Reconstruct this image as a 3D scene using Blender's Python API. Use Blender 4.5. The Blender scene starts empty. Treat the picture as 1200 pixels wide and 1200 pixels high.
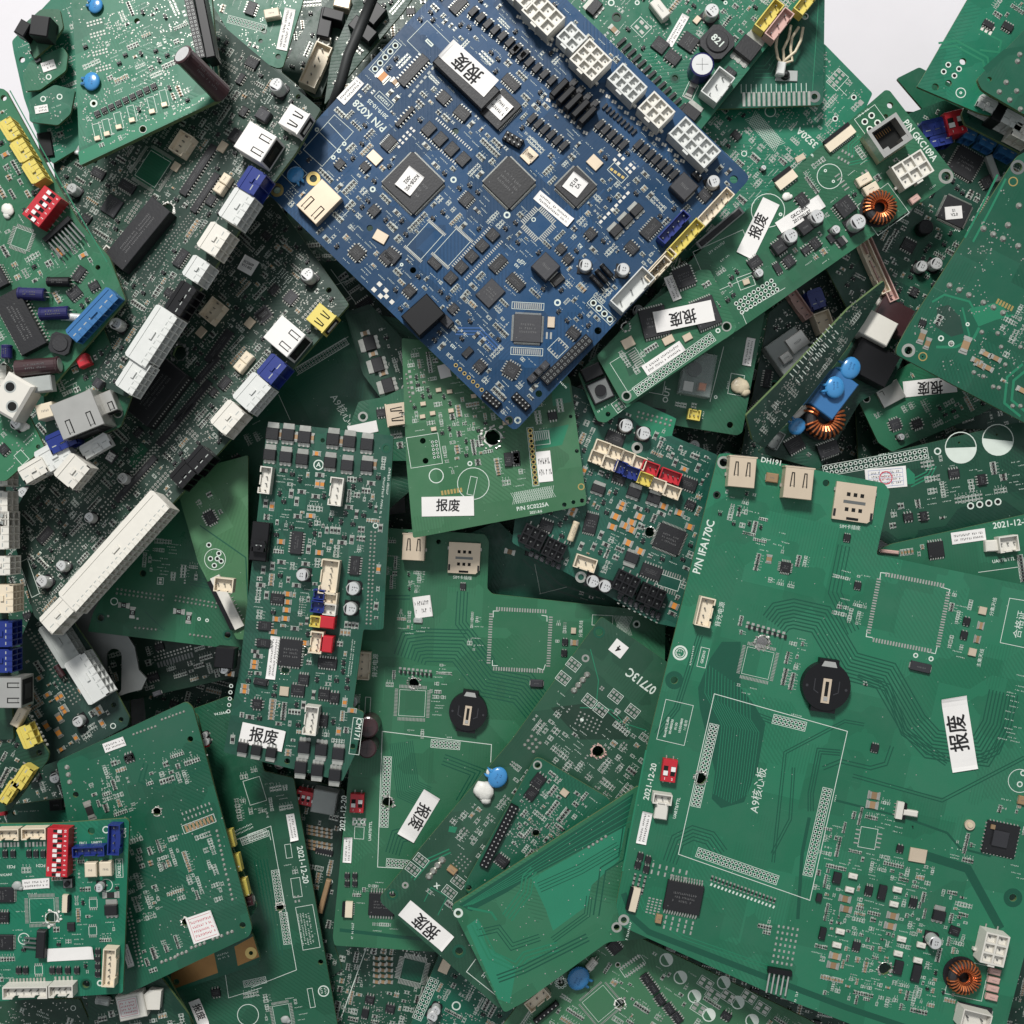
import bpy, math, random
import numpy as np
from mathutils import Vector, Matrix
from mathutils.geometry import tessellate_polygon
# one unit is a decimetre; one photo pixel at the reference height is 0.4 mm
S = .004; H = 1300.
sc = bpy.context.scene; COL = sc.collection
sc.unit_settings.scale_length = 0.1
# ---------------------------------------------------------------- camera, light, exposure
cd = bpy.data.cameras.new('camera'); cam = bpy.data.objects.new('camera', cd); COL.objects.link(cam)
cam.location = (0, 0, H*S); cd.sensor_width = 36; cd.sensor_fit = 'HORIZONTAL'
cd.lens = 18*H/600.; cd.clip_start = .05; cd.clip_end = 100; sc.camera = cam
w = bpy.data.worlds.new('World'); sc.world = w; w.use_nodes = True
nt = w.node_tree; bg = nt.nodes['Background']
tc = nt.nodes.new('ShaderNodeTexCoord'); gr = nt.nodes.new('ShaderNodeSeparateXYZ'); rp = nt.nodes.new('ShaderNodeValToRGB')
nt.links.new(tc.outputs['Generated'], gr.inputs[0]); nt.links.new(gr.outputs['Z'], rp.inputs[0]); nt.links.new(rp.outputs[0], bg.inputs[0])
rp.color_ramp.elements[0].position = 0.35; rp.color_ramp.elements[0].color = (.1, .105, .11, 1)
rp.color_ramp.elements[1].position = .95; rp.color_ramp.elements[1].color = (.9, .95, 1, 1)
bg.inputs[1].default_value = .58
def area(name, loc, size, power, col):
    l = bpy.data.lights.new(name, 'AREA'); l.size = size; l.energy = power; l.color = col
    o = bpy.data.objects.new(name, l); COL.objects.link(o); o.location = loc
    o.rotation_euler = (Vector((0, 0, -.4)) - Vector(loc)).to_track_quat('-Z', 'Y').to_euler(); return o
area('ceiling_light', (-3.6, 14.0, 15.0), 3.6, 5200, (1, .985, .96))
sc.view_settings.view_transform = 'Standard'; sc.view_settings.look = 'None'
sc.view_settings.exposure = 0.0; sc.view_settings.gamma = 1; sc.view_settings.use_curve_mapping = False
sc.render.engine = 'CYCLES'; sc.cycles.max_bounces = 6; sc.cycles.diffuse_bounces = 3
# ---------------------------------------------------------------- materials
def lin(c):
    return tuple(((x/255.)/12.92 if x/255. <= .04045 else ((x/255.+.055)/1.055)**2.4) for x in c)
MAT = {}
def mat(key, rgb, rough=.5, metal=0., spec=.5, noise=.12, nscale=30., bump=0., rnd=0., coat=0., trans=0., alpha=1.):
    m = bpy.data.materials.new(key); m.use_nodes = True; t = m.node_tree; b = t.nodes['Principled BSDF']
    c = lin(rgb); N = t.nodes.new; L = t.links.new
    co = N('ShaderNodeTexCoord'); no = N('ShaderNodeTexNoise'); no.inputs['Scale'].default_value = nscale; no.inputs['Detail'].default_value = 4
    L(co.outputs['Object'], no.inputs['Vector'])
    mx = N('ShaderNodeMix'); mx.data_type = 'RGBA'; L(no.outputs['Fac'], mx.inputs['Factor'])
    mx.inputs['A'].default_value = tuple(x*(1-noise) for x in c)+(1,); mx.inputs['B'].default_value = tuple(min(1, x*(1+noise)) for x in c)+(1,)
    out = mx.outputs['Result']
    if rnd:
        oi = N('ShaderNodeObjectInfo'); hs = N('ShaderNodeHueSaturation'); mr = N('ShaderNodeMapRange')
        L(oi.outputs['Random'], mr.inputs['Value']); mr.inputs['To Min'].default_value = 1-rnd; mr.inputs['To Max'].default_value = 1+rnd
        L(mr.outputs[0], hs.inputs['Value']); L(out, hs.inputs['Color']); out = hs.outputs[0]
    L(out, b.inputs['Base Color'])
    b.inputs['Roughness'].default_value = rough; b.inputs['Metallic'].default_value = metal; b.inputs['Specular IOR Level'].default_value = spec
    b.inputs['Coat Weight'].default_value = coat; b.inputs['Coat Roughness'].default_value = .15
    b.inputs['Transmission Weight'].default_value = trans; b.inputs['Alpha'].default_value = alpha
    if bump:
        bp = N('ShaderNodeBump'); bp.inputs['Strength'].default_value = bump; bp.inputs['Distance'].default_value = .004
        n2 = N('ShaderNodeTexNoise'); n2.inputs['Scale'].default_value = nscale*4; n2.inputs['Detail'].default_value = 3
        L(co.outputs['Object'], n2.inputs['Vector']); L(n2.outputs['Fac'], bp.inputs['Height']); L(bp.outputs[0], b.inputs['Normal'])
    MAT[key] = m; return m
def maskmat(key, rgb, pour, rough=.36, dirt=.3, dust=(170, 190, 175)):
    """solder mask over copper pours: blocky pours, fine tracks, specks and scuffs"""
    m = bpy.data.materials.new(key); m.use_nodes = True; t = m.node_tree; b = t.nodes['Principled BSDF']
    N = t.nodes.new; L = t.links.new; a = lin(rgb); p = lin(pour)
    co = N('ShaderNodeTexCoord'); oi = N('ShaderNodeObjectInfo'); ad = N('ShaderNodeVectorMath'); ad.operation = 'ADD'
    sc_ = N('ShaderNodeVectorMath'); sc_.operation = 'SCALE'; cx = N('ShaderNodeCombineXYZ')
    L(oi.outputs['Random'], cx.inputs[0]); L(oi.outputs['Random'], cx.inputs[1]); L(cx.outputs[0], sc_.inputs[0]); sc_.inputs['Scale'].default_value = 37
    L(co.outputs['Object'], ad.inputs[0]); L(sc_.outputs[0], ad.inputs[1]); V = ad.outputs[0]
    def vor(scale, feat='F1', dist='CHEBYCHEV'):
        v = N('ShaderNodeTexVoronoi'); v.feature = feat; v.inputs['Scale'].default_value = scale
        if feat != 'DISTANCE_TO_EDGE': v.distance = dist
        L(V, v.inputs['Vector']); return v
    def ramp(src, p0, p1, c0=0, c1=1):
        r = N('ShaderNodeMapRange'); L(src, r.inputs['Value']); r.inputs['From Min'].default_value = p0; r.inputs['From Max'].default_value = p1
        r.inputs['To Min'].default_value = c0; r.inputs['To Max'].default_value = c1; return r.outputs[0]
    def mix(f, A, B):
        x = N('ShaderNodeMix'); x.data_type = 'RGBA'; L(f, x.inputs['Factor'])
        for s_, q in (('A', A), ('B', B)):
            if isinstance(q, tuple): x.inputs[s_].default_value = q+(1,)
            else: L(q, x.inputs[s_])
        return x.outputs['Result']
    def math_(op, x, y):
        q = N('ShaderNodeMath'); q.operation = op; L(x, q.inputs[0])
        if isinstance(y, (int, float)): q.inputs[1].default_value = y
        else: L(y, q.inputs[1])
        return q.outputs[0]
    v1 = vor(3.2); sp = N('ShaderNodeSeparateColor'); L(v1.outputs['Color'], sp.inputs[0])
    blocks = ramp(sp.outputs[0], .45, .5)
    col = mix(blocks, a, p)
    # fine tracks: alternating line bundles inside some blocks
    wv = N('ShaderNodeTexWave'); wv.wave_type = 'BANDS'; wv.bands_direction = 'DIAGONAL'; wv.inputs['Scale'].default_value = 26; wv.inputs['Distortion'].default_value = 0
    L(V, wv.inputs['Vector'])
    tr = math_('MULTIPLY', ramp(wv.outputs['Fac'], .55, .75), ramp(sp.outputs[1], .74, .76))
    dk = tuple(x*.8 for x in a)
    col = mix(math_('MULTIPLY', tr, .42), col, dk)
    w2 = N('ShaderNodeTexWave'); w2.bands_direction = 'X'; w2.inputs['Scale'].default_value = 22; w2.inputs['Distortion'].default_value = 0; L(V, w2.inputs['Vector'])
    v3 = vor(5.5); s3 = N('ShaderNodeSeparateColor'); L(v3.outputs['Color'], s3.inputs[0])
    col = mix(math_('MULTIPLY', math_('MULTIPLY', ramp(w2.outputs['Fac'], .6, .8), ramp(s3.outputs[0], .8, .82)), .4), col, dk)
    col = mix(ramp(s3.outputs[1], .8, .83, 0, .55), col, dk)
    no = N('ShaderNodeTexNoise'); no.inputs['Scale'].default_value = 2.2; no.inputs['Detail'].default_value = 7; no.inputs['Roughness'].default_value = .65; L(V, no.inputs['Vector'])
    col = mix(ramp(no.outputs['Fac'], .42, .8, 0, dirt*1.25), col, tuple(x*.62+.055 for x in p))
    v4 = vor(38., 'F1', 'EUCLIDEAN'); spk = ramp(v4.outputs['Distance'], .05, .09, 1, 0); s4 = N('ShaderNodeSeparateColor'); L(v4.outputs['Color'], s4.inputs[0])
    spk = math_('MULTIPLY', spk, ramp(s4.outputs[0], .8, .84, 0, .8)); col = mix(spk, col, lin(dust))
    # scuffs: thin stretched scratches in two directions
    for rz, th in ((.5, .735), (-1.1, .75)):
        mp = N('ShaderNodeMapping'); mp.inputs['Rotation'].default_value = (0, 0, rz); mp.inputs['Scale'].default_value = (1.2, 70, 1); L(V, mp.inputs['Vector'])
        n3 = N('ShaderNodeTexNoise'); n3.inputs['Scale'].default_value = 1.5; n3.inputs['Detail'].default_value = 2; L(mp.outputs[0], n3.inputs['Vector'])
        col = mix(ramp(n3.outputs['Fac'], th, th+.05, 0, .35), col, tuple(min(1, x*1.3+.06) for x in p))
    b.inputs['Specular IOR Level'].default_value = .24 if key == 'blue' else .38
    hs = N('ShaderNodeHueSaturation'); L(col, hs.inputs['Color']); L(ramp(oi.outputs['Random'], 0, 1, .82, 1.14), hs.inputs['Value'])
    rh = N('ShaderNodeMath'); rh.operation = 'FRACT'; rm = N('ShaderNodeMath'); rm.operation = 'MULTIPLY'; rm.inputs[1].default_value = 7.31; L(oi.outputs['Random'], rm.inputs[0]); L(rm.outputs[0], rh.inputs[0])
    L(ramp(rh.outputs[0], 0, 1, .478, .512) if 'blue' not in key else ramp(rh.outputs[0], 0, 1, .498, .502), hs.inputs['Hue']); L(ramp(rh.outputs[0], 0, 1, .86, 1.04), hs.inputs['Saturation'])
    L(hs.outputs[0], b.inputs['Base Color'])
    n5 = N('ShaderNodeTexNoise'); n5.inputs['Scale'].default_value = 6.5; n5.inputs['Detail'].default_value = 8; n5.inputs['Roughness'].default_value = .75; L(V, n5.inputs['Vector'])
    L(ramp(n5.outputs['Fac'], .35, .68, rough-.12, rough+.22), b.inputs['Roughness'])
    
    bp = N('ShaderNodeBump'); bp.inputs['Strength'].default_value = .25; bp.inputs['Distance'].default_value = .002
    L(math_('ADD', blocks, math_('MULTIPLY', tr, -1)), bp.inputs['Height']); L(bp.outputs[0], b.inputs['Normal'])
    MAT[key] = m
maskmat('green', (22, 101, 73), (28, 109, 80))
maskmat('green_teal', (14, 72, 58), (20, 82, 66))
maskmat('green_slate', (24, 80, 62), (31, 89, 69))
maskmat('green_deep', (10, 80, 59), (16, 88, 66))
maskmat('green_pale', (34, 98, 74), (46, 112, 86), .38)
maskmat('green_yellow', (56, 112, 76), (64, 120, 84))
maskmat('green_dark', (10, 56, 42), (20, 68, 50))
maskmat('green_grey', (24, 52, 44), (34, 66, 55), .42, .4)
maskmat('blue', (3, 52, 86), (6, 61, 100), .38, .2, (150, 170, 190))
mat('edge', (92, 112, 72), .6, bump=.3)
mat('edge_blue', (60, 78, 100), .6)
mat('trace_dark', (9, 76, 56), .36, noise=.05)
mat('trace_light', (30, 116, 84), .36, noise=.05)
mat('pour_light', (36, 122, 92), .36, noise=.08, nscale=6)
mat('trace_blue', (40, 82, 136), .36)
mat('silk', (205, 214, 204), .6, noise=.08)
mat('solder', (178, 178, 170), .3, .6, noise=.25, nscale=60, rnd=.1)
mat('gold', (196, 172, 110), .35, .8)
mat('copper_bare', (150, 112, 66), .4, .6, noise=.3, nscale=9)
mat('epoxy', (25, 25, 28), .5, noise=.25, nscale=25, rnd=.3, bump=.15)
mat('epoxy_grey', (48, 48, 52), .5, noise=.2, nscale=20, rnd=.15, bump=.1)
mat('marking', (98, 98, 98), .6)
mat('black', (15, 15, 18), .42, spec=.35, noise=.2, rnd=.2)
mat('hole', (10, 12, 11), .9)
mat('resistor', (32, 30, 30), .45)
mat('ceramic', (150, 122, 90), .45, rnd=.2)
mat('tantalum', (196, 128, 56), .45, rnd=.12)
mat('nylon', (214, 210, 200), .42, noise=.05, bump=.05)
mat('milky', (206, 207, 203), .35, noise=.06)
mat('cream', (220, 206, 182), .45, noise=.07, rnd=.05)
mat('yellow', (208, 190, 92), .45, noise=.06)
mat('red', (184, 34, 46), .4, noise=.08)
mat('bluep', (24, 44, 118), .38, noise=.1)
mat('bluebox', (50, 106, 158), .4, noise=.06)
mat('bluecap', (62, 134, 190), .25, noise=.06, coat=.3)
mat('brown', (58, 36, 38), .3, noise=.15, coat=.3)
mat('navy', (34, 34, 84), .3, noise=.15)
mat('tin', (196, 194, 188), .28, .7, noise=.15, nscale=12)
mat('tin_warm', (214, 196, 172), .36, .4, noise=.12, nscale=10)
mat('alu', (214, 214, 212), .32, .45, noise=.1)
mat('steel_dull', (120, 122, 120), .45, .7, noise=.2, nscale=12)
mat('copperwire', (206, 120, 74), .3, .75, noise=.2)
mat('paper', (228, 225, 221), .75, noise=.06, nscale=5, bump=.3, rnd=.05)
mat('ink', (28, 28, 30), .8)
mat('redink', (196, 70, 90), .8)
mat('blueink', (80, 110, 170), .8)
mat('glue', (206, 192, 164), .35, noise=.15, bump=.4)
mat('whiteglue', (222, 220, 212), .4, noise=.1, bump=.3)
mat('rubber', (36, 38, 38), .6, noise=.15)
mat('clear', (170, 180, 176), .12, noise=.1, alpha=.35)
mat('ferrite', (44, 44, 46), .7, noise=.2, bump=.3)
mat('pinkcard', (196, 160, 150), .5)
mat('dullwhite', (160, 164, 160), .5, noise=.1)
mat('table_paper', (214, 211, 214), .8, noise=.04, nscale=3, bump=.25)
# ---------------------------------------------------------------- mesh builder
class MB:
    def __init__(s): s.v = []; s.f = []; s.m = []; s.T = (0, 0, 0); s.smooth = False
    def at(s, x=0, y=0, r=0): s.T = (x, y, math.radians(r)); return s
    def V(s, pts):
        x0, y0, a = s.T; c, q = math.cos(a), math.sin(a); n = len(s.v)
        s.v += [(x0+c*x-q*y, y0+q*x+c*y, z) for x, y, z in pts]; return n
    def F(s, n, faces, m):
        for f in faces: s.f.append(tuple(n+i for i in f)); s.m.append(m)
    def box(s, x, y, w, h, z0, z1, m, top=None, ch=0, bottom=False):
        a, b = w/2., h/2.; top = top or m
        if ch:
            n = s.V([(x-a, y-b, z0), (x+a, y-b, z0), (x+a, y+b, z0), (x-a, y+b, z0), (x-a, y-b, z1-ch), (x+a, y-b, z1-ch), (x+a, y+b, z1-ch), (x-a, y+b, z1-ch),
                     (x-a+ch, y-b+ch, z1), (x+a-ch, y-b+ch, z1), (x+a-ch, y+b-ch, z1), (x-a+ch, y+b-ch, z1)])
            s.F(n, [(0, 1, 5, 4), (1, 2, 6, 5), (2, 3, 7, 6), (3, 0, 4, 7), (4, 5, 9, 8), (5, 6, 10, 9), (6, 7, 11, 10), (7, 4, 8, 11)], m); s.F(n, [(8, 9, 10, 11)], top)
            s.F(n, [(3, 2, 1, 0)], m)
        else:
            n = s.V([(x-a, y-b, z0), (x+a, y-b, z0), (x+a, y+b, z0), (x-a, y+b, z0), (x-a, y-b, z1), (x+a, y-b, z1), (x+a, y+b, z1), (x-a, y+b, z1)])
            s.F(n, [(0, 1, 5, 4), (1, 2, 6, 5), (2, 3, 7, 6), (3, 0, 4, 7), (3, 2, 1, 0)], m); s.F(n, [(4, 5, 6, 7)], top)
    def flat(s, x, y, w, h, z, m):
        a, b = w/2., h/2.; n = s.V([(x-a, y-b, z), (x+a, y-b, z), (x+a, y+b, z), (x-a, y+b, z)]); s.F(n, [(0, 1, 2, 3)], m)
    def prism(s, pts, z0, z1, m, top=None):
        k = len(pts); n = s.V([(x, y, z0) for x, y in pts]+[(x, y, z1) for x, y in pts])
        s.F(n, [(i, (i+1) % k, k+(i+1) % k, k+i) for i in range(k)], m); s.F(n, [tuple(range(k-1, -1, -1))], m); s.F(n, [tuple(range(k, 2*k))], top or m)
    def cyl(s, x, y, r, z0, z1, m, k=16, r2=None, top=None):
        r2 = r if r2 is None else r2
        n = s.V([(x+r*math.cos(6.2832*i/k), y+r*math.sin(6.2832*i/k), z0) for i in range(k)]+[(x+r2*math.cos(6.2832*i/k), y+r2*math.sin(6.2832*i/k), z1) for i in range(k)])
        s.F(n, [(i, (i+1) % k, k+(i+1) % k, k+i) for i in range(k)], m); s.F(n, [tuple(range(k, 2*k))], top or m)
    def disc(s, x, y, r, z, m, k=12, r0=0):
        p = [(x+r*math.cos(6.2832*i/k), y+r*math.sin(6.2832*i/k), z) for i in range(k)]
        if r0:
            n = s.V(p+[(x+r0*math.cos(6.2832*i/k), y+r0*math.sin(6.2832*i/k), z) for i in range(k)])
            s.F(n, [(i, (i+1) % k, k+(i+1) % k, k+i) for i in range(k)], m)
        else: n = s.V(p); s.F(n, [tuple(range(k))], m)
    def tube(s, pts, r, m, k=8, cap=True):
        P = [Vector(p) for p in pts]; rings = []; up = Vector((0, 0, 1))
        for i, p in enumerate(P):
            d = (P[min(i+1, len(P)-1)]-P[max(i-1, 0)]).normalized(); a = d.cross(up)
            if a.length < .05: a = d.cross(Vector((1, 0, 0)))
            a.normalize(); b = a.cross(d); rr = r[i] if isinstance(r, (list, tuple)) else r
            rings.append(s.V([tuple(p+a*math.cos(6.2832*j/k)*rr+b*math.sin(6.2832*j/k)*rr) for j in range(k)]))
        for i in range(len(rings)-1):
            for j in range(k):
                s.f.append((rings[i]+j, rings[i]+(j+1) % k, rings[i+1]+(j+1) % k, rings[i+1]+j)); s.m.append(m)
        if cap:
            s.f.append(tuple(rings[0]+j for j in range(k))); s.m.append(m); s.f.append(tuple(rings[-1]+j for j in range(k))); s.m.append(m)
    def ball(s, x, y, z, rx, ry, rz, m, k=12, rings=8, wob=0, seed=1):
        rn = random.Random(seed); R = []
        for i in range(1, rings):
            t = math.pi*i/rings; q = []
            for j in range(k):
                g = 1+wob*rn.uniform(-1, 1)
                q.append((x+rx*g*math.sin(t)*math.cos(6.2832*j/k), y+ry*g*math.sin(t)*math.sin(6.2832*j/k), z+rz*g*math.cos(t)))
            R.append(s.V(q))
        a = s.V([(x, y, z+rz), (x, y, z-rz)])
        for i in range(len(R)-1):
            for j in range(k): s.f.append((R[i]+j, R[i+1]+j, R[i+1]+(j+1) % k, R[i]+(j+1) % k)); s.m.append(m)
        for j in range(k):
            s.f.append((a, R[0]+j, R[0]+(j+1) % k)); s.m.append(m); s.f.append((a+1, R[-1]+(j+1) % k, R[-1]+j)); s.m.append(m)
    def well(s, x, y, w, h, z, d, m, mi, rows=1, cols=1, wall=1.2, pin=None):
        """open-topped cells sunk into a box top at height z"""
        cw, chh = (w-wall)/cols, (h-wall)/rows
        for i in range(cols+1): s.box(x-w/2+wall/2+i*cw, y, wall, h, z-d, z, m)
        for j in range(rows+1):
            for i in range(cols): s.box(x-w/2+wall+(i+.5)*cw-wall/2, y-h/2+wall/2+j*chh, cw-wall, wall*.98, z-d, z-.04, m)
        s.flat(x, y, w-wall, h-wall, z-d+.05, mi)
        if pin:
            for i in range(cols):
                for j in range(rows): s.box(x-w/2+wall/2+(i+.5)*cw, y-h/2+wall/2+(j+.5)*chh, pin[0], pin[0], z-d, z-pin[1], pin[2])
    def strip(s, pts, w, z, m, closed=False):
        P = [Vector(p) for p in pts]; n = len(P)
        if n < 2: return
        L_, R_ = [], []
        for i in range(n):
            a = P[i-1] if (i or closed) else None; c = P[(i+1) % n] if (i < n-1 or closed) else None
            d1 = (P[i]-a).normalized() if a is not None else (c-P[i]).normalized(); d2 = (c-P[i]).normalized() if c is not None else d1
            b = d1+d2; b = b.normalized() if b.length > .05 else d1; nn = Vector((-b.y, b.x)); k = w/2/max(.45, abs(nn.dot(Vector((-d1.y, d1.x)))))
            e = Vector((0, 0)) if closed else (-d1*w/2 if i == 0 else d1*w/2 if i == n-1 else Vector((0, 0)))
            L_.append(P[i]+nn*k+e); R_.append(P[i]-nn*k+e)
        s.zc = (getattr(s, 'zc', 0)+1) % 24; z += s.zc*.004
        k0 = s.V([(q.x, q.y, z) for q in L_]+[(q.x, q.y, z) for q in R_])
        for i in range(n if closed else n-1): j = (i+1) % n; s.F(k0, [(n+i, n+j, j, i)], m)
    def line(s, pts, w, z, m, closed=False):
        return s.strip(pts, w, z, m, closed)
        n = len(pts)
        for i in range(n if closed else n-1):
            (x0, y0), (x1, y1) = pts[i], pts[(i+1) % n]; dx, dy = x1-x0, y1-y0; l = math.hypot(dx, dy)
            if l < 1e-6: continue
            ux, uy = dx/l*w/2, dy/l*w/2; k = s.V([(x0-ux+uy, y0-uy-ux, z), (x1+ux+uy, y1+uy-ux, z), (x1+ux-uy, y1+uy+ux, z), (x0-ux-uy, y0-uy+ux, z)])
            s.F(k, [(3, 2, 1, 0)] if False else [(0, 1, 2, 3)], m)
    def mesh(s, name, smooth=False):
        me = bpy.data.meshes.new(name); me.from_pydata([(x*S, y*S, z*S) for x, y, z in s.v], [], s.f)
        ks = []
        for k in s.m:
            if k not in ks: ks.append(k)
        for k in ks: me.materials.append(MAT[k])
        ix = {k: i for i, k in enumerate(ks)}
        me.polygons.foreach_set('material_index', [ix[k] for k in s.m])
        if smooth or s.smooth: me.polygons.foreach_set('use_smooth', [True]*len(s.f))
        me.update(); return me
def obj(name, me, parent=None, M=None):
    o = bpy.data.objects.new(name, me); COL.objects.link(o)
    if parent: o.parent = parent
    if M is not None: o.matrix_basis = M
    return o
TXT = {}
def textgeo(body):
    if body not in TXT:
        c = bpy.data.curves.new('t', 'FONT'); c.body = body; c.align_x = 'CENTER'; c.align_y = 'CENTER'; c.size = 1; c.resolution_u = 2; c.offset = 0 if any(ord(h) > 255 for h in body) else .018
        o = bpy.data.objects.new('t', c); COL.objects.link(o); dg = bpy.context.evaluated_depsgraph_get(); dg.update()
        m = bpy.data.meshes.new_from_object(o.evaluated_get(dg))
        TXT[body] = ([tuple(v.co) for v in m.vertices], [tuple(p.vertices) for p in m.polygons])
        bpy.data.objects.remove(o); bpy.data.meshes.remove(m); bpy.data.curves.remove(c)
    return TXT[body]
def addtext(mb, body, x, y, size, z, m, r=0, sx=1.):
    V, F = textgeo(body); c, q = math.cos(math.radians(r)), math.sin(math.radians(r))
    n = mb.V([(x+c*vx*size*sx-q*vy*size, y+q*vx*size*sx+c*vy*size, z) for vx, vy, _ in V])
    for f in F: mb.f.append(tuple(n+i for i in f)); mb.m.append(m)
def scribble(mb, x, y, w, h, z, m, rn, rows=1, r=0):
    """print too small to read"""
    c, q = math.cos(math.radians(r)), math.sin(math.radians(r)); rh = h/rows
    for j in range(rows):
        px = -w/2
        while px < w/2-.5:
            gw = rn.uniform(.5, 1.1)*min(rh*.5, 1.6)
            if rn.random() < .86:
                yy = h/2-(j+.5)*rh; hh = rh*.6*rn.uniform(.7, 1)
                for (ax, ay, aw, ah) in (((0, 0, gw*.35, hh), (gw*.46, hh*.3*rn.choice((-1, 0, 1)), gw*.5, hh*.3))):
                    cx, cy = px+gw/2+ax, yy+ay; X = x+c*cx-q*cy; Y = y+q*cx+c*cy; n = len(mb.v)
                    a, b = aw/2, ah/2
                    mb.V([(X+c*i-q*k, Y+q*i+c*k, z) for i, k in ((-a, -b), (a, -b), (a, b), (-a, b))]); mb.F(n, [(0, 1, 2, 3)], m)
            px += gw*1.55
# ---------------------------------------------------------------- component shapes (all in pixels, centred, u right, v up): lists of (name, MB); the first is the part, the rest its sub-parts
def legs2(mb, w, h, n, l, lw, zt, m='solder'):
    for i in range(n):
        x = -w/2+(i+.5)*w/n
        for sy in (-1, 1):
            mb.box(x, sy*(h/2+l*.3), lw, l*.62, zt*.5, zt*.5+.4, m); mb.box(x, sy*(h/2+l*.78), lw, l*.45, .2, .75, m)
def c_ic(w, h, legs=2, n=0, z=3., grey=False, mark=True, l=2.6, seed=0):
    b = MB(); e = 'epoxy_grey' if grey else 'epoxy'; b.box(0, 0, w, h, .5, z, e, ch=min(.5, w*.06))
    rn = random.Random(seed)
    if mark and w > 9 and h > 7:
        scribble(b, 0, 0, w*.6, h*.4, z+.08, 'marking', rn, 2 if h < 14 else 3)
    if w > 6: b.disc(-w*.38, -h*.36, .7, z+.08, 'marking', 6)
    out = [('ic_chip', b)]
    if legs:
        g = MB(); n = n or max(3, int(w/3.1)); legs2(g, w*.94, h, n, l, min(1.5, w*.94/n*.5), z)
        if legs == 4:
            g.at(0, 0, 90); n2 = max(3, int(h/(w/n))); legs2(g, h*.94, w, n2, l, min(1.5, h*.94/n2*.5), z); g.at()
        out.append(('leads', g))
    return out
def c_fet(w, h, z=5.):
    b = MB(); b.box(0, -h*.06, w*.9, h*.56, .5, z, 'epoxy', ch=.7)
    g = MB(); g.box(0, -h*.05, w*.84, h*.9, .1, .35, 'solder'); g.box(0, h*.34, w*.78, h*.3, .35, 1.6, 'solder')
    for x in (-.3, 0, .3): g.box(x*w, -h*.43, w*.13, h*.2, .2, 1.2, 'solder')
    return [('power_transistor', b), ('metal_tab', g)]
def c_res(w=4.2, h=2.1, m='resistor'):
    b = MB(); b.box(0, 0, w*.62, h, .25, 1.5, m); b.box(-w*.39, 0, w*.2, h*1.02, .25, 1.55, 'solder'); b.box(w*.39, 0, w*.2, h*1.02, .25, 1.55, 'solder')
    b.flat(0, 0, w*1.35, h*1.25, .2, 'solder') if w < 0 else None
    for q in (-1, 1): b.box(q*w*.56, 0, w*.22, h*1.2, .14, .45, 'solder')
    return [('chip_resistor' if m == 'resistor' else 'chip_capacitor' if m == 'ceramic' else 'tantalum_capacitor', b)]
def c_rmark(w, h):
    p = c_res(w, h); addtext(p[0][1], 'R2', 0, 0, h*.7, 1.6, 'silk'); return p
def c_sot(w=5.5, h=3.2):
    b = MB(); b.box(0, 0, w, h, .4, 2.6, 'epoxy', ch=.3)
    for x in (-.32, .32): b.box(x*w, -h*.68, 1., h*.4, .2, 1., 'solder')
    b.box(0, h*.68, 1., h*.4, .2, 1., 'solder'); return [('small_transistor', b)]
def c_crystal(w, h):
    b = MB(); b.box(0, 0, w, h, .3, 2.4, 'tin_warm', ch=.4); b.flat(0, 0, w*.7, h*.7, 2.5, 'tin_warm'); return [('crystal', b)]
def c_ecap(d, seed=0):
    r = d/2.; b = MB(); b.cyl(0, 0, r*.94, 1.4, d*.9, 'alu', 20, top='alu'); b.cyl(0, 0, r*.94, d*.9, d*.95, 'alu', 20, r*.84)
    a = [( .8*r*math.cos(t), .8*r*math.sin(t)) for t in [math.pi*.72+i*math.pi*.56/6 for i in range(7)]]
    b.prism(a, d*.95, d*.95+.1, 'ink'); scribble(b, r*.2, 0, r*.7, r*.8, d*.95+.15, 'ink', random.Random(seed), 2)
    g = MB(); k = r*1.06; c = r*.3; g.prism([(-k, -k), (k-c, -k), (k, -k+c), (k, k-c), (k-c, k), (-k, k)], .3, 1.6, 'black')
    g.box(-k-.6, 0, 1.8, 2, .2, .9, 'solder'); g.box(k+.6, 0, 1.8, 2, .2, .9, 'solder'); return [('aluminium_capacitor', b), ('capacitor_base', g)]
def c_rcap(d, m='navy', h=None, top='alu'):
    r = d/2.; h = h or d*1.1; b = MB(); b.cyl(0, 0, r*.95, .3, 1.5, m, 22, r); b.cyl(0, 0, r, 1.5, h-1, m, 22); b.cyl(0, 0, r, h-1, h, m, 22, r*.86, top)
    b.line([(-r*.5, 0), (r*.5, 0)], .5, h+.05, 'rubber'); b.line([(0, -r*.5), (0, r*.5)], .5, h+.05, 'rubber'); return [('electrolytic_capacitor', b)]
def c_lcap(L, d, m='brown'):
    r = d/2.; b = MB(); b.smooth = False; x = L/2.
    b.tube([(-x, 0, r+1), (-x+.8, 0, r+1), (-x+2.5, 0, r+1), (-x+3.5, 0, r+1), (x-1, 0, r+1), (x, 0, r+1)], [r*.85, r, r, r*.93, r, r*.86], m, 20)
    g = MB(); g.tube([(-x-.15, 0, r+1), (-x+.1, 0, r+1)], r*.8, 'alu', 20)
    for q in (-.35, .35): g.tube([(x, q*r, r+1), (x+4, q*r, r+1), (x+4.5, q*r, .3)], .5, 'solder', 6)
    rn = random.Random(int(L)); n = len(b.v); scribble(b, 0, 0, L*.5, r*.8, d+1.05, 'marking', rn, 2)
    return [('electrolytic_capacitor', b), ('metal_cap_end', g)]
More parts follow.
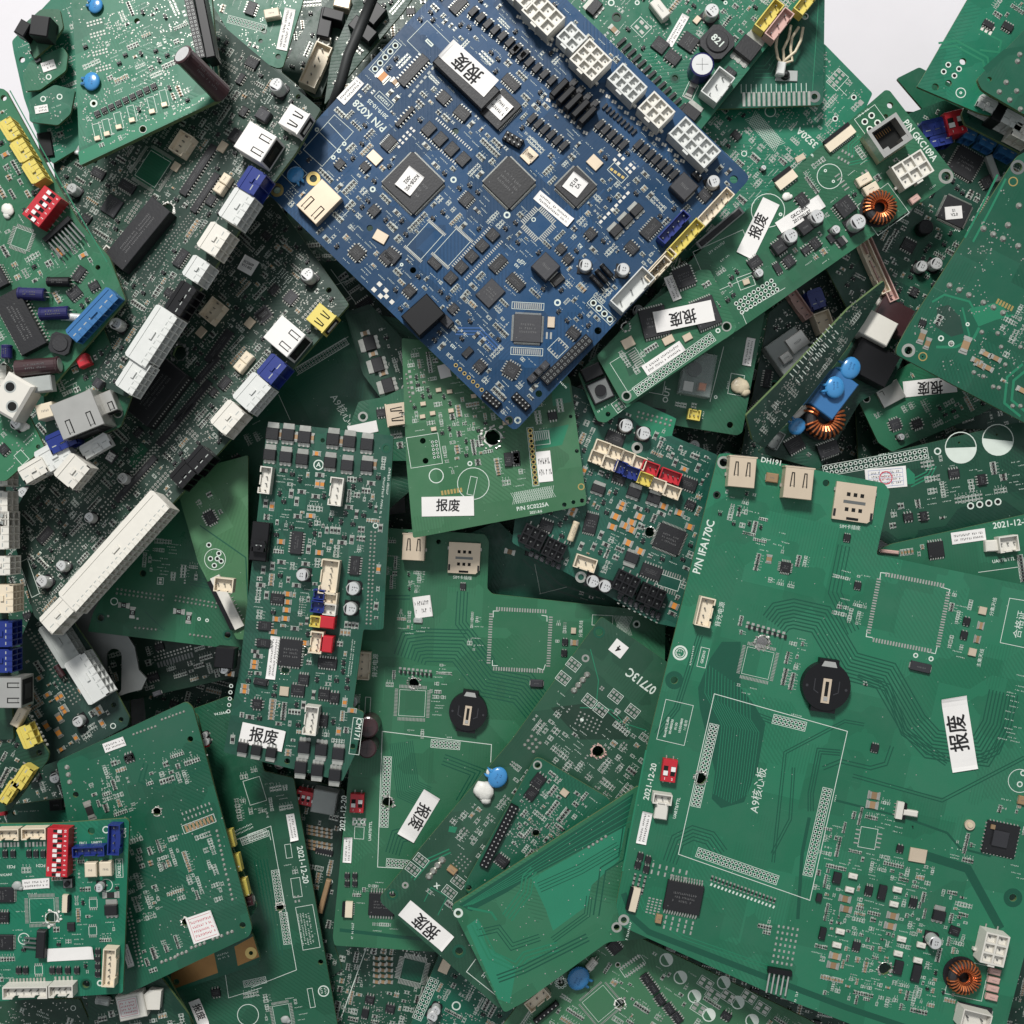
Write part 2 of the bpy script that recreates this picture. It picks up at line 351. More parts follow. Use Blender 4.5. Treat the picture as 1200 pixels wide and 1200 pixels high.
def c_disc(d):
    b = MB(); b.smooth = True; b.ball(0, 0, d*.18, d/2., d*.44, d*.15, 'bluecap', 18, 10, .015, int(d)); scribble(b, 0, 0, d*.4, d*.3, d*.335, 'bluebox', random.Random(2), 2); b.tube([(d*.1, d*.35, d*.2), (d*.12, d*.5, d*.18), (d*.14, d*.62, .3)], [2.2, 1.8, .6], 'bluecap')
    b.tube([(-d*.15, d*.3, d*.2), (-d*.17, d*.5, d*.18), (-d*.18, d*.62, .3)], [2.2, 1.8, .6], 'bluecap'); return [('disc_capacitor', b)]
def c_ind(w, t=''):
    b = MB(); k = w/2.; c = k*.35; b.prism([(-k, -k+c), (-k+c, -k), (k-c, -k), (k, -k+c), (k, k-c), (k-c, k), (-k+c, k), (-k, k-c)], .3, w*.32, 'epoxy')
    b.cyl(0, 0, k*.8, w*.32, w*.38, 'ferrite', 24, k*.72)
    if t: addtext(b, t, 0, 0, w*.34, w*.38+.1, 'silk')
    return [('power_inductor', b)]
def c_block(w, h, z, m='epoxy_grey'):
    b = MB(); b.box(0, 0, w, h, .3, z, m, ch=min(1, w*.08)); scribble(b, 0, 0, w*.4, h*.3, z+.1, 'marking', random.Random(3), 1)
    for q in (-1, 1): b.box(q*w*.48, 0, w*.14, h*.6, .2, 1.5, 'solder')
    return [('power_inductor', b)]
def c_toroid(d):
    b = MB(); R = d*.33; r = d*.15; k = 40
    core = []
    b.cyl(0, 0, d*.52, .3, 1.6, 'epoxy', 24) if d > 30 else b.box(0, 0, d*.9, d*.9, .2, 1.4, 'epoxy')
    pts = [(R*math.cos(6.2832*i/k), R*math.sin(6.2832*i/k), r*1.5+1.5) for i in range(k+1)]; b.tube(pts, r*.86, 'ferrite', 10, False)
    g = MB(); nt_ = 26
    for i in range(nt_):
        a = 6.2832*(i+.5)/nt_
        if abs(a-3.14) < .16: continue
        cx, cy = math.cos(a), math.sin(a)
        loop = [((R+r*1.08*math.cos(t))*cx, (R+r*1.08*math.cos(t))*cy, r*1.5+1.5+r*1.08*math.sin(t)) for t in [6.2832*j/8 for j in range(9)]]
        g.tube(loop, d*.026, 'copperwire', 5, False)
    return [('toroid_coil', b), ('copper_winding', g)]
def c_pow(w, h, rows, cols, m, z=26., r=0):
    """upright power header: square cells open to the top"""
    b = MB(); b.box(0, 0, w, h, .5, z-5, m); b.well(0, 0, w-.02, h-.02, z, 5.2, m, m, rows, cols, 1.9)
    b.box(w/2*.0, -h/2-1.4, min(8, w*.4), 2.8, z*.4, z-1, m); b.box(-w/2-1.6, -h*.25, 3.2, 3.2, .5, 5, m); b.box(w/2+1.6, -h*.25, 3.2, 3.2, .5, 5, m)
    g = MB()
    for i in range(cols):
        for j in range(rows): g.box(-w/2+(i+.5)*w/cols, -h/2+(j+.5)*h/rows, 1.6, 1.6, z-5.2, z-3.6, 'steel_dull')
    for i in range(cols): g.box(-w/2+(i+.5)*w/cols, h/2+2, 1.6, 4, .2, 1, 'solder')
    return [('power_connector', b), ('contact_pins', g)]
def c_powl(w, h, rows, cols, m, z=24.):
    """power header lying on its side: cells open towards -v"""
    b = MB(); b.prism([(-w/2, -h/2+5), (w/2, -h/2+5), (w/2, h/2-3), (w/2-2, h/2), (-w/2+2, h/2), (-w/2, h/2-3)], .5, z, m)
    wl = 1.5; y = -h/2; cw = (w-wl)/cols; cz = (z-.5-wl)/rows
    for i in range(cols+1): b.box(-w/2+wl/2+i*cw, y+2.5, wl, 5.1, .5, z, m)
    for j in range(rows+1): b.box(0, y+2.55, w-.05, 4.95, .5+j*cz, .5+j*cz+wl, m)
    b.box(w*.02, -h*.05, min(10, w*.2), 4, z, z+2, m); b.box(0, h*.3, w*.96, .9, z, z+.7, m)
    for i in range(1, cols): b.box(-w/2+wl/2+i*cw, -h/2+4, .9, 8, z, z+.5, m)
    for i in range(cols): b.box(-w/2+wl/2+(i+.5)*cw, -h/2+7.5, cw*.5, 1.2, z-.02, z+.05, 'dullwhite')
    g = MB()
    for i in range(cols): g.box(-w/2+(i+.5)*w/cols, h/2+2.5, 1.5, 5, .2, 1.2, 'solder')
    return [('power_connector', b), ('contact_pins', g)]
def c_jst(w, h, n, m, z=14.):
    b = MB(); b.box(0, 0, w, h, .4, 3, m); b.box(0, 0, w-2.8, h-2.8, 3, z*.55, m); t = 1.3
    b.box(0, h/2-t/2, w, t, 3, z, m); b.box(-w*.39, -h/2+t/2, w*.22, t, 3, z, m); b.box(w*.39, -h/2+t/2, w*.22, t, 3, z, m); b.box(0, -h/2+t/2, w*.36, t, 3, z*.75, m)
    b.box(-w/2+t/2, 0, t, h-2*t, 3, z, m); b.box(w/2-t/2, 0, t, h-2*t, 3, z, m)
    g = MB()
    for i in range(n): g.box(-w/2+(i+.5)*w/n, h*.05, 1.3, 1.3, z*.55, z*.85, 'steel_dull')
    return [('wire_connector', b), ('contact_pins', g)]
def c_ffc(w, h, m='cream', n=10):
    b = MB(); b.box(0, -h*.14, w, h*.7, .4, 5, m); b.box(0, h*.36, w*.94, h*.28, .4, 6, 'black')
    g = MB()
    for i in range(n): g.box(-w*.42+(i+.5)*w*.84/n, -h*.56, .9, 3, .2, .9, 'solder')
    return [('flat_cable_connector', b), ('contact_pins', g)]
def c_hdr(rows, cols, p=6.3, z=15., l=0):
    """male pin header"""
    b = MB(); b.box(0, 0, cols*p, rows*p, .4, 6, 'black', ch=.6); g = MB()
    for i in range(cols):
        for j in range(rows): g.box((i-(cols-1)/2.)*p, (j-(rows-1)/2.)*p, 1.5, 1.5, .2, z, 'gold' if l else 'tin')
    return [('pin_header', b), ('contact_pins', g)]
def c_hdrl(cols, p=6.3, L=24., m='tin'):
    b = MB(); b.box(0, 0, cols*p, 6, .4, 7, 'black', ch=.6); g = MB()
    for i in range(cols): g.box((i-(cols-1)/2.)*p, -L/2-3, 1.7, L, 2.6, 4.2, m)
    return [('pin_header', b), ('contact_pins', g)]
def c_sock(rows, cols, p=5., z=12.):
    b = MB(); b.box(0, 0, cols*p+1, rows*p+1, .4, z, 'black')
    g = MB()
    for i in range(cols):
        for j in range(rows): g.box((i-(cols-1)/2.)*p, (j-(rows-1)/2.)*p, p*.52, p*.52, z, z+.15, 'steel_dull'); g.flat((i-(cols-1)/2.)*p, (j-(rows-1)/2.)*p, p*.3, p*.3, z+.2, 'hole')
    return [('socket_header', b), ('socket_contacts', g)]
def c_usb(w, h, m='tin_warm', z=17.):
    b = MB(); b.box(0, 0, w, h, .5, z, m, ch=.5); b.box(0, h/2-.6, w*1.06, 1.6, .8, z+.5, m)
    for s_ in (-1, 1):
        b.prism([(s_*w*.22-1.6, -h*.1), (s_*w*.22+1.6, -h*.1), (s_*w*.22+.9*1.2, h*.28), (s_*w*.22-.9*1.2, h*.28)], z, z+.5, m)
        b.line([(s_*w*.22-2.2, -h*.12), (s_*w*.22-1.2, h*.3), (s_*w*.22+1.2, h*.3), (s_*w*.22+2.2, -h*.12)], 1.25, z+.6, 'hole')
    b.flat(0, -h/2-.05, w*.8, .1, z*.5, 'hole'); g = MB(); g.box(0, h/2+.75, w*.82, .4, 3, z-3, 'hole'); g.box(0, h/2+1, w*.6, .6, 6, 10, 'nylon')
    for s_ in (-1, 1): g.box(s_*(w/2+.8), -h*.1, 1.6, 4, .2, 3, 'solder')
    return [('usb_port', b), ('port_mouth', g)]
def c_jack(w, h, m='tin', z=26.):
    """network jack lying, mouth towards -v, two spring slots on top"""
    b = MB(); b.box(0, 0, w, h, .5, z, m, ch=.6)
    for s_ in (-1, 1): b.line([(s_*w*.25-2.6, -h*.42), (s_*w*.25-2.6, -h*.05), (s_*w*.25+2.6, -h*.05), (s_*w*.25+2.6, -h*.42)], 1.2, z+.12, 'hole'); b.box(s_*w*.25, -h*.24, 4, h*.3, z, z+.8, m)
    g = MB(); g.box(0, -h/2-.3, w*.84, .5, 4, z-3, 'hole'); g.box(0, -h/2-.7, w*.5, .4, 9, z-8, 'black'); return [('network_jack', b), ('port_mouth', g)]
def c_jackup(w, h, z=34.):
    """upright network jack, mouth to the top"""
    b = MB(); t = w*.1; b.box(0, 0, w, h, .5, z-16, 'tin_warm'); b.box(-w/2+t/2, 0, t, h, z-16, z, 'tin'); b.box(w/2-t/2, 0, t, h, z-16, z, 'tin')
    b.box(0, h/2-t/2, w-2*t, t, z-16, z, 'tin'); b.box(0, -h/2+t/2, w-2*t, t, z-16, z, 'tin')
    for s_ in (-1, 1): b.box(s_*w*.31, -h*.33, w*.17, h*.14, z-16, z-.1, 'tin')
    g = MB(); g.flat(0, 0, w-2*t, h-2*t, z-15.8, 'hole')
    for i in range(8): g.box(-w*.25+i*w*.5/7, h*.22, .5, h*.16, z-15.7, z-15, 'copper_bare')
    return [('network_jack', b), ('jack_contacts', g)]
def c_sim(w, h):
    b = MB(); c = w*.12; b.prism([(-w/2, -h/2), (w/2-c, -h/2), (w/2, -h/2+c), (w/2, h/2), (-w/2, h/2)], .4, 4.5, 'tin_warm')
    for i in (-1, 0, 1):
        for j in (-1, 1): b.box(i*w*.17, j*h*.2, w*.09, h*.1, 4.5, 4.7, 'hole')
    b.box(0, 0, w*.55, h*.08, 4.5, 4.75, 'steel_dull'); b.box(0, -h*.44, w*.3, h*.07, 4.5, 4.75, 'hole')
    for s_ in (-1, 1): b.box(s_*w*.5, h*.3, 3, 4, .3, 2.5, 'solder'); b.box(s_*w*.46, -h*.32, w*.06, h*.2, 4.5, 4.75, 'epoxy')
    return [('card_holder', b)]
def c_dip(w, h, n, z=13.):
    b = MB(); b.box(0, 0, w, h, 1, z, 'red', ch=.5); s_ = []
    for i in range(n):
        x = -w/2+(i+.5)*w/n; up = (i*7 % 3) != 0; b.flat(x, 0, w/n*.62, h*.44, z+.05, 'dullwhite' if False else 'hole')
        s_.append(('switch_lever', x, h*.1 if up else -h*.1, w/n*.6, h*.2))
    addtext(b, 'ON', -w*.34, h*.4, h*.13, z+.1, 'paper') if n > 2 else None
    for i in range(n): addtext(b, str(i+1), -w/2+(i+.5)*w/n, -h*.36, min(h*.15, w/n*.7), z+.1, 'paper')
    out = [('dip_switch', b)]
    for nm, x, y, a, c in s_:
        g = MB(); g.box(x, y, a, c, z, z+1.6, 'paper'); out.append((nm, g))
    g = MB(); legs2(g, w*.96, h, n, 3, 1.4, 3); out.append(('leads', g)); return out
def c_coin(d):
    b = MB(); r = d/2.; b.cyl(0, 0, r, .4, 11, 'black', 36, r*.985); b.disc(0, 0, r*.98, 11.03, 'black', 36, r*.86); b.box(0, r*.98, r*.8, r*.26, .4, 10, 'black'); b.box(0, -r*.96, r*1.0, r*.22, .4, 9, 'black')
    for s_ in (-1, 1): b.line([(s_*r*.5, r*.25), (s_*r*.5, -r*.2), (s_*r*.32, -r*.3)], 1.1, 11.15, 'epoxy_grey'); b.cyl(s_*r*.8, -r*.05, r*.06, 11, 11.3, 'epoxy_grey', 8)
    g = MB(); g.box(0, -r*.18, r*.34, r*1.0, 11, 12.2, 'tin_warm'); g.box(0, -r*.1, r*.14, r*.6, 12.2, 12.4, 'hole'); g.box(0, -r*.5, r*.16, r*.16, 12.3, 12.9, 'tin')
    g.prism([(-r*.32, r*.8), (r*.32, r*.8), (r*.22, r*1.02), (-r*.22, r*1.02)], 10, 11.6, 'tin'); return [('battery_holder', b), ('battery_clip', g)]
def c_relay(w, h, z=26., m='nylon'):
    b = MB(); b.box(0, 0, w, h, .5, z, m, ch=1.2); return [('relay', b)]
def c_button(w):
    b = MB(); b.box(0, 0, w, w, .4, 7, 'black', ch=.6); b.flat(0, 0, w*.86, w*.86, 7.08, 'steel_dull')
    g = MB(); g.cyl(0, 0, w*.26, 7, 11, 'black', 16); return [('push_button', b), ('button_cap', g)]
def c_label(w, h, txt, ts, kind, seed):
    b = MB(); rn = random.Random(seed); out = [('paper_label', b)]; nx = 14; e0, e1 = rn.uniform(.2, 2.6), rn.uniform(0, 1.2); sh = rn.uniform(-.6, .6)
    if w < 20: b.box(0, 0, w, h, .15, .75, 'paper')
    else:
        def zf(t, q): return .7+(max(0, (t-.9)/.1)**2)*e0*(1+sh*q)+(max(0, (.08-t)/.08)**2)*e1*(1-sh*q)
        P_ = []
        for i in range(nx+1):
            t = (i/nx); t = t*t*(3-2*t)
            for q in (-1, 1): P_.append((-w/2+w*t, q*h/2, zf(t, q)))
        n0 = b.V(P_); n1 = b.V([(x, y, z-.45) for x, y, z in P_])
        b.F(n0, [(2*i, 2*i+2, 2*i+3, 2*i+1) for i in range(nx)], 'paper'); b.F(n1, [(2*i+1, 2*i+3, 2*i+2, 2*i) for i in range(nx)], 'paper')
        b.f += [(n0+2*i, n1+2*i, n1+2*i+2, n0+2*i+2) for i in range(nx)]+[(n0+2*i+1, n0+2*i+3, n1+2*i+3, n1+2*i+1) for i in range(nx)]; b.m += ['paper']*(2*nx)
    if kind == 'blank': return out
    g = MB()
    if txt:
        cj = any(ord(h_) > 255 for h_ in txt); sk = rn.uniform(-3, 3); dx = rn.uniform(-.04, .04)*w
        for q, (ox, oy) in enumerate(((0, 0), (.022, .01), (-.015, -.012), (.01, .024)) if cj else ((0, 0),)): addtext(g, txt, dx+ox*ts, oy*ts, ts, .9+q*.015, 'ink', sk, .92)
    elif kind == 'grid':
        for i in range(5): g.line([(-w*.42, -h*.4+i*h*.2), (w*.42, -h*.4+i*h*.2)], .35, .85, 'blueink')
        for i in range(4): g.line([(-w*.42+i*w*.28, -h*.4), (-w*.42+i*w*.28, h*.4)], .35, .86, 'blueink')
        scribble(g, 0, 0, w*.7, h*.7, .9, 'ink', rn, 4); g.disc(0, 0, h*.32, .95, 'redink', 20, h*.27); scribble(g, 0, 0, h*.4, h*.25, 1, 'redink', rn, 2)
    elif kind == 'red':
        g.line([(-w*.42, -h*.42), (w*.42, -h*.42), (w*.42, h*.42), (-w*.42, h*.42)], .4, .85, 'redink', True); scribble(g, 0, 0, w*.74, h*.7, .9, 'redink', rn, 4)
    else: scribble(g, 0, 0, w*.86, h*.72, .9, 'ink', rn, 2 if h > 5 else 1)
    out.append(('lettering', g)); return out
# ---------------------------------------------------------------- boards
BOARDS = []; HC = {}
OX = OY = 0; K = 3.75
def tile(x, y):
    global OX, OY
    OX, OY = x, y
def q5(x): return max(.5, round(x*4)/4.)
def inpoly(px, py, poly):
    px = np.asarray(px, float); py = np.asarray(py, float); r = np.zeros(px.shape, bool); n = len(poly)
    for i in range(n):
        x0, y0 = poly[i]; x1, y1 = poly[(i+1) % n]
        if y0 == y1: continue
        c = ((y0 > py) != (y1 > py)) & (px < (x1-x0)*(py-y0)/(y1-y0)+x0); r ^= c
    return r
class Board:
    def __init__(s, label, mk, z, ang, poly, slope=(0, 0), rad=3, thk=4, parent=None, name='circuit_board', cat='circuit board', edge='edge', full=False):
        P = [(x, y) if full else (OX+x/K, OY+y/K) for x, y in poly]
        z = z if z > -85 else -85+(z+85)*1.75; s.label = label; s.mk = mk; s.ang = ang; s.px = P; s.parent = parent; s.thk = thk; s.edge = edge; s.name = name; s.cat = cat
        cx = sum(p[0] for p in P)/len(P); cy = sum(p[1] for p in P)/len(P); cx = min(1200, max(0, cx)); cy = min(1200, max(0, cy))
        s.n = Vector((-slope[0], -slope[1], 1)).normalized(); k = (H-z)/H
        s.p0 = Vector(((cx-600)*k, (600-cy)*k, z)); s.k = k; s.c = (cx, cy)
        d = s.unp(cx+10*math.cos(math.radians(ang)), cy+10*math.sin(math.radians(ang)))-s.p0; s.e1 = d.normalized(); s.e2 = s.n.cross(s.e1)
        s.out = s.rounded([s.L(*p) for p in P], rad)
        xs = [p[0] for p in s.out]; ys = [p[1] for p in s.out]; s.bb = (min(xs), min(ys), max(xs), max(ys))
        W = int(s.bb[2]-s.bb[0])+2; Hh = int(s.bb[3]-s.bb[1])+2; s.occ = np.zeros((W, Hh), bool)
        s.comps = []; s.holes = []; s.areas = []; s.silk = MB(); s.pad = MB(); s.tr = MB(); s.extra = []; s.fills = []
        s.rn = random.Random(len(BOARDS)*17+5); BOARDS.append(s)
    def unp(s, x, y):
        C = Vector((0, 0, H)); d = Vector((x-600, 600-y, -H)); t = s.n.dot(s.p0-C)/s.n.dot(d); return C+d*t
    def L(s, x, y):
        q = s.unp(x, y)-s.p0; return (q.dot(s.e1), q.dot(s.e2))
    def L2(s, x, y, h):
        C = Vector((0, 0, H)); d = Vector((x-600, 600-y, -H)); p = s.p0+s.n*h; t = s.n.dot(p-C)/s.n.dot(d); q = C+d*t-p; return q.dot(s.e1), q.dot(s.e2)
    def T(s, x, y): return s.L(OX+x/K, OY+y/K)
    def px_of(s, u, v):
        X = s.p0.x+s.e1.x*u+s.e2.x*v; Y = s.p0.y+s.e1.y*u+s.e2.y*v; Z = s.p0.z+s.e1.z*u+s.e2.z*v; f = H/(H-Z); return 600+X*f, 600-Y*f, Z
    def sz(s, w): return w/K*s.k
    def rot(s, r): return 0 if r is None else -(r-s.ang)
    @staticmethod
    def rounded(P, r):
        out = []; n = len(P)
        for i in range(n):
            a = Vector(P[i-1]); b = Vector(P[i]); c = Vector(P[(i+1) % n]); d1 = a-b; d2 = c-b; rr = min(r, d1.length*.4, d2.length*.4)
            if rr < .6: out.append(tuple(b)); continue
            p = b+d1.normalized()*rr; q = b+d2.normalized()*rr
            for t in (0, .33, .67, 1): out.append(tuple((1-t)*(1-t)*p+2*t*(1-t)*b+t*t*q))
        return out
    def inh(s, u, v):
        return any((u-a)**2+(v-b_)**2 < (R*1.25)**2 for a, b_, R, j in s.holes)
    def mark(s, u, v, w, h, r=0, m=1.2):
        a = math.radians(r); c, q = math.cos(a), math.sin(a); R = math.hypot(w, h)/2+m+1
        x0, y0 = max(0, int(u-R-s.bb[0])), max(0, int(v-R-s.bb[1])); x1, y1 = min(s.occ.shape[0], int(u+R-s.bb[0])+1), min(s.occ.shape[1], int(v+R-s.bb[1])+1)
        if x1 <= x0 or y1 <= y0: return
        X, Y = np.meshgrid(np.arange(x0, x1)+.5+s.bb[0]-u, np.arange(y0, y1)+.5+s.bb[1]-v, indexing='ij')
        s.occ[x0:x1, y0:y1] |= (abs(c*X+q*Y) < w/2+m) & (abs(-q*X+c*Y) < h/2+m)
    # generic placement
    def put(s, parts, x, y, w, h, r=None, z=0, key=None, label=None, local=False, tilt=None):
        kk = ('H',)+tuple(key) if key else None
        if kk in HC: ht = HC[kk]
        else:
            g_ = parts(); ht = max((q[2] for q in g_[0][1].v), default=0); parts = lambda g_=g_: g_
            if kk: HC[kk] = ht
        # the photo shows the top of a tall part: its foot stands nearer the picture centre
        u, v = s.L2(OX+x/K, OY+y/K, (ht+z)*.75 if ht+z > 4 else 0); a = r if local else s.rot(r); s.mark(u, v, w, h, a)
        s.comps.append((parts, u, v, a, z, max(w, h), key, label, tilt))
    def ic(s, x, y, w, h, legs=2, r=None, n=0, z=3., grey=False, mark=True, label=None, l=2.6):
        w, h = q5(s.sz(w)), q5(s.sz(h)); s.put(lambda: c_ic(w, h, legs, n, z, grey, mark, l, int(w*7+h)), x, y, w+(6 if legs == 4 else 0), h+(6 if legs else 0), r, key=('ic', w, h, legs, n, z, grey, mark, l), label=label)
    def fet(s, x, y, w, h, r=None, z=5.): w, h = q5(s.sz(w)), q5(s.sz(h)); s.put(lambda: c_fet(w, h, z), x, y, w, h, r, key=('fet', w, h, z))
    def res(s, x, y, w=16, h=8, r=None, m='resistor'): w, h = q5(s.sz(w)), q5(s.sz(h)); s.put(lambda: c_res(w, h, m), x, y, w*1.3, h, r, key=('res', w, h, m))
    def xtal(s, x, y, w, h, r=None): w, h = q5(s.sz(w)), q5(s.sz(h)); s.put(lambda: c_crystal(w, h), x, y, w, h, r, key=('xt', w, h))
    def ecap(s, x, y, d, r=None): d = q5(s.sz(d)); s.put(lambda: c_ecap(d), x, y, d+2, d+2, r, key=('ec', d))
    def rcap(s, x, y, d, m='navy', h=None, r=None, top='alu'): d = q5(s.sz(d)); s.put(lambda: c_rcap(d, m, h, top), x, y, d, d, r, key=('rc', d, m, h, top))
    def lcap(s, x, y, L, d, m='brown', r=None, z=0, tilt=None): L, d = q5(s.sz(L)), q5(s.sz(d)); s.put(lambda: c_lcap(L, d, m), x, y, L, d, r, z, key=('lc', L, d, m), tilt=tilt)
    def disc(s, x, y, d, r=None, z=0): d = q5(s.sz(d)); s.put(lambda: c_disc(d), x, y, d, d, r, z, key=('dc', d))
    def ind(s, x, y, w, t='', r=None): w = q5(s.sz(w)); s.put(lambda: c_ind(w, t), x, y, w, w, r, key=('in', w, t))
    def block(s, x, y, w, h, z=8, m='epoxy_grey', r=None): w, h = q5(s.sz(w)), q5(s.sz(h)); s.put(lambda: c_block(w, h, z, m), x, y, w, h, r, key=('bk', w, h, z, m))
    def tor(s, x, y, d, r=None, z=0): d = q5(s.sz(d)); s.put(lambda: c_toroid(d), x, y, d, d, r, z, key=('to', d))
    def pow(s, x, y, w, h, rows, cols, m='nylon', r=None, z=26., label=None): w, h = q5(s.sz(w)), q5(s.sz(h)); s.put(lambda: c_pow(w, h, rows, cols, m, z), x, y, w+4, h+5, r, key=('pw', w, h, rows, cols, m, z), label=label)
    def powl(s, x, y, w, h, rows, cols, m='milky', r=None, z=24.): w, h = q5(s.sz(w)*.96), q5(s.sz(h)*(.8 if z > 21 else .92)); s.put(lambda: c_powl(w, h, rows, cols, m, z), x, y, w, h+6, r, key=('pl', w, h, rows, cols, m, z))
    def jst(s, x, y, w, h, n, m='cream', r=None, z=14.): w, h = q5(s.sz(w)), q5(s.sz(h)); s.put(lambda: c_jst(w, h, n, m, z), x, y, w, h, r, key=('js', w, h, n, m, z))
    def ffc(s, x, y, w, h, m='cream', r=None, n=10): w, h = q5(s.sz(w)), q5(s.sz(h)); s.put(lambda: c_ffc(w, h, m, n), x, y, w, h+4, r, key=('ff', w, h, m, n))
    def hdr(s, x, y, rows, cols, p=20, r=None, z=15., gold=0): p = s.sz(p); s.put(lambda: c_hdr(rows, cols, p, z, gold), x, y, cols*p, rows*p, r, key=('hd', rows, cols, round(p, 1), z, gold))
    def hdrl(s, x, y, cols, p=20, L=90, r=None, m='tin', z=0): p, L = s.sz(p), s.sz(L); s.put(lambda: c_hdrl(cols, p, L, m), x, y, cols*p, 8, r, z, key=('hl', cols, round(p, 1), round(L), m))
    def sock(s, x, y, rows, cols, p=18, r=None, z=12.): p = s.sz(p); s.put(lambda: c_sock(rows, cols, p, z), x, y, cols*p, rows*p, r, key=('sk', rows, cols, round(p, 1), z))
    def usb(s, x, y, w, h, r=None, m='tin_warm', z=17.): w, h = q5(s.sz(w)), q5(s.sz(h)); s.put(lambda: c_usb(w, h, m, z), x, y, w+3, h, r, key=('us', w, h, m, z))
    def jack(s, x, y, w, h, r=None, m='tin', z=26.): w, h = q5(s.sz(w)), q5(s.sz(h)); s.put(lambda: c_jack(w, h, m, z), x, y, w, h, r, key=('jk', w, h, m, z))
    def jackup(s, x, y, w, h, r=None, z=34.): w, h = q5(s.sz(w)), q5(s.sz(h)); s.put(lambda: c_jackup(w, h, z), x, y, w, h, r)
    def sim(s, x, y, w, h, r=None): w, h = q5(s.sz(w)), q5(s.sz(h)); s.put(lambda: c_sim(w, h), x, y, w, h, r, key=('sm', w, h))
    def dip(s, x, y, w, h, n, r=None, z=13.): w, h = q5(s.sz(w)), q5(s.sz(h)); s.put(lambda: c_dip(w, h, n, z), x, y, w, h+4, r)
    def coin(s, x, y, d, r=None): d = q5(s.sz(d)); s.put(lambda: c_coin(d), x, y, d, d, r)
    def relay(s, x, y, w, h, r=None, z=26., m='nylon'): w, h = q5(s.sz(w)), q5(s.sz(h)); s.put(lambda: c_relay(w, h, z, m), x, y, w, h, r)
    def button(s, x, y, w, r=None): w = q5(s.sz(w)); s.put(lambda: c_button(w), x, y, w, w, r)
    def label_(s, x, y, w, h, txt='', ts=0, r=None, kind='code', z=0, label=None):
        w, h = q5(s.sz(w)), q5(s.sz(h)); sd = s.rn.random(); ts = s.sz(ts or 0) or h*.6
        s.put(lambda: c_label(w, h, txt, ts, kind, sd), x, y, w, h, r, z, label=label)
    def custom(s, x, y, w, h, fn, r=None, z=0, key=None, label=None, tilt=None): s.put(fn, x, y, s.sz(w), s.sz(h), r, z, key, label, None, tilt) if False else s.put(fn, x, y, s.sz(w), s.sz(h), r, z, key, label, tilt=tilt)
    # printing and copper
    def text(s, x, y, t, size, r=None, m='silk', sx=1.):
        u, v = s.T(x, y); h = s.sz(size); addtext(s.silk, t, u, v, h, .22, m, s.rot(r), sx); w = h*sx*sum(1. if ord(c) > 255 else .6 for c in t); s.mark(u, v, w, h, s.rot(r), .5)
    def hatch(s, x, y, w, h, r=None, n=16, m='silk'):
        for i in range(n):
            o = -w/2+(i+.5)*w/n; a = math.radians(s.ang if r is None else r)
            for q in (-1, 1): s.line([(x+(o-q*h*.2)*math.cos(a)+h/2*math.sin(a), y+(o-q*h*.2)*math.sin(a)-h/2*math.cos(a)), (x+(o+q*h*.2)*math.cos(a)-h/2*math.sin(a), y+(o+q*h*.2)*math.sin(a)+h/2*math.cos(a))], 1.5*K/3.75, m)
        u, v = s.T(x, y); s.mark(u, v, s.sz(w), s.sz(h), s.rot(r))
    def scrib(s, x, y, w, h, rows=1, r=None): u, v = s.T(x, y); scribble(s.silk, u, v, s.sz(w), s.sz(h), .2, 'silk', s.rn, rows, s.rot(r)); s.mark(u, v, s.sz(w), s.sz(h), s.rot(r), .3)
    def line(s, pts, w=3, m='silk'): s.silk.line([s.T(*p) for p in pts], s.sz(w), .2, m)
    def rect(s, x, y, w, h, r=None, lw=None, m='silk', mark=True, fill=None):
        lw = lw or 2.2*K/3.75; u, v = s.T(x, y); a = s.rot(r); w, h = s.sz(w)/2, s.sz(h)/2; s.silk.at(u, v, a); s.silk.line([(-w, -h), (w, -h), (w, h), (-w, h)], s.sz(lw), .2, m, True)
        if fill: s.silk.flat(0, 0, w*2, h*2, .12, fill)
        s.silk.at()
        if mark: s.mark(u, v, 2*w, 2*h, a, 0)
    def area(s, pts, m, z=.1):
        s.za = (getattr(s, 'za', 0)+1) % 8; z = min(z, .1)*.3+s.za*.0035; q = [s.T(*p) for p in pts]; s.areas.append((q, z, m))
    def circ(s, x, y, d, lw=3, m='silk', half=False):
        u, v = s.T(x, y); r = s.sz(d)/2; s.silk.disc(u, v, r, .2, m, 24, r-s.sz(lw)); s.mark(u, v, 2*r, 2*r, 0, 0)
        if half:
            a = math.radians(s.rot(half)); n = s.silk.V([(u+r*math.cos(a+math.pi*i/12), v+r*math.sin(a+math.pi*i/12), .21) for i in range(13)]); s.silk.F(n, [tuple(range(13))], m)
    def trace(s, pts, w=6, n=1, pitch=12, m='trace_dark'):
        P = [Vector(s.T(*p)) for p in pts]; pw = s.sz(w); pp = s.sz(pitch)
        for k in range(n):
            off = (k-(n-1)/2.)*pp; q = []
            for i, p in enumerate(P):
                d1 = (p-P[i-1]).normalized() if i else (P[1]-p).normalized(); d2 = (P[i+1]-p).normalized() if i < len(P)-1 else d1
                b = (d1+d2); b = b.normalized() if b.length > .01 else d1; nn = Vector((-b.y, b.x)); q.append(tuple(p+nn*off/max(.4, nn.dot(Vector((-d1.y, d1.x))))))
            s.tr.strip(q, pw, .04, m)
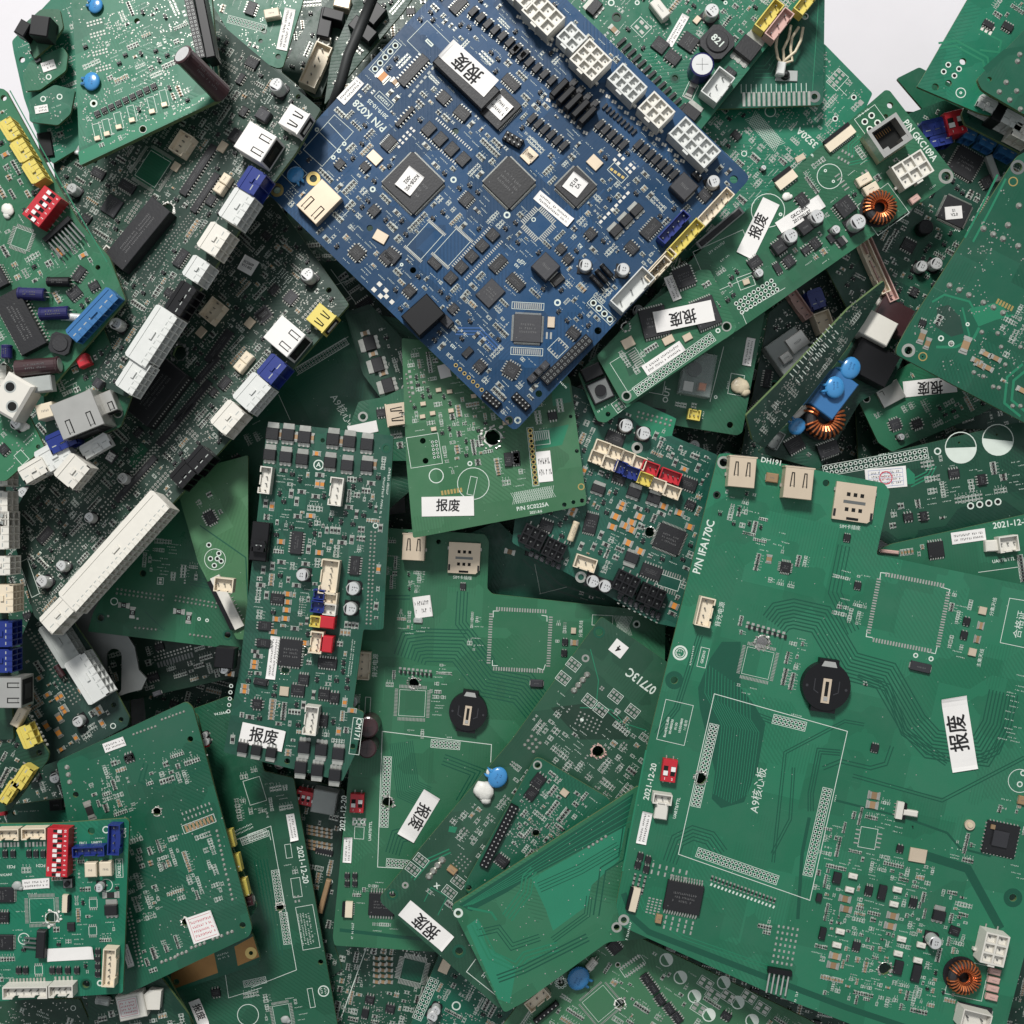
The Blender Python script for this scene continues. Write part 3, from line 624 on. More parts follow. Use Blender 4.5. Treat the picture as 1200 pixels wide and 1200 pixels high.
    def pads(s, x, y, nx, ny, px, py, w, h, r=None, m='solder', z=.35):
        u, v = s.T(x, y); a = s.rot(r); px, py, w, h = [s.sz(t) for t in (px, py, w, h)]; s.pad.at(u, v, a)
        for i in range(nx):
            for j in range(ny): s.pad.box((i-(nx-1)/2.)*px, (j-(ny-1)/2.)*py, w, h, .1, z, m)
        s.pad.at(); s.mark(u, v, nx*px, ny*py, a, 0)
    def dots(s, x, y, nx, ny, p, d, r=None, m='solder', skip=0):
        """solder blobs of through-hole pins"""
        u, v = s.T(x, y); a = s.rot(r); p, d = s.sz(p), s.sz(d); s.pad.at(u, v, a)
        for i in range(nx):
            for j in range(ny):
                if s.rn.random() >= skip: s.pad.cyl((i-(nx-1)/2.)*p, (j-(ny-1)/2.)*p, d/2, .1, d*.3, m, 8, d*.22)
        s.pad.at(); s.mark(u, v, nx*p, ny*p, a, 0)
    def pth(s, x, y, nx, ny, p, d, r=None, m='silk', frame=True):
        u, v = s.T(x, y); a = s.rot(r); p, d = s.sz(p), s.sz(d); s.pad.at(u, v, a); s.silk.at(u, v, a)
        for i in range(nx):
            for j in range(ny):
                X, Y = (i-(nx-1)/2.)*p, (j-(ny-1)/2.)*p; ar = math.radians(a)
                if s.inh(u+X*math.cos(ar)-Y*math.sin(ar), v+X*math.sin(ar)+Y*math.cos(ar)): continue
                s.pad.disc(X, Y, d/2, .25, m, 10, d*.31); s.pad.disc(X, Y, d*.32, .2, 'hole', 8)
        w, h = nx*p/2+.6, ny*p/2+.6
        if frame: s.silk.line([(-w, -h), (w, -h), (w, h), (-w, h)], .6, .2, 'silk', True)
        s.pad.at(); s.silk.at(); s.mark(u, v, 2*w, 2*h, a, 0)
    def qpads(s, x, y, w, h, n, l=14, r=None, mark=True, pw=None, frame=True):
        for k, (dx, dy, vert) in enumerate(((0, -h/2, 0), (0, h/2, 0), (-w/2, 0, 1), (w/2, 0, 1))):
            a = math.radians(s.ang if r is None else r); X = x+dx*math.cos(a)-dy*math.sin(a); Y = y+dx*math.sin(a)+dy*math.cos(a); L_ = (h if vert else w)*.86; p = L_/n
            if vert: s.pads(X, Y, 1, n, p, p, l, p*.5, r)
            else: s.pads(X, Y, n, 1, p, p, p*.55, l, r)
        if frame: s.rect(x, y, w*.8, h*.8, r, 1.6*K/3.75, mark=mark)
    def hole(s, x, y, d, ring=0, m='solder'):
        u, v = s.T(x, y); R = s.sz(d)/2; s.holes.append((u, v, R, 0))
        if ring: s.pad.disc(u, v, s.sz(ring)/2, .2, m, 24, R*1.03)
        s.mark(u, v, s.sz(max(ring, d)), s.sz(max(ring, d)), 0, 1)
    def drill(s, x, y, d, deb='whiteglue', big=1.):
        u, v = s.T(x, y); R = s.sz(d)/2; s.holes.append((u, v, R, .16)); rn = s.rn
        g = MB(); kk = 22; ro = [R*(1.08+.3*big*rn.random()**2) for _ in range(kk)]; n0 = g.V([(R*1.04*math.cos(6.2832*i/kk), R*1.04*math.sin(6.2832*i/kk), .75) for i in range(kk)]+[(ro[i]*math.cos(6.2832*i/kk), ro[i]*math.sin(6.2832*i/kk), .3) for i in range(kk)])
        g.F(n0, [(i, kk+i, kk+(i+1) % kk, (i+1) % kk) for i in range(kk)], deb if deb != 'tin' else 'solder')
        for i in range(16):
            a = 6.28*i/16+rn.uniform(-.2, .2); rr = R*rn.uniform(1.0, 1.45*big); q = R*rn.uniform(.08, .34)
            g.ball(rr*math.cos(a), rr*math.sin(a), .5, q, q*rn.uniform(.5, 1), q*.7, deb if rn.random() < .75 else 'tin', 6, 4, .3, i)
        s.mark(u, v, R*2.6, R*2.6, 0, 0); s.comps.append((lambda g=g: [('drill_debris', g)], u, v, 0, 0, 2*R, None, None, None))
    def blob(s, x, y, d, m='glue', h=.4):
        D = s.sz(d)/2; sd = s.rn.randint(0, 99)
        def f():
            g = MB(); g.smooth = True; g.ball(0, 0, D*h*.6, D, D*.85, D*h, m, 14, 8, .1, sd); g.ball(D*.6, -D*.5, D*h*.5, D*.6, D*.5, D*h*.8, m, 12, 6, .1, sd+1); return [('glue_blob', g)]
        s.put(f, x, y, D*2, D*2, None)
    def vias(s, x, y, w, h, n, r=None, d=5):
        u, v = s.T(x, y); a = math.radians(s.rot(r)); W, Hh = s.sz(w), s.sz(h)
        for i in range(n):
            p, q = s.rn.uniform(-W/2, W/2), s.rn.uniform(-Hh/2, Hh/2); X = u+math.cos(a)*p-math.sin(a)*q; Y = v+math.sin(a)*p+math.cos(a)*q
            if s.free(X, Y, 1, 1): s.pad.disc(X, Y, s.sz(d)/2*s.rn.uniform(.7, 1.2), .22, 'solder', 6)
    def free(s, u, v, w, h):
        x0, y0 = int(u-w/2-s.bb[0]), int(v-h/2-s.bb[1]); x1, y1 = int(math.ceil(u+w/2-s.bb[0])), int(math.ceil(v+h/2-s.bb[1]))
        if x0 < 0 or y0 < 0 or x1 >= s.occ.shape[0] or y1 >= s.occ.shape[1]: return False
        return not s.occ[x0:x1+1, y0:y1+1].any()
    def fill(s, x, y, w, h, style='RRRCCQP', dens=1., r=None, sc_=1.): s.fills.append((s.T(x, y), s.sz(w), s.sz(h), style, dens, s.rot(r), sc_))
    def fillall(s, style='RRRCCQP', dens=1., sc_=1.):
        b = s.bb; s.fills.append((((b[0]+b[2])/2, (b[1]+b[3])/2), b[2]-b[0], b[3]-b[1], style, dens, 0, sc_))
    def do_fill(s, c, W, Hh, style, dens, rot, f):
        rn = s.rn; N = int(W*Hh/70*dens*1.6); a = math.radians(rot); ca, sa = math.cos(a), math.sin(a)
        for _ in range(N):
            t = rn.choice(style); p, q = rn.uniform(-W/2, W/2), rn.uniform(-Hh/2, Hh/2); u = c[0]+ca*p-sa*q; v = c[1]+sa*p+ca*q
            ver = rn.random() < .5; kx = rn.choice((1, 1, .75, 1.25))*f
            if t in 'RCPTD':
                n = rn.choice((1, 2, 3, 4, 5, 6, 8) if t != 'T' else (1, 2)); lw, lh = (4.2*kx, 2.1*kx) if t != 'T' else (7*f, 4.2*f)
                if t == 'D': lw, lh, n = 7*f, 3.6*f, 1
                pit = lh+1.5; gw, gh = lw*1.4+(3.2 if rn.random() < .6 else 0), n*pit
                if ver: gw, gh = gh, gw
                if not s.free(u, v, gw, gh): continue
                for i in range(n):
                    o = (i-(n-1)/2.)*pit; X, Y = (u+o, v) if ver else (u, v+o); rr = 90 if ver else 0
                    if t == 'P':
                        s.pad.at(X, Y, rr); s.pad.box(-lw*.4, 0, lw*.36, lh, .1, .3, 'solder'); s.pad.box(lw*.4, 0, lw*.36, lh, .1, .3, 'solder'); s.pad.at()
                    else:
                        mm = {'R': 'resistor', 'C': 'ceramic', 'T': 'tantalum', 'D': 'resistor'}[t]; w_, h_ = q5(lw), q5(lh)
                        s.comps.append((lambda w_=w_, h_=h_, mm=mm: c_res(w_, h_, mm), X, Y, rr, 0, w_, ('res', w_, h_, mm), None, None))
                    s.silk.at(X, Y, rr); l2 = lw*.72; k2 = lh/2+.55
                    if rn.random() < .8: s.silk.line([(-l2, -k2), (l2, -k2)], .35, .2, 'silk'); s.silk.line([(-l2, k2), (l2, k2)], .35, .2, 'silk')
                    if rn.random() < .5: s.silk.line([(-l2, -k2), (-l2, k2)], .35, .2, 'silk'); s.silk.line([(l2, -k2), (l2, k2)], .35, .2, 'silk')
                    s.silk.at()
                    if gw+gh > n*pit+lw*1.4+2: scribble(s.silk, X+(0 if ver else lw*.72+2.1), Y+(lw*.72+2.1 if ver else 0), 3.4, 1.9, .2, 'silk', rn, 1, rr)
                s.mark(u, v, gw, gh, 0, .2)
            elif t == 'Q':
                if not s.free(u, v, 7*f, 7*f): continue
                w_, h_ = q5(5.5*f), q5(3.*f); s.comps.append((lambda w_=w_, h_=h_: c_sot(w_, h_), u, v, rn.choice((0, 90, 180, 270)), 0, w_, ('sot', w_, h_), None, None)); s.mark(u, v, 7*f, 7*f, 0, .3)
                scribble(s.silk, u, v+4.6*f, 5, 1.8, .2, 'silk', rn)
            elif t in 'SIN':
                w_, h_ = {'S': (12, 9), 'I': (22, 11), 'N': (11, 11)}[t]; w_ *= f; h_ *= f; lg = 4 if t == 'N' else 2
                W_, H_ = (h_, w_) if ver else (w_, h_)
                if not s.free(u, v, W_+7, H_+7): continue
                w_, h_ = q5(w_), q5(h_); s.comps.append((lambda w_=w_, h_=h_, lg=lg: c_ic(w_, h_, lg, 0, 3., False, True, 2.6, int(w_)), u, v, 90 if ver else 0, 0, w_, ('ic', w_, h_, lg, 0, 3., False, True, 2.6), None, None)); s.mark(u, v, W_+6, H_+6, 0, .5)
                scribble(s.silk, u, v+H_/2+4.5, 6, 2, .2, 'silk', rn)
            elif t == 'E':
                if not s.free(u, v, 17*f, 17*f): continue
                d = q5(15*f); s.comps.append((lambda d=d: c_ecap(d), u, v, rn.choice((0, 90, 180)), 0, d, ('ec', d), None, None)); s.mark(u, v, d+2, d+2)
            elif t == 'X':
                if not s.free(u, v, 10*f, 8*f): continue
                s.comps.append((lambda f=f: c_crystal(q5(8*f), q5(6*f)), u, v, 0, 0, 8, ('xt', f), None, None)); s.mark(u, v, 10*f, 8*f)
            elif t == 'V':
                for i in range(rn.randint(2, 7)):
                    X, Y = u+rn.uniform(-8, 8), v+rn.uniform(-8, 8)
                    if s.free(X, Y, 1, 1): s.pad.disc(X, Y, rn.uniform(.5, 1.), .22, 'solder', 6)
            elif t == 'M':
                if s.free(u, v, 12, 3): scribble(s.silk, u, v, 11, 2.4, .2, 'silk', rn); s.mark(u, v, 12, 3, 0, 0)
            elif t == 'H':
                n = rn.randint(4, 9); gw, gh = n*4.5, 10
                if ver: gw, gh = gh, gw
                if not s.free(u, v, gw+2, gh+1): continue
                s.pad.at(u, v, 90 if ver else 0)
                for i in range(n):
                    for j in (-.5, .5): s.pad.disc((i-(n-1)/2.)*4.5, j*4.5, 1.7, .25, 'solder', 8, .8); s.pad.disc((i-(n-1)/2.)*4.5, j*4.5, .85, .22, 'hole', 6)
                s.pad.at(); s.mark(u, v, gw, gh)
    def world(s):
        M = Matrix.Identity(4)
        for i, e in enumerate((s.e1, s.e2, s.n)):
            for j in range(3): M[j][i] = e[j]
        M.translation = s.p0*S; return M
CACHE = {}
def build(b):
    deep = b.parent is not None
    # cells outside the outline or well under another board take no small parts
    xs = np.arange(b.occ.shape[0])+.5+b.bb[0]; ys = np.arange(b.occ.shape[1])+.5+b.bb[1]; X, Y = np.meshgrid(xs, ys, indexing='ij')
    sh = [(x*(1-5./max(8, abs(x))) if abs(x) > 8 else x, y*(1-5./max(8, abs(y))) if abs(y) > 8 else y) for x, y in b.out]
    ins = inpoly(X, Y, sh)
    WX = b.p0.x+b.e1.x*X+b.e2.x*Y; WY = b.p0.y+b.e1.y*X+b.e2.y*Y; WZ = b.p0.z+b.e1.z*X+b.e2.z*Y; f = H/(H-WZ); PX = 600+WX*f; PY = 600-WY*f
    hid = (PX < -12) | (PX > 1212) | (PY < -12) | (PY > 1212); near = []
    for o in BOARDS:
        if o is b or o is b.parent: continue
        cx, cy = o.c; m = max(30, min(math.hypot(p[0]-cx, p[1]-cy) for p in o.px)); q = 1-16./m; pp = [(cx+(p[0]-cx)*q, cy+(p[1]-cy)*q) for p in o.px]
        zo = o.p0.z-(o.n.x*(WX-o.p0.x)+o.n.y*(WY-o.p0.y))/o.n.z
        if (zo > WZ).any(): hid |= inpoly(PX, PY, pp) & (zo > WZ)
    b.hid = hid; b.occ |= ~ins | hid
    for fl in b.fills: b.do_fill(*fl)
    if deep:
        M = b.parent.root_M.inverted() @ b.world(); root = None
    else:
        root = obj(b.name, None); root.matrix_basis = b.world(); b.root_M = b.world(); root['label'] = b.label; root['category'] = b.cat; root.empty_display_size = .1; b.root = root
        root['group'] = 'scrapped circuit boards in the pile' if b.cat == 'circuit board' else None
    # plate
    outer = [Vector((x, y, 0)) for x, y in b.out]; polys = [outer]
    for (u, v, R, jag) in b.holes:
        if not all(inpoly([u+1.25*R*math.cos(t)], [v+1.25*R*math.sin(t)], b.out)[0] for t in (0, .8, 1.6, 2.4, 3.1, 3.9, 4.7, 5.5)): print('HOLE', b.label[:40], [round(q) for q in b.px_of(u, v)]); continue
        k = 14; polys.append([Vector((u+R*(1+b.rn.uniform(-jag, jag))*math.cos(6.2832*i/k), v+R*(1+b.rn.uniform(-jag, jag))*math.sin(6.2832*i/k), 0)) for i in range(k)])
    for q, z, m in b.areas:      # printed or poured patches keep the drilled holes open
        ps = [[Vector((x, y, 0)) for x, y in q]]
        for (u, v, R, jag) in b.holes:
            if all(inpoly([u+1.3*R*math.cos(t)], [v+1.3*R*math.sin(t)], q)[0] for t in (0, 1, 2, 3, 4, 5)): ps.append([Vector((u+1.2*R*math.cos(6.2832*i/14), v+1.2*R*math.sin(6.2832*i/14), 0)) for i in range(14)])
        al = [p for k in ps for p in k]; n = b.silk.V([(p.x, p.y, z) for p in al])
        for t in tessellate_polygon(ps):
            A_, B_, C_ = (al[i] for i in t); b.silk.F(n, [t if (B_-A_).cross(C_-A_).z > 0 else (t[0], t[2], t[1])], m)
    tri = tessellate_polygon(polys); pts = [p for q in polys for p in q]; mb = MB(); n = mb.V([(p.x, p.y, 0) for p in pts]); n2 = mb.V([(p.x, p.y, -b.thk) for p in pts])
    for t in tri:
        a, c, d = (pts[i] for i in t)
        if (c-a).cross(d-a).z < 0: t = (t[0], t[2], t[1])
        mb.F(n, [t], b.mk); mb.F(n2, [(t[2], t[1], t[0])], b.mk)
    o0 = 0
    for q in polys:
        k = len(q)
        for i in range(k): mb.f.append((n+o0+i, n+o0+(i+1) % k, n2+o0+(i+1) % k, n2+o0+i)); mb.m.append(b.edge)
        o0 += k
    for g in (b.tr, b.pad, b.silk):
        k = len(mb.v); mb.v += g.v; mb.f += [tuple(i+k for i in f_) for f_ in g.f]; mb.m += g.m
    me = mb.mesh('board_plate')
    plate = obj('board_plate' if not deep else b.name, me, b.parent.root if deep else root, M if deep else None)
    if deep and b.label: plate['label'] = b.label
    par = plate if deep else root
    # components: up to 100 of a kind one by one, the rest in one piece
    seen = {}; lst = []
    for c in b.comps:
        u, v = c[1], c[2]; px, py, _ = b.px_of(u, v); ix, iy = int(u-b.bb[0]), int(v-b.bb[1])
        if not (-30 < px < 1230 and -30 < py < 1230): continue
        if 0 <= ix < hid.shape[0] and 0 <= iy < hid.shape[1] and hid[ix, iy] and c[5] < 14: continue
        lst.append(c)
    lst.sort(key=lambda c: -c[5]); rest = {}
    for parts, u, v, a, z, size, key, lab, tilt in lst:
        if key is not None and key in CACHE: pr = CACHE[key]
        else:
            g = parts(); pr = [[nm, q, None] for nm, q in g]
            if key is not None: CACHE[key] = pr
        nm = pr[0][0]; seen[nm] = seen.get(nm, 0)+1
        if seen[nm] > 96: rest.setdefault(nm, []).append((pr, u, v, a)); continue
        M = Matrix.Translation((u*S, v*S, z*S)) @ Matrix.Rotation(math.radians(a), 4, 'Z')
        if tilt: M = M @ Matrix.Rotation(math.radians(tilt[0]), 4, 'X') @ Matrix.Rotation(math.radians(tilt[1]), 4, 'Y')
        if deep and len(pr) > 1:
            if pr[0][2] is None or not isinstance(pr[0][2], tuple):
                j = MB(); j.smooth = pr[0][1].smooth
                for _, q, _m in pr: k = len(j.v); j.v += q.v; j.f += [tuple(i+k for i in f_) for f_ in q.f]; j.m += q.m
                dm = j.mesh(nm)
            o = obj(nm, dm, par, M)
        else:
            for q in pr:
                if q[2] is None: q[2] = q[1].mesh(q[0])
            o = obj(nm, pr[0][2], par, M)
            for q in pr[1:]: obj(q[0], q[2], o)
        if lab: o['label'] = lab
    for nm, L_ in rest.items():
        j = MB()
        for pr, u, v, a in L_:
            ca, sa = math.cos(math.radians(a)), math.sin(math.radians(a))
            for _, q, _m in pr: k = len(j.v); j.v += [(u+ca*x-sa*y, v+sa*x+ca*y, z) for x, y, z in q.v]; j.f += [tuple(i+k for i in f_) for f_ in q.f]; j.m += q.m
        o = obj(nm, j.mesh(nm), par); o['kind'] = 'stuff'
    for fn in b.extra: fn(b, par)
def check_layers():
    rn = random.Random(1)
    for i, a in enumerate(BOARDS):
        for j in range(i+1, len(BOARDS)):
            b = BOARDS[j]
            if b.parent is a: continue
            x0 = max(min(p[0] for p in a.px), min(p[0] for p in b.px)); x1 = min(max(p[0] for p in a.px), max(p[0] for p in b.px))
            y0 = max(min(p[1] for p in a.px), min(p[1] for p in b.px)); y1 = min(max(p[1] for p in a.px), max(p[1] for p in b.px))
            if x1 <= x0 or y1 <= y0: continue
            X = np.array([rn.uniform(x0, x1) for _ in range(400)]); Y = np.array([rn.uniform(y0, y1) for _ in range(400)])
            m = inpoly(X, Y, a.px) & inpoly(X, Y, b.px)
            if m.sum() < 4: continue
            d = np.array([a.unp(x, y).z-b.unp(x, y).z for x, y in zip(X[m], Y[m])])
            if d.min() < 5.5 and d.max() > -5.5: print('LAYER', a.label[:30], '|', b.label[:30], round(d.min()), round(d.max()))
# ---------------------------------------------------------------- the pile, upper left
ST = 'RRRCCPPQMS'; DN = 'RRRRCCCQQSPPIMT'; BK = 'PPPVVVMHRC'
# pale board with ribbon socket
tile(0, 0)
b = Board('pale green board at top left with a brown capacitor lying across its corner', 'green_pale', 44, -24, [(312, -60), (925, -60), (968, 435), (350, 728), (335, 330)], slope=(.03, -.05), thk=7)
b.area([(344, 668), (350, 722), (962, 432), (955, 385)], 'trace_light')
b.hole(628, 568, 28, 34); b.hole(365, 700, 22); b.hole(935, 412, 22); b.hole(602, 92, 26); b.hole(412, 455, 18, 34, 'silk')
b.sock(858, 120, 2, 17, 17, r=77, z=16); b.relay(903, 112, 310, 44, r=78, z=22, m='black')
b.lcap(848, 292, 250, 92, r=36, z=26, tilt=(0, 58)); b.disc(418, 22, 72, r=-70); b.disc(400, 355, 84, r=-85)
for x, y in ((428, 580), (470, 560), (522, 530), (580, 500), (668, 462), (722, 432)):
    b.rect(x, y, 30, 74, -15); b.xtal(x+2, y+30, 26, 20, -15)
for i in range(9): b.ic(430+i*31, 502-i*15, 26, 20, l=1.6, mark=False)
b.line([(905, -20), (950, 400)], 3); b.scrib(920, 30, 90, 16, r=80)
for x, y in ((430, 150), (440, 230), (415, 100), (455, 300)): b.pads(x, y, 5, 2, 15, 14, 9, 8, r=-15)
b.fill(640, 300, 640, 560, 'PPPRRVHMMCQV', 1.5, sc_=.95); b.fillall('PVVM', .6)
# boards behind it
b = Board('irregular green panel behind the pale board at the top left corner', 'green', -20, -22, [(52, 180), (90, 140), (240, -20), (420, -40), (430, 600), (230, 720), (150, 560), (105, 430), (60, 230)])
b.hole(97, 262, 26); b.hole(370, 100, 22); b.fillall('VPPRMH', 1.5, .9)
b = Board('small green board holding a black audio jack near the top left corner', 'green_pale', 4, -30, [(100, 110), (180, 40), (262, 40), (278, 120), (232, 188), (150, 260)])
b.relay(182, 122, 82, 88, r=8, z=24, m='black'); b.relay(105, 130, 50, 66, r=30, z=20, m='black'); b.circ(240, 120, 30); b.fillall('PVM', 1)
b = Board('rounded small green board with a white barcode label under the audio jack', 'green_pale', -2, -30, [(130, 270), (275, 205), (298, 240), (290, 310), (175, 395), (110, 400), (100, 330)])
b.label_(214, 290, 60, 42, r=-18); b.circ(214, 338, 26, 5); b.ic(160, 250, 26, 60, 0); b.fillall('PRVM', 1.2)
b = Board('small green board with cut corners and a white label beside the pale board', 'green_pale', 2, -20, [(125, 440), (240, 372), (330, 395), (310, 500), (255, 550), (130, 535)])
b.label_(183, 480, 58, 34, r=-10); b.circ(190, 435, 26, 5); b.circ(262, 425, 26, 5); b.fillall('PRVM', 1.2)
b = Board('dark green board edge with a black plug under the small cut corner board', 'green_dark', -35, -65, [(150, 560), (290, 540), (340, 640), (270, 720), (230, 720)])
b.relay(205, 640, 60, 110, r=-10, z=18, m='black'); b.ecap(325, 640, 50); b.fillall(DN, 1)
tile(300, 0)
b = Board('green board with a long white barcode label behind the top left boards', 'green', -66, -70, [(-240, -60), (215, -60), (205, 10), (118, 295), (95, 300), (-60, 240)])
b.label_(132, 130, 185, 48, '', r=-78, label='long white barcode label'); b.block(70, 60, 66, 40, 10, 'cream', r=-10); b.hole(36, 138, 26); b.hole(97, 248, 24); b.hole(20, 180, 20); b.ic(-20, 40, 60, 40); b.pth(-40, 105, 12, 2, 14, 11, r=15); b.scrib(100, 30, 50, 20, 2); b.fillall('PRCMV', 1.2)
b = Board('thin board standing on edge with a cream plug beside the grey cable', 'green_dark', -126, -66, [(110, 310), (225, 100), (380, -60), (468, -60), (285, 425), (255, 430)], slope=(-.12, -.06), rad=2)
b.jst(262, 290, 200, 74, 5, 'cream', r=-66, z=18); b.jst(300, 180, 40, 50, 2, 'nylon', r=-66); b.relay(305, 105, 56, 130, r=12, z=18, m='black'); b.relay(340, 70, 90, 46, r=14, z=22, m='black'); b.relay(380, 10, 70, 60, r=12, z=16, m='tin_warm'); b.fillall('RRCPQ', 1.5)
b = Board('dark board stuffed with black parts left of the blue board top corner', 'green_dark', -112, -50, [(330, 250), (470, -80), (740, -80), (640, 60), (300, 460)]); b.relay(520, 60, 90, 70, r=-50, z=14, m='black'); b.relay(470, 130, 60, 120, r=-50, z=14, m='black'); b.fillall('RRSIQPC', 2)
# left edge board with yellow connectors
tile(0, 0)
b = Board('long green board at the left edge with yellow connectors and a red switch', 'green', 36, 60, [(-80, 375), (22, 392), (235, 780), (350, 980), (480, 1130), (552, 1320), (190, 1745), (-80, 1500)], slope=(-.02, .03), thk=6)
b.powl(48, 572, 95, 78, 1, 4, 'yellow', r=-122); b.powl(100, 665, 100, 82, 1, 4, 'yellow', r=-122); b.powl(152, 758, 100, 82, 1, 4, 'yellow', r=-122)
b.dip(192, 912, 158, 92, 6, r=-52, z=24); b.hdrl(252, 1008, 8, 19, 90, r=-42, m='steel_dull', z=2)
b.line([(45, 400), (265, 800), (470, 1150)], 5, 'trace_light'); b.qpads(95, 1050, 92, 100, 12, r=20)
b.blob(30, 920, 60, 'whiteglue'); b.hole(16, 430, 26); b.hole(430, 1175, 22)
tile(0, 300)
b.ic(90, 290, 270, 120, r=62, n=16, z=12, l=4); b.ic(-10, 90, 100, 60, r=62, z=8)
b.lcap(135, 165, 118, 58, 'navy', r=2); b.lcap(235, 250, 128, 60, 'navy', r=-4); b.lcap(255, 112, 100, 44, 'black', r=0); b.lcap(315, 268, 100, 38, 'alu', r=5)
b.powl(408, 258, 280, 78, 1, 8, 'bluebox', r=-47, z=20); b.ind(265, 385, 92, r=15); b.lcap(160, 485, 190, 76, 'brown', r=174); b.relay(165, 565, 130, 70, r=-8, z=14, m='dullwhite')
b.lcap(25, 420, 60, 50, 'navy', r=90); b.ic(330, 165, 60, 44, r=-40); b.ic(350, 80, 70, 36, r=-55)
b.fillall('RRRCCQSEPMT', 1.9)
# lower left boards with jacks
b = Board('green board at left with a silver network jack and a small silver port', 'green_deep', 14, -25, [(300, 350), (450, 310), (583, 605), (530, 750), (370, 820), (205, 790), (190, 600)])
b.jack(352, 700, 190, 160, r=-22, z=40); b.jack(465, 648, 88, 92, r=-22, z=18); b.powl(275, 808, 130, 105, 1, 3, 'bluep', r=-25, z=22); b.block(205, 682, 75, 65, 22, 'cream', r=-15)
b.hole(507, 495, 26, 34, 'solder'); b.hole(518, 690, 34, 44); b.lcap(510, 298, 50, 44, 'alu', r=10); b.block(365, 460, 50, 50, 14, 'red')
b.powl(240, 878, 150, 120, 2, 3, 'milky', r=-30, z=18); b.powl(322, 945, 130, 135, 2, 3, 'nylon', r=-50, z=26); b.powl(150, 940, 120, 100, 2, 3, 'nylon', r=-30, z=22); b.powl(420, 835, 140, 70, 2, 3, 'milky', r=-30, z=12)
b.scrib(430, 520, 60, 60, 4, r=-20); b.scrib(480, 560, 50, 50, 3, r=-20); b.fillall('RPQMC', 1.6)
b = Board('green board corner at the left edge with a cream socket and silver can', 'green', 24, -42, [(-60, 560), (112, 668), (195, 840), (25, 988), (-60, 988)])
b.custom(60, 620, 140, 190, lambda: (lambda m: (m.box(0, 0, 34, 46, .5, 30, 'nylon', ch=3), [m.disc(x, y, 7, 30.1, 'dullwhite', 18, 5.2) or m.disc(x, y, 5.2, 30.05, 'hole', 18) for x, y in ((-6, 9), (7, -9))], [('power_connector', m)])[-1])(MB()), r=30)
b.ecap(72, 738, 52); b.blob(105, 752, 46, 'whiteglue'); b.rect(95, 885, 40, 55); b.scrib(130, 805, 60, 30, 2); b.hole(168, 838, 20); b.ic(20, 850, 40, 40); b.fillall('RPMV', 1)
# dark board, upper of the two alike
b = Board('dark grey green board with white power connectors under the pale board', 'green_grey', 10, -57, [(376, 128), (252, 22), (60, 168), (90, 440), (150, 466), (302, 238), (346, 180)], full=True, slope=(.2, -.13))
tile(0, 0)
b.jack(1130, 632, 130, 150, r=-57, m='paper'); b.powl(1112, 800, 112, 120, 1, 2, 'bluep', r=-57, z=26); b.powl(1045, 912, 150, 135, 2, 4, 'milky', r=-57); b.powl(945, 1055, 130, 135, 2, 3, 'nylon', r=-57)
b.jst(800, 632, 100, 76, 4, 'cream', r=-57); b.ic(495, 908, 84, 84, 0, r=-57, grey=True); b.qpads(672, 742, 165, 150, 26, 16, r=-57); b.area([(675, 640), (760, 700), (665, 845), (582, 780)], 'green_deep'); b.drill(735, 922, 60)
b.ic(610, 1030, 330, 120, 0, r=-50, z=16); b.dots(760, 1030, 26, 1, 16, 8, r=-50); b.dots(800, 1010, 26, 2, 16, 7, r=-52)
b.ic(875, 750, 260, 40, r=-57, n=16); b.ic(905, 850, 200, 34, r=-57, n=14); b.xtal(980, 648, 48, 38, r=-57); b.xtal(775, 735, 40, 36, r=-57); b.block(992, 788, 44, 44, 9, 'cream', r=-57); b.block(965, 828, 44, 44, 9, 'cream', r=-57); b.ic(930, 882, 50, 40, r=-57)
b.block(1040, 600, 60, 60, 12, 'epoxy'); b.ic(435, 765, 70, 40, 2, r=30); b.block(1155, 505, 50, 60, 8, r=-57); b.ic(1110, 280, 60, 44, r=30); b.ecap(320, 832, 52); b.ic(1060, 350, 50, 26)
b.jst(475, 1120, 60, 60, 2, 'nylon', r=-50); b.lcap(345, 660, 40, 30, 'alu')
tile(300, 0)
b.usb(172, 528, 100, 108, r=123, m='paper'); b.ecap(92, 378, 64); b.hole(185, 425, 24); b.ic(28, 500, 60, 34, r=-57); b.scrib(60, 420, 90, 40, 3, r=-57)
tile(0, 300)
b.powl(868, 62, 105, 115, 1, 3, 'milky', r=-57); b.powl(800, 190, 150, 110, 1, 4, 'black', r=-57, z=22); b.powl(672, 355, 270, 150, 2, 8, 'milky', r=-57); b.powl(590, 525, 160, 110, 2, 5, 'milky', r=-57, z=20)
b.ecap(515, 300, 56); b.block(430, 860-300, 40, 40); b.fillall('VVHHRRRSIPCQ', 4)
b.ic(1015, 0, 5, 5, 0)
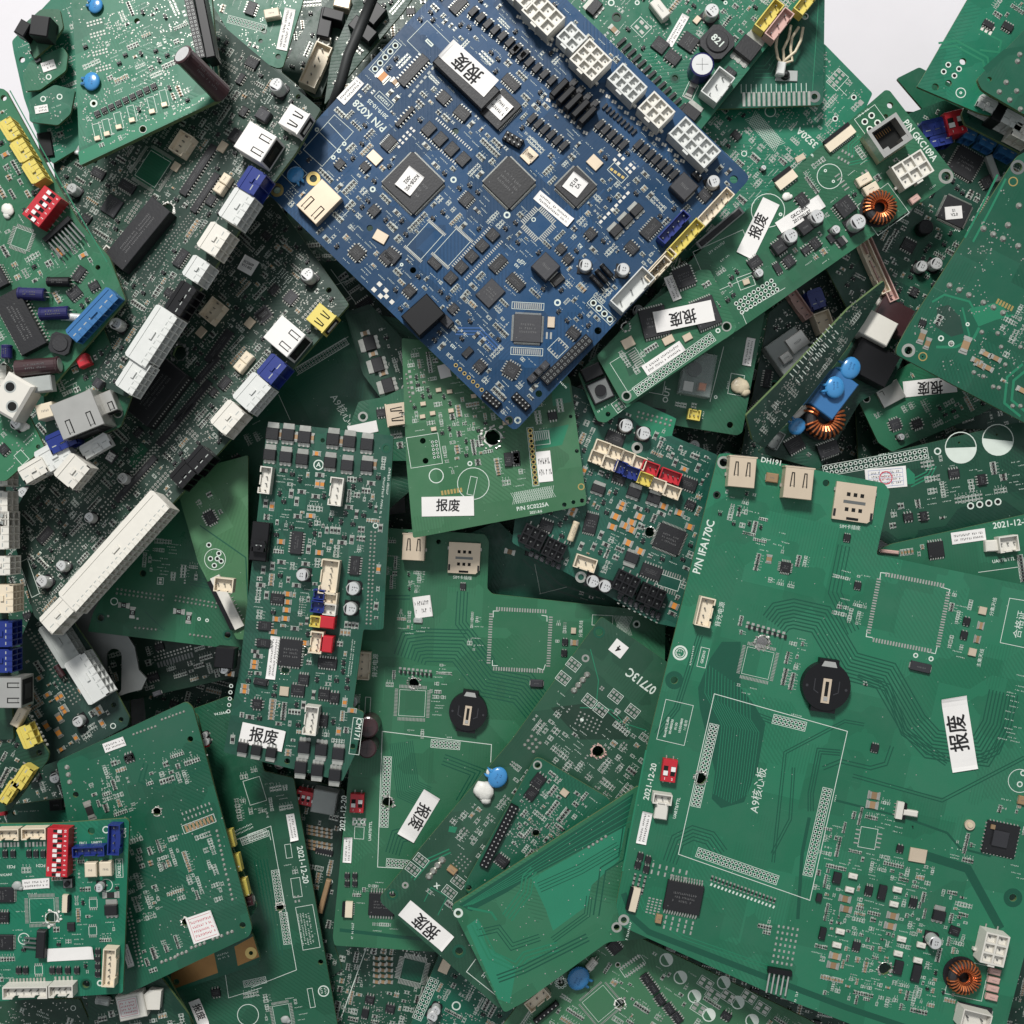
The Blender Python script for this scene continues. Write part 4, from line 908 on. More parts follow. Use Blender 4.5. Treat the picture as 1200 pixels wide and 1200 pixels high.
# lower of the two alike
tile(0, 0)
b = Board('longer dark board of white connectors running down left beneath its twin', 'green_grey', -48, -48, [(409, 357), (318, 228), (150, 380), (10, 610), (40, 722), (62, 742), (248, 540)], full=True, slope=(.17, -.15))
tile(300, 300)
b.jack(132, 358, 125, 145, r=-50, m='paper'); b.usb(290, 275, 92, 100, r=-50+180, m='yellow'); b.powl(75, 500, 115, 115, 1, 2, 'bluep', r=-50, z=26); b.hole(320, 150, 26); b.ecap(228, 85, 62); b.ic(155, 185, 56, 52, 4, r=-50, grey=True); b.ic(80, 150, 50, 34, r=-50); b.ic(35, 262, 60, 50, r=-40); b.scrib(110, 110, 90, 80, 6, r=-50)
tile(0, 300)
b.powl(1112, 600, 150, 140, 2, 4, 'milky', r=-49); b.powl(1005, 712, 135, 125, 1, 3, 'nylon', r=-49); b.powl(880, 895, 110, 95, 1, 3, 'black', r=-48, z=20); b.powl(808, 962, 100, 95, 1, 3, 'black', r=-48, z=20)
b.jst(935, 240, 100, 76, 4, 'cream', r=-52); b.xtal(886, 336, 44, 38, r=-50); b.xtal(1100, 296, 44, 38, r=-50); b.ic(965, 400, 170, 44, r=-55, n=12); b.ic(915, 500, 150, 30, r=-50, n=12); b.ic(850, 640, 230, 34, r=-50, n=16); b.ic(775, 740, 240, 30, r=-50, n=16)
b.label_(1092, 42, 78, 72, 'SCG609\nV11-002', 17, r=30, label='square white label on the dark board'); b.ic(1160, 260, 66, 60, 4, r=-40, grey=True); b.block(1085, 448, 46, 46, 9, 'cream', r=-50); b.block(1055, 485, 46, 46, 9, 'cream', r=-50); b.drill(790, 425, 66, 'steel_dull')
b.ic(690, 600, 280, 140, 2, r=-53, n=20, z=22, l=3); b.ic(492, 885, 50, 46, 0, r=-50, grey=True); b.label_(492, 885, 36, 36, '', r=30, z=3); b.ecap(542, 978, 50); b.dots(720, 800, 24, 2, 18, 9, r=-48); b.dots(620, 920, 26, 2, 18, 9, r=-48); b.ic(600, 980, 260, 30, r=-48, n=18)
b.area([(560, 905), (620, 820), (650, 850), (590, 940)], 'green_deep'); b.ic(990, 560, 60, 40, r=-50); b.ic(940, 600, 40, 30, r=-50)
tile(0, 600)
b.powl(508, 172, 625, 150, 2, 22, 'nylon', r=-48, z=26); b.powl(258, 452, 150, 118, 1, 3, 'nylon', r=-46, z=24); b.ecap(188, 306, 56); b.ecap(272, 238, 50); b.ecap(395, 25, 46); b.rect(130, 290, 40, 170, r=-25); b.dots(330, 150, 26, 2, 17, 8, r=-48)
b.fillall('VVHHRRRSIPQCR', 4)
# board at left with grey connectors
b = Board('dark board with two translucent grey connectors lying at the left', 'green_grey', -88, 58, [(150, 420), (320, 480), (430, 640), (570, 905), (560, 940), (340, 1060), (150, 1130), (75, 800), (90, 560)])
b.powl(268, 575, 215, 120, 2, 5, 'dullwhite', r=-122, z=26); b.powl(388, 730, 220, 130, 2, 6, 'milky', r=-122, z=28); b.hole(532, 912, 22, 0); b.hole(500, 848, 22); b.circ(497, 940, 26, 4); b.dots(245, 690, 20, 3, 18, 9, r=58); b.dots(185, 620, 14, 2, 18, 9, r=58)
b.blob(350, 920, 50, 'brown'); b.ecap(345, 920, 50); b.res(262, 905, 36, 22, m='tantalum'); b.res(258, 970, 36, 22, m='tantalum'); b.res(205, 940, 34, 22, m='tantalum'); b.lcap(260, 700, 60, 30, 'brown'); b.fillall('HHRRSITPC', 2.2)
b = Board('board standing at the left border with a column of white and blue sockets', 'green_dark', -29, -90, [(-120, -600), (20, -600), (20, 250), (60, 1000), (-120, 1000)])
tile(0, 300)
b.powl(-8, 600, 250, 110, 2, 8, 'nylon', r=-90, z=30); b.powl(-2, 890, 250, 110, 2, 8, 'nylon', r=-90, z=30); b.powl(-2, 1110, 160, 110, 2, 5, 'nylon', r=-90, z=30)
tile(0, 600)
b.powl(0, 80, 170, 120, 2, 5, 'nylon', r=-90, z=30); b.powl(5, 235, 85, 120, 2, 3, 'nylon', r=-90, z=30); b.powl(15, 380, 125, 130, 3, 4, 'cream', r=-90, z=30); b.powl(10, 535, 115, 130, 2, 4, 'bluep', r=-90, z=28); b.powl(10, 652, 105, 130, 2, 4, 'bluep', r=-90, z=28); b.jack(40, 790, 130, 130, r=-90, z=34)
b = Board('dark board at the left border with two rows of yellow connectors', 'green_dark', -34, -62, [(-100, 720), (82, 850), (216, 1060), (210, 1090), (45, 1310), (-100, 1340)])
b.powl(122, 985, 105, 70, 1, 3, 'yellow', r=-113, z=16); b.powl(100, 1165, 110, 60, 1, 3, 'yellow', r=-57, z=16); b.powl(40, 1230, 110, 50, 1, 3, 'yellow', r=-57, z=16); b.hole(172, 1058, 26); b.block(85, 900, 90, 40, 12, 'cream'); b.scrib(150, 930, 140, 16, r=62); b.dots(175, 960, 8, 1, 20, 14, r=62); b.fillall(DN, 1.6)
# ---------------------------------------------------------------- centre left
b = Board('green board with two double rows of solder dots under the long connector', 'green', -98, 5, [(385, 525), (410, 440), (560, 160), (800, -100), (1000, 0), (1075, 560), (1060, 606)], slope=(0, 0))
b.hole(628, 270, 30, 0); b.hole(443, 465, 28, 44, 'trace_dark'); b.hole(1000, 540, 28, 44, 'trace_dark'); b.dots(615, 362, 12, 2, 18.5, 11, r=8); b.dots(862, 395, 11, 2, 18, 11, r=10)
for x, y, r in ((545, 410, 6), (583, 442, 96), (787, 437, 6), (830, 465, 96)): b.custom(x, y, 50, 30, lambda: c_rmark(11, 6), r=r, key=('rm', 11, 6))
b.dots(640, 512, 6, 1, 18, 12, r=5); b.dots(880, 545, 6, 1, 18, 12, r=8); b.circ(502, 393, 34, 4); b.trace([(640, 440), (670, 470), (720, 520)], 5); b.trace([(840, 300), (980, 330)], 6, 4, 12); b.rect(705, 303, 26, 30); b.pads(705, 303, 1, 2, 12, 14, 12, 9)
b.pads(540, 463, 2, 1, 130, 10, 9, 9); b.circ(875, 470, 16, 4); b.circ(910, 476, 16, 4); b.fill(700, 210, 160, 180, 'PPM', 1.6); b.fill(830, 260, 80, 100, 'PP', 1.4)
b = Board('brighter green board with a white strip connector along its slanted edge', 'green_yellow', -76, 62, [(760, -160), (1090, -250), (1090, 560), (1040, 560), (870, 220)])
b.circ(945, 208, 95, 2.5)
for x, y in ((918, 145), (962, 182), (925, 205), (972, 216), (942, 235), (955, 205)): b.pth(x, y, 1, 1, 12, 24, frame=False)
b.ffc(990, 400, 250, 62, 'nylon', r=244, n=12); b.trace([(880, 60), (1080, 200), (1090, 400)], 5); b.fill(920, -20, 100, 90, 'PPR', 1.5); b.ic(925, 25, 56, 46, 4)
tile(0, 300)
b = Board('large deep green board lying low in the gap left of centre', 'green_deep', -106, -28, [(760, 1080), (1500, 230), (1900, 300), (1950, 900), (1500, 1300), (900, 1400)])
tile(300, 300)
b.text(385, 690, 'A9核心板', 44, r=58); b.trace([(80, 560), (160, 620), (230, 560), (370, 500)], 5, 5, 14); b.trace([(430, 620), (440, 540), (520, 500), (560, 560), (540, 640)], 5, 7, 12); b.line([(180, 525), (410, 385)], 2); b.line([(180, 490), (405, 355)], 2); b.line([(100, 610), (150, 720)], 2)
b.pth(290, 440, 18, 2, 14, 10, r=-31); b.hole(455, 293, 30, 0); b.hole(550, 252, 26)
tile(0, 300)
b.ic(1040, 890, 40, 24); b.circ(1035, 912, 30, 3); b.pads(1035, 915, 3, 1, 40, 10, 22, 8, r=-28); b.fill(900, 1130, 220, 200, 'PPM', .9); b.fill(1110, 780, 100, 80, 'PM', 1.2); b.ic(905, 1130, 90, 90, 4, r=-25)
b.trace([(820, 1000), (930, 1060), (1000, 1200)], 5, 4, 12)
tile(300, 300)
b = Board('dark board with three power transistor pairs left of the punched board', 'green_dark', -95, -18, [(390, 250), (500, 210), (660, 380), (720, 620), (560, 640), (470, 520)])
for x, y in ((495, 385), (530, 478), (575, 570)): b.fet(x, y, 70, 86, r=-106)
for x, y in ((480, 340), (515, 430), (560, 515)): b.res(x, y, 30, 18, m='ceramic')
b.hole(655, 580, 20, 32); b.fill(590, 350, 80, 120, 'PPRQ', 2); b.fill(660, 480, 100, 140, 'PPRV', 2)
b = Board('dark board with fine white tracks between the yellow port and blue board', 'green_dark', -124, 55, [(290, 30), (470, 0), (620, 230), (520, 320), (380, 270)])
b.line([(330, 60), (500, 290)], 3); b.line([(380, 280), (520, 200)], 3); b.line([(345, 130), (450, 90)], 3); b.fillall('PRPI', 1.4)
b = Board('green board holding a silver port and a ringed screw hole beside centre', 'green_deep', -92, -8, [(400, 780), (450, 640), (560, 620), (690, 560), (740, 560), (740, 900), (420, 900)])
b.usb(630, 695, 96, 112, r=-98); b.hole(470, 706, 26, 44); b.ic(550, 690, 40, 34, r=-8); b.label_(470, 760, 130, 50, '', r=-12, kind='blank'); b.fill(610, 850, 90, 120, 'PR', .8)
# board of eighteen transistors, centre left
b = Board('dense board left of centre crowded with black power transistors at both ends', 'green_teal', -40, 6, [(50, 728), (605, 790), (582, 1180), (560, 1640), (516, 1644), (472, 1640), (425, 1985), (475, 2005), (440, 2180), (380, 2308), (-143, 2180), (-70, 1800), (0, 1200)])
for x, y in ((72, 775), (140, 780), (212, 790), (338, 800), (410, 810), (487, 822)): b.fet(x, y, 62, 92)
for x, y in ((60, 868), (130, 878), (202, 888), (325, 903), (400, 915), (487, 918)): b.fet(x, y, 60, 84)
for x, y in ((105, 785), (178, 795), (375, 815), (520, 915), (245, 800)): b.res(x, y, 34, 20, r=96, m='ceramic')
b.jst(42, 985, 118, 52, 4, 'nylon', r=97, z=16); b.jst(352, 1035, 124, 58, 4, 'nylon', r=97, z=16); b.circ(275, 918, 46, 5); b.text(275, 918, 'A', 30); b.hole(573, 845, 26, 44, 'trace_dark'); b.circ(525, 1185, 24, 4); b.scrib(582, 990, 120, 20, 1, r=96); b.scrib(555, 1060, 180, 18, 1, r=96); b.hole(293, 810, 20)
tile(300, 600)
b.ic(180, 135, 100, 50, 2, r=96); b.relay(18, 130, 76, 170, r=6, z=16, m='black'); b.powl(15, 150, 60, 60, 1, 1, 'black', r=6)
b.dots(505, 290, 2, 24, 17.5, 10.5, r=3); b.jst(322, 285, 150, 78, 6, 'cream', r=97, z=18); b.jst(278, 362, 44, 50, 2, 'bluep', r=97, z=18); b.jst(330, 378, 50, 56, 2, 'cream', r=97, z=18); b.jst(272, 415, 52, 60, 2, 'bluep', r=97, z=18); b.jst(325, 428, 50, 56, 2, 'nylon', r=97, z=18)
b.jst(262, 480, 48, 46, 2, 'yellow', r=97, z=18); b.relay(314, 484, 66, 54, r=7, z=18, m='red'); b.jst(266, 572, 95, 56, 4, 'cream', r=97, z=18); b.relay(312, 580, 54, 72, r=7, z=18, m='red')
b.ecap(427, 336, 62); b.ecap(415, 425, 62); b.ic(152, 618, 100, 118, 4, grey=False); b.drill(210, 610, 36, 'tin'); b.drill(130, 693, 36, 'tin'); b.label_(75, 640, 190, 42, '', r=97, label='narrow white label beside the square chip')
b.jst(242, 915, 125, 60, 5, 'nylon', r=97, z=18); b.xtal(125, 787, 40, 40); b.ic(185, 782, 60, 46); b.ic(300, 800, 50, 44); b.ic(345, 815, 44, 44); b.ic(210, 735, 46, 44); b.ic(295, 915, 44, 50); b.ic(40, 500, 40, 56, r=96); b.ic(35, 575, 36, 60, r=96); b.ic(95, 380, 60, 44)
b.block(20, 748, 60, 30, 5, 'epoxy', r=12)
for x, y in ((140, 360), (140, 395), (135, 430), (130, 468), (90, 470), (278, 178), (75, 525), (215, 575), (110, 130)): b.res(x, y, 26, 20, m='tantalum')
for x, y in ((210, 1040), (285, 1050), (360, 1068), (195, 1128), (268, 1140), (345, 1162)): b.fet(x, y, 58, 92, r=186)
for x, y in ((-60, 1040), (0, 1052), (65, 1062)): b.fet(x, y, 50, 76, r=190)
b.text(447, 955, 'CM171', 34, r=98); b.rect(440, 985, 160, 44, r=97); b.hole(425, 1030, 24, 40, 'trace_dark'); b.hole(137, 1095, 26); b.scrib(420, 640, 160, 20, 2, r=97)
b.label_(28, 988, 195, 92, '报废', 70, r=12, label='white label with two black characters near the lower end')
b.relay(-135, 640, 84, 90, r=6, z=20, m='black'); b.jst(-140, 320, 84, 62, 3, 'cream', r=6); b.ecap(-140, 690, 44); b.res(-115, 710, 30, 20, m='tantalum')
b.pth(-115, 820, 1, 5, 28, 18, frame=False); b.fillall('RRRRCCQQPPPMSSINTDDE', 7, 1.05)
tile(300, 300)
# punched pale green board under the blue one
b = Board('yellowish green board with a ragged punched hole under the blue board', 'green_yellow', -48, -9, [(640, 360), (800, 380), (1350, 500), (1382, 545), (1452, 1065), (1450, 1095), (690, 1240), (660, 900)])
b.drill(1040, 797, 66, 'whiteglue', 1.25); b.hole(733, 812, 26); b.hole(745, 900, 26); b.rect(740, 855, 140, 135); b.circ(955, 1000, 142, 3); b.rect(950, 1010, 30, 80, r=12); b.circ(792, 966, 66, 4); b.circ(940, 912, 22, 5)
b.ic(1108, 895, 34, 62, 0, r=-5); b.ic(1145, 888, 30, 60, 0, r=-5); b.pth(788, 850, 2, 5, 17, 12, r=-8, frame=False); b.pads(682, 555, 1, 5, 10, 24, 12, 12); b.dots(670, 580, 1, 7, 20, 12)
b.label_(843, 1100, 230, 86, '报废', 58, r=-1, label='white label with two characters at the board bottom edge'); b.text(1290, 1100, 'P/N SC0225A', 26, r=-9, sx=.9) if 0 else b.text(1215, 1102, 'P/N SC0225A', 25, r=-9); b.text(1230, 1125, '2021.8.6', 16, r=-9); b.hatch(1218, 1050, 180, 50, r=-10, n=22); b.pads(860, 1035, 7, 1, 14, 10, 9, 20, m='gold')
b.label_(828, 506, 50, 60, '', r=-15, kind='blank'); b.usb(640, 690, 4, 4)
tile(600, 300)
b.pth(92, 882, 1, 11, 23, 22, r=-6, m='gold'); b.label_(143, 925, 62, 135, '', r=-6); b.hole(258, 705, 16); b.hole(285, 857, 18); b.circ(304, 1014, 30, 5, 'gold'); b.circ(20, 722, 28, 5); b.hole(230, 1093, 20); b.hole(270, 1082, 18); b.hole(308, 1075, 20)
b.rect(120, 800, 90, 60, r=-6); b.pads(125, 790, 9, 1, 9, 10, 4, 40, m='silk', z=.2); b.ic(178, 703, 40, 34, 2, mark=False); b.area([(100, 770), (250, 740), (220, 830), (110, 850)], 'trace_light', .07); b.ic(15, 890, 34, 50, 2)
b.area([(170, 560), (250, 560), (262, 640), (180, 660)], 'trace_light', .07)
tile(300, 300)
b.fill(840, 640, 330, 520, 'CCPPPRRXQM', 5.5, -9, .85); b.fill(1010, 600, 160, 300, 'CCPPPRRXQM', 5); b.fill(880, 900, 240, 160, 'PPCRM', 1.6); b.fill(1090, 960, 200, 120, 'PCM', 1.2); b.fill(720, 450, 120, 160, 'PPVM', 2)
b.fill(1290, 700, 180, 120, 'PPM', .9)
# ---------------------------------------------------------------- the blue board
tile(300, 0)
b = Board('big blue board in the upper middle with white power connectors on one edge', 'blue', -2, 44.5, [(302, 215), (603, 506), (880, 208), (579, -83)], full=True, rad=8, edge='edge_blue')
b.rect(762, 188, 150, 125); b.rect(762, 188, 34, 10, r=44.5, lw=6); b.pth(568, 252, 5, 1, 34, 28, r=-49, frame=True); b.res(558, 338, 44, 40, m='tantalum'); b.res(612, 362, 34, 22, m='ceramic')
b.ic(692, 312, 165, 44, r=-47, n=10, l=3.5); b.pads(735, 350, 8, 1, 26, 10, 16, 10, r=-50, m='dullwhite')
b.relay(925, 340, 300, 118, r=44.5, z=14, m='epoxy'); b.label_(935, 303, 265, 98, '报废', 78, r=222, z=14, label='white label with two black characters on the black block')
b.ic(1075, 480, 150, 112, 2, r=-45, n=18, z=6); b.label_(1072, 470, 88, 82, '', r=44, kind='code', z=6, label='small square white label on a black chip')
b.label_(415, 400, 128, 46, '', r=-47, label='narrow white barcode label at the blue board edge'); b.text(500, 508, 'P/N K028', 46, r=223); b.text(535, 478, '2019-10-25', 25, r=223); b.rect(562, 442, 86, 32); b.text(562, 442, '1923269', 20, r=223)
b.rect(318, 618, 205, 112, r=-48); b.line([(278, 580), (352, 652)], 2.5); b.line([(320, 540), (390, 615)], 2.5)
for x, y in ((365, 663), (340, 692), (388, 632), (268, 570)): b.circ(x, y, 20, 6)
b.disc(172, 765, 80, r=150); b.rect(165, 760, 90, 80); b.hole(252, 785, 32, 62, 'gold'); b.hole(92, 835, 32, 60, 'gold'); b.jack(278, 888, 122, 162, r=44.5, m='tin_warm', z=12); b.scrib(155, 850, 40, 60, 5); b.rect(370, 900, 90, 90, mark=False)
b.ic(690, 805, 196, 196, 4, n=36, z=5); b.label_(675, 795, 104, 84, 'K028-V03\n-002', 24, r=128, z=5, label='white label on the largest square chip')
for i in range(4): b.ic(760+i*50, 570+i*44, 48, 58, 0, n=5, grey=False); 
b.pads(800, 650, 18, 1, 12, 10, 5, 12, r=42); b.pads(870, 590, 18, 1, 12, 10, 5, 12, r=42)
b.ic(825, 432, 52, 50, r=-47); b.ic(905, 500, 66, 50, r=40); b.ic(585, 632, 66, 44, 2, r=-47, n=8); b.xtal(522, 695, 62, 46, r=44); b.ic(480, 735, 40, 34); b.hole(876, 577, 30); b.hole(500, 1002, 28); b.circ(868, 790, 28, 7); b.circ(513, 832, 26, 7); b.circ(1103, 945, 30, 7); b.circ(1025, 1040, 16, 5)
b.ic(1112, 802, 165, 165, 4, n=34, z=4.5); b.hdr(1130, 615, 2, 4, 22, r=30, z=10); b.xtal(1195, 690, 56, 48, r=44); b.ic(925, 878, 62, 44, 2, r=-47, n=6); b.ic(520, 928, 44, 44, 2); b.xtal(548, 1042, 60, 48, r=30); b.ic(445, 1112, 60, 56, 4); b.ic(598, 1125, 66, 52, 2, r=40); b.ic(785, 1160, 60, 36, 0)
for x, y in ((742, 1058), (862, 1088)):
    b.rect(x, y, 148, 84, r=-48); 
    for q in (-1, 1): b.pads(x+q*52, y-q*58, 1, 16, 7, 6.5, 14, 4, r=-48)
b.ic(655, 515, 110, 20, 2, r=-47, n=6, l=3); b.pads(655, 605, 5, 2, 24, 16, 12, 10, r=-47, m='nylon'); b.scrib(560, 230, 60, 14)
for i in range(8): b.ic(955+i*32, 50+i*27, 26, 44, 2, n=2, z=6, l=3)
for i in range(5):  b.ic(1040-i*46, 1035+i*47, 50, 48, 0, r=-46, n=5)
b.pads(945, 1085, 22, 1, 11, 10, 5, 12, r=-46); b.pads(1000, 1145, 22, 1, 11, 10, 5, 12, r=-46)
tile(600, 0)
for x, y, w_, h_, ro, co, m in ((40, -45, 170, 110, 2, 4, 'nylon'), (137, 70, 158, 112, 2, 3, 'nylon'), (262, 172, 100, 92, 2, 2, 'milky'), (345, 270, 138, 126, 3, 3, 'nylon'), (505, 372, 150, 96, 2, 4, 'milky'), (632, 490, 128, 104, 2, 3, 'nylon'), (800, 632, 215, 106, 2, 5, 'milky')):
    b.pow(x, y, w_, h_, ro, co, m, z=24 if m != 'cream' else 28)
for i in range(6): b.ic(10+i*33, 218+i*27, 26, 44, 2, n=2, z=6, l=3)
for i in range(5): b.relay(208+i*31, 388+i*30, 28, 96, r=44.5, z=14, m='black')
for i in range(4): b.ic(262+i*32, 372+i*30, 26, 50, 2, n=2, z=6, l=3)
for i in range(6): b.ic(88+i*28, 520+i*24, 24, 46, 2, n=2, z=5, l=3)
for i in range(5): b.ic(385+i*26, 548+i*22, 24, 46, 2, n=2, z=5, l=3)
for i in range(8): b.ic(555+i*26, 635+i*22, 24, 46, 2, n=2, z=5, l=3)
for i in range(9): b.ic(408+i*16, 470+i*14, 10, 30, 0, mark=False)
for x0, y0, n in ((30, 75, 9), (395, 400, 9), (560, 540, 8), (160, 440, 7)):
    for i in range(n): b.pads(x0+i*27, y0+i*24, 2, 1, 12, 8, 9, 14, r=20, m='nylon')
b.xtal(80, 682, 58, 50, r=44); b.xtal(363, 716, 60, 50, r=44); b.ic(280, 820, 130, 130, 4, n=26, z=4.5); b.label_(278, 812, 82, 82, 'V2\n8125', 24, r=128, z=4.5); b.label_(183, 918, 195, 48, '', r=40, label='long white barcode label by the empty chip footprint')
b.qpads(116, 985, 110, 110, 10, 22, pw=1); b.circ(95, 965, 20, 4)
b.block(755, 822, 92, 92, 14, 'epoxy_grey', r=44.5); b.ecap(885, 800, 58, r=-20); b.jst(893, 912, 190, 50, 6, 'cream', r=-47, z=18); b.hdr(812, 775, 1, 2, 24); b.ic(845, 860, 50, 46); b.hole(975, 788, 36)
b.jst(710, 1000, 165, 46, 5, 'bluep', r=-47, z=18); b.jst(760, 1050, 195, 52, 6, 'yellow', r=-47, z=18); b.jst(655, 1160, 150, 46, 4, 'cream', r=-47, z=18); b.hole(805, 965, 10)
b.fet(545, 920, 62, 64, r=-45); b.fet(500, 965, 62, 64, r=-45); b.fet(455, 1010, 62, 64, r=-45); b.ic(610, 1008, 96, 52, 2, r=-47, n=8); b.ic(525, 1090, 56, 44); b.ic(345, 1030, 46, 44); b.ic(215, 1095, 40, 36); b.ic(245, 1140, 40, 36); b.rect(465, 760, 86, 44, r=44.5); b.pads(462, 762, 4, 1, 20, 9, 14, 12, r=35, m='gold'); b.pads(470, 700, 2, 2, 22, 30, 14, 14, m='nylon'); b.pads(520, 740, 2, 2, 20, 24, 14, 14, m='nylon')
for i in range(8): b.pads(390+i*17, 975-i*18, 1, 1, 8, 8, 12, 16, r=44, m='nylon')
b.text(300, 1080, 'R2', 20, r=223); b.text(22, 1168, '103', 18, r=223); b.circ(15, 1100, 40, 4, 'trace_dark' if 0 else 'silk') if 0 else None
tile(600, 300)
b.block(148, 48, 92, 92, 14, 'epoxy_grey', r=44.5); b.block(200, 105, 56, 40, 4, 'resistor', r=-40); b.ecap(322, 42, 58, r=10); b.ecap(488, 60, 58, r=10); b.jst(528, 150, 205, 76, 3, 'milky', r=-47, z=24); b.jst(640, 62, 130, 44, 3, 'cream', r=-47, z=18)
for i in range(3): b.lcap(372+i*22, 112-i*24, 70, 26, 'black', r=48)
b.ic(68, 318, 122, 122, 4, r=3, n=28, z=4, grey=True); b.xtal(172, 292, 32, 48, r=3); b.pads(162, 350, 2, 1, 18, 8, 8, 30, r=3); b.pads(65, 420, 14, 1, 9, 8, 5, 24, r=3); b.pads(70, 220, 14, 1, 9, 8, 5, 24, r=3); b.rect(65, 420, 140, 32, r=3); b.rect(70, 220, 140, 30, r=3)
b.sock(240, 455, 2, 13, 21, r=-44, z=8); b.hole(378, 328, 32); b.hole(118, 605, 30); b.circ(200, 205, 30, 7); b.circ(25, 722, 30, 7); b.pth(394, 242, 4, 1, 34, 30, r=44.5); b.ic(270, 340, 56, 42, r=40); b.rect(202, 405, 70, 60, r=-45); b.pads(202, 405, 2, 4, 60, 14, 16, 6, r=-45)
for i in range(3): b.block(140-i*24, 485+i*24, 30, 50, 7, 'epoxy_grey', r=44.5)
b.hdr(40, 640, 2, 5, 18, r=44.5, z=9); b.scrib(220, 560, 60, 14); b.hole(200, -10, 10)
tile(300, 300)
b.relay(735, 262, 150, 120, r=-42, z=20, m='black'); b.block(838, 288, 50, 40, 7, 'epoxy_grey', r=44.5); b.ic(675, 155, 50, 44, 2); b.ic(1030, 165, 84, 104, 0, r=-60+105, grey=True); b.ic(985, 485, 50, 44, 2, r=44.5); b.ic(1122, 502, 62, 62, 4, r=30); b.hole(690, 62, 28); b.circ(640, 38, 16, 5)
for i in range(7): b.pth(878+i*19, 480+i*18, 1, 1, 10, 18, r=44, m='gold', frame=False)
b.hdr(1035, 632, 2, 5, 18, r=40, z=9); b.ic(930, 425, 50, 30, 0, r=-45, mark=False); b.hole(1112, 722, 30, 40, 'epoxy'); b.circ(1150, 722, 28, 6); b.ic(575, 10, 60, 44, 2); b.pads(545, 150, 2, 2, 40, 34, 20, 18, m='nylon'); b.pads(585, 190, 2, 1, 34, 34, 18, 18, m='nylon')
for i in range(3): b.text([1175, 868, 1160][i], [28, 398, 25][i], '103', 20, r=223)
b.trace([(880, 330), (980, 330), (1060, 410)], 6, 3, 14, 'trace_blue')
b.fillall('RRRCPPQMMSIDQR', 2.2, 1.0); b.fillall('RPPM', .8, .8)
# ---------------------------------------------------------------- long board with jack, top right
tile(880, 0)
b = Board('long green board right of the blue one with an upright network jack', 'green', -46, -36, [(590, 395), (610, 398), (895, 765), (888, 790), (-640, 1858), (-675, 1850), (-760, 1640), (-200, 1080)], thk=5)
b.jackup(603, 602, 152, 135, r=-34, z=28); b.pow(705, 748, 150, 112, 2, 3, 'nylon', r=-32, z=20); b.text(742, 618, 'P/N GKC109A', 42, r=52, sx=.85); b.hole(857, 775, 40, 66); b.hole(612, 462, 28); b.hole(592, 512, 22)
b.pth(500, 535, 1, 1, 12, 30, frame=False); b.pth(530, 508, 1, 1, 12, 30, frame=False); b.pth(522, 568, 1, 1, 12, 30, frame=False); b.pth(556, 540, 1, 1, 12, 30, frame=False); b.rect(530, 535, 110, 105, lw=2); b.ffc(388, 602, 145, 58, 'cream', r=-38, n=14); b.ffc(150, 782, 98, 62, 'cream', r=-38, n=6); b.scrib(495, 495, 60, 18)
b.tor(568, 910, 150); b.rect(580, 920, 170, 160, lw=2, mark=False); b.block(497, 790, 66, 42, 9, 'cream', r=-30); b.block(528, 830, 66, 42, 9, 'cream', r=-30); b.ic(415, 908, 76, 76, 2, r=52, n=6, z=6, l=4); b.ecap(467, 978, 72, r=-30); b.ecap(288, 955, 66, r=-30); b.ecap(172, 1040, 66, r=-30)
b.block(238, 1000, 60, 56, 10, 'epoxy', r=-36); b.block(125, 1085, 60, 56, 10, 'epoxy', r=-36); b.label_(215, 945, 225, 62, 'GKC109A\n201200187', 22, r=-33, label='white label strip above the silver capacitors'); b.circ(345, 775, 112, 3); b.circ(327, 750, 14, 4); b.circ(362, 797, 14, 4)
b.pads(415, 690, 2, 4, 34, 16, 12, 8, r=-60); b.pads(400, 800, 1, 5, 10, 18, 26, 6, r=-36); b.pads(500, 760, 2, 1, 20, 16, 10, 20); b.block(720, 875, 46, 30, 7, 'pinkcard', r=-36); b.ic(222, 880, 56, 46, 2, r=52, n=3); b.ic(165, 1150, 50, 44, 2, r=52); b.ic(280, 1072, 50, 40, 2, r=52); b.ic(240, 1100, 40, 30, 2); b.fet(400, 1060, 44, 50, r=52); b.ecap(372, 1010, 40); b.ic(350, 1050, 30, 40, 0, r=-36)
b.trace([(480, 600), (440, 640), (440, 690)], 5, 3, 12, 'trace_light'); b.trace([(430, 720), (520, 700)], 5, 2, 12, 'trace_light'); b.blob(155, 865, 42, 'whiteglue'); b.scrib(800, 820, 40, 14); b.text(215, 692, 'C2', 22); b.text(270, 684, '9', 22)
b.xtal(215, 697, 44, 26, r=-30); b.circ(130, 942, 16, 5)
tile(600, 0)
b.circ(1125, 925, 150, 3); b.label_(1080, 1005, 268, 80, '报废', 62, r=-64, label='slanted white label with two characters on the long board'); b.relay(915, 1000, 250, 36, r=-40, z=6, m='dullwhite'); b.ic(915, 1002, 230, 24, 0, r=-40, z=8, mark=False); b.scrib(900, 1088, 90, 20, r=-36); b.scrib(935, 1135, 50, 14)
b.rect(945, 1150, 240, 200, r=-24, lw=2, mark=False); b.ic(1172, 1090, 50, 60, 2, r=-36)
tile(600, 300)
b.pth(1075, 178, 9, 3, 23, 19, r=-33, frame=False); b.line([(1030, 298), (1010, 250), (1200, 140)], 2); b.rect(1028, 112, 70, 56, r=-20); b.xtal(1028, 115, 30, 24, r=-20); b.ic(1065, 30, 60, 44, 2, r=-36); b.ecap(1085, 75, 40); b.ic(1165, 55, 30, 44, 2, r=-30)
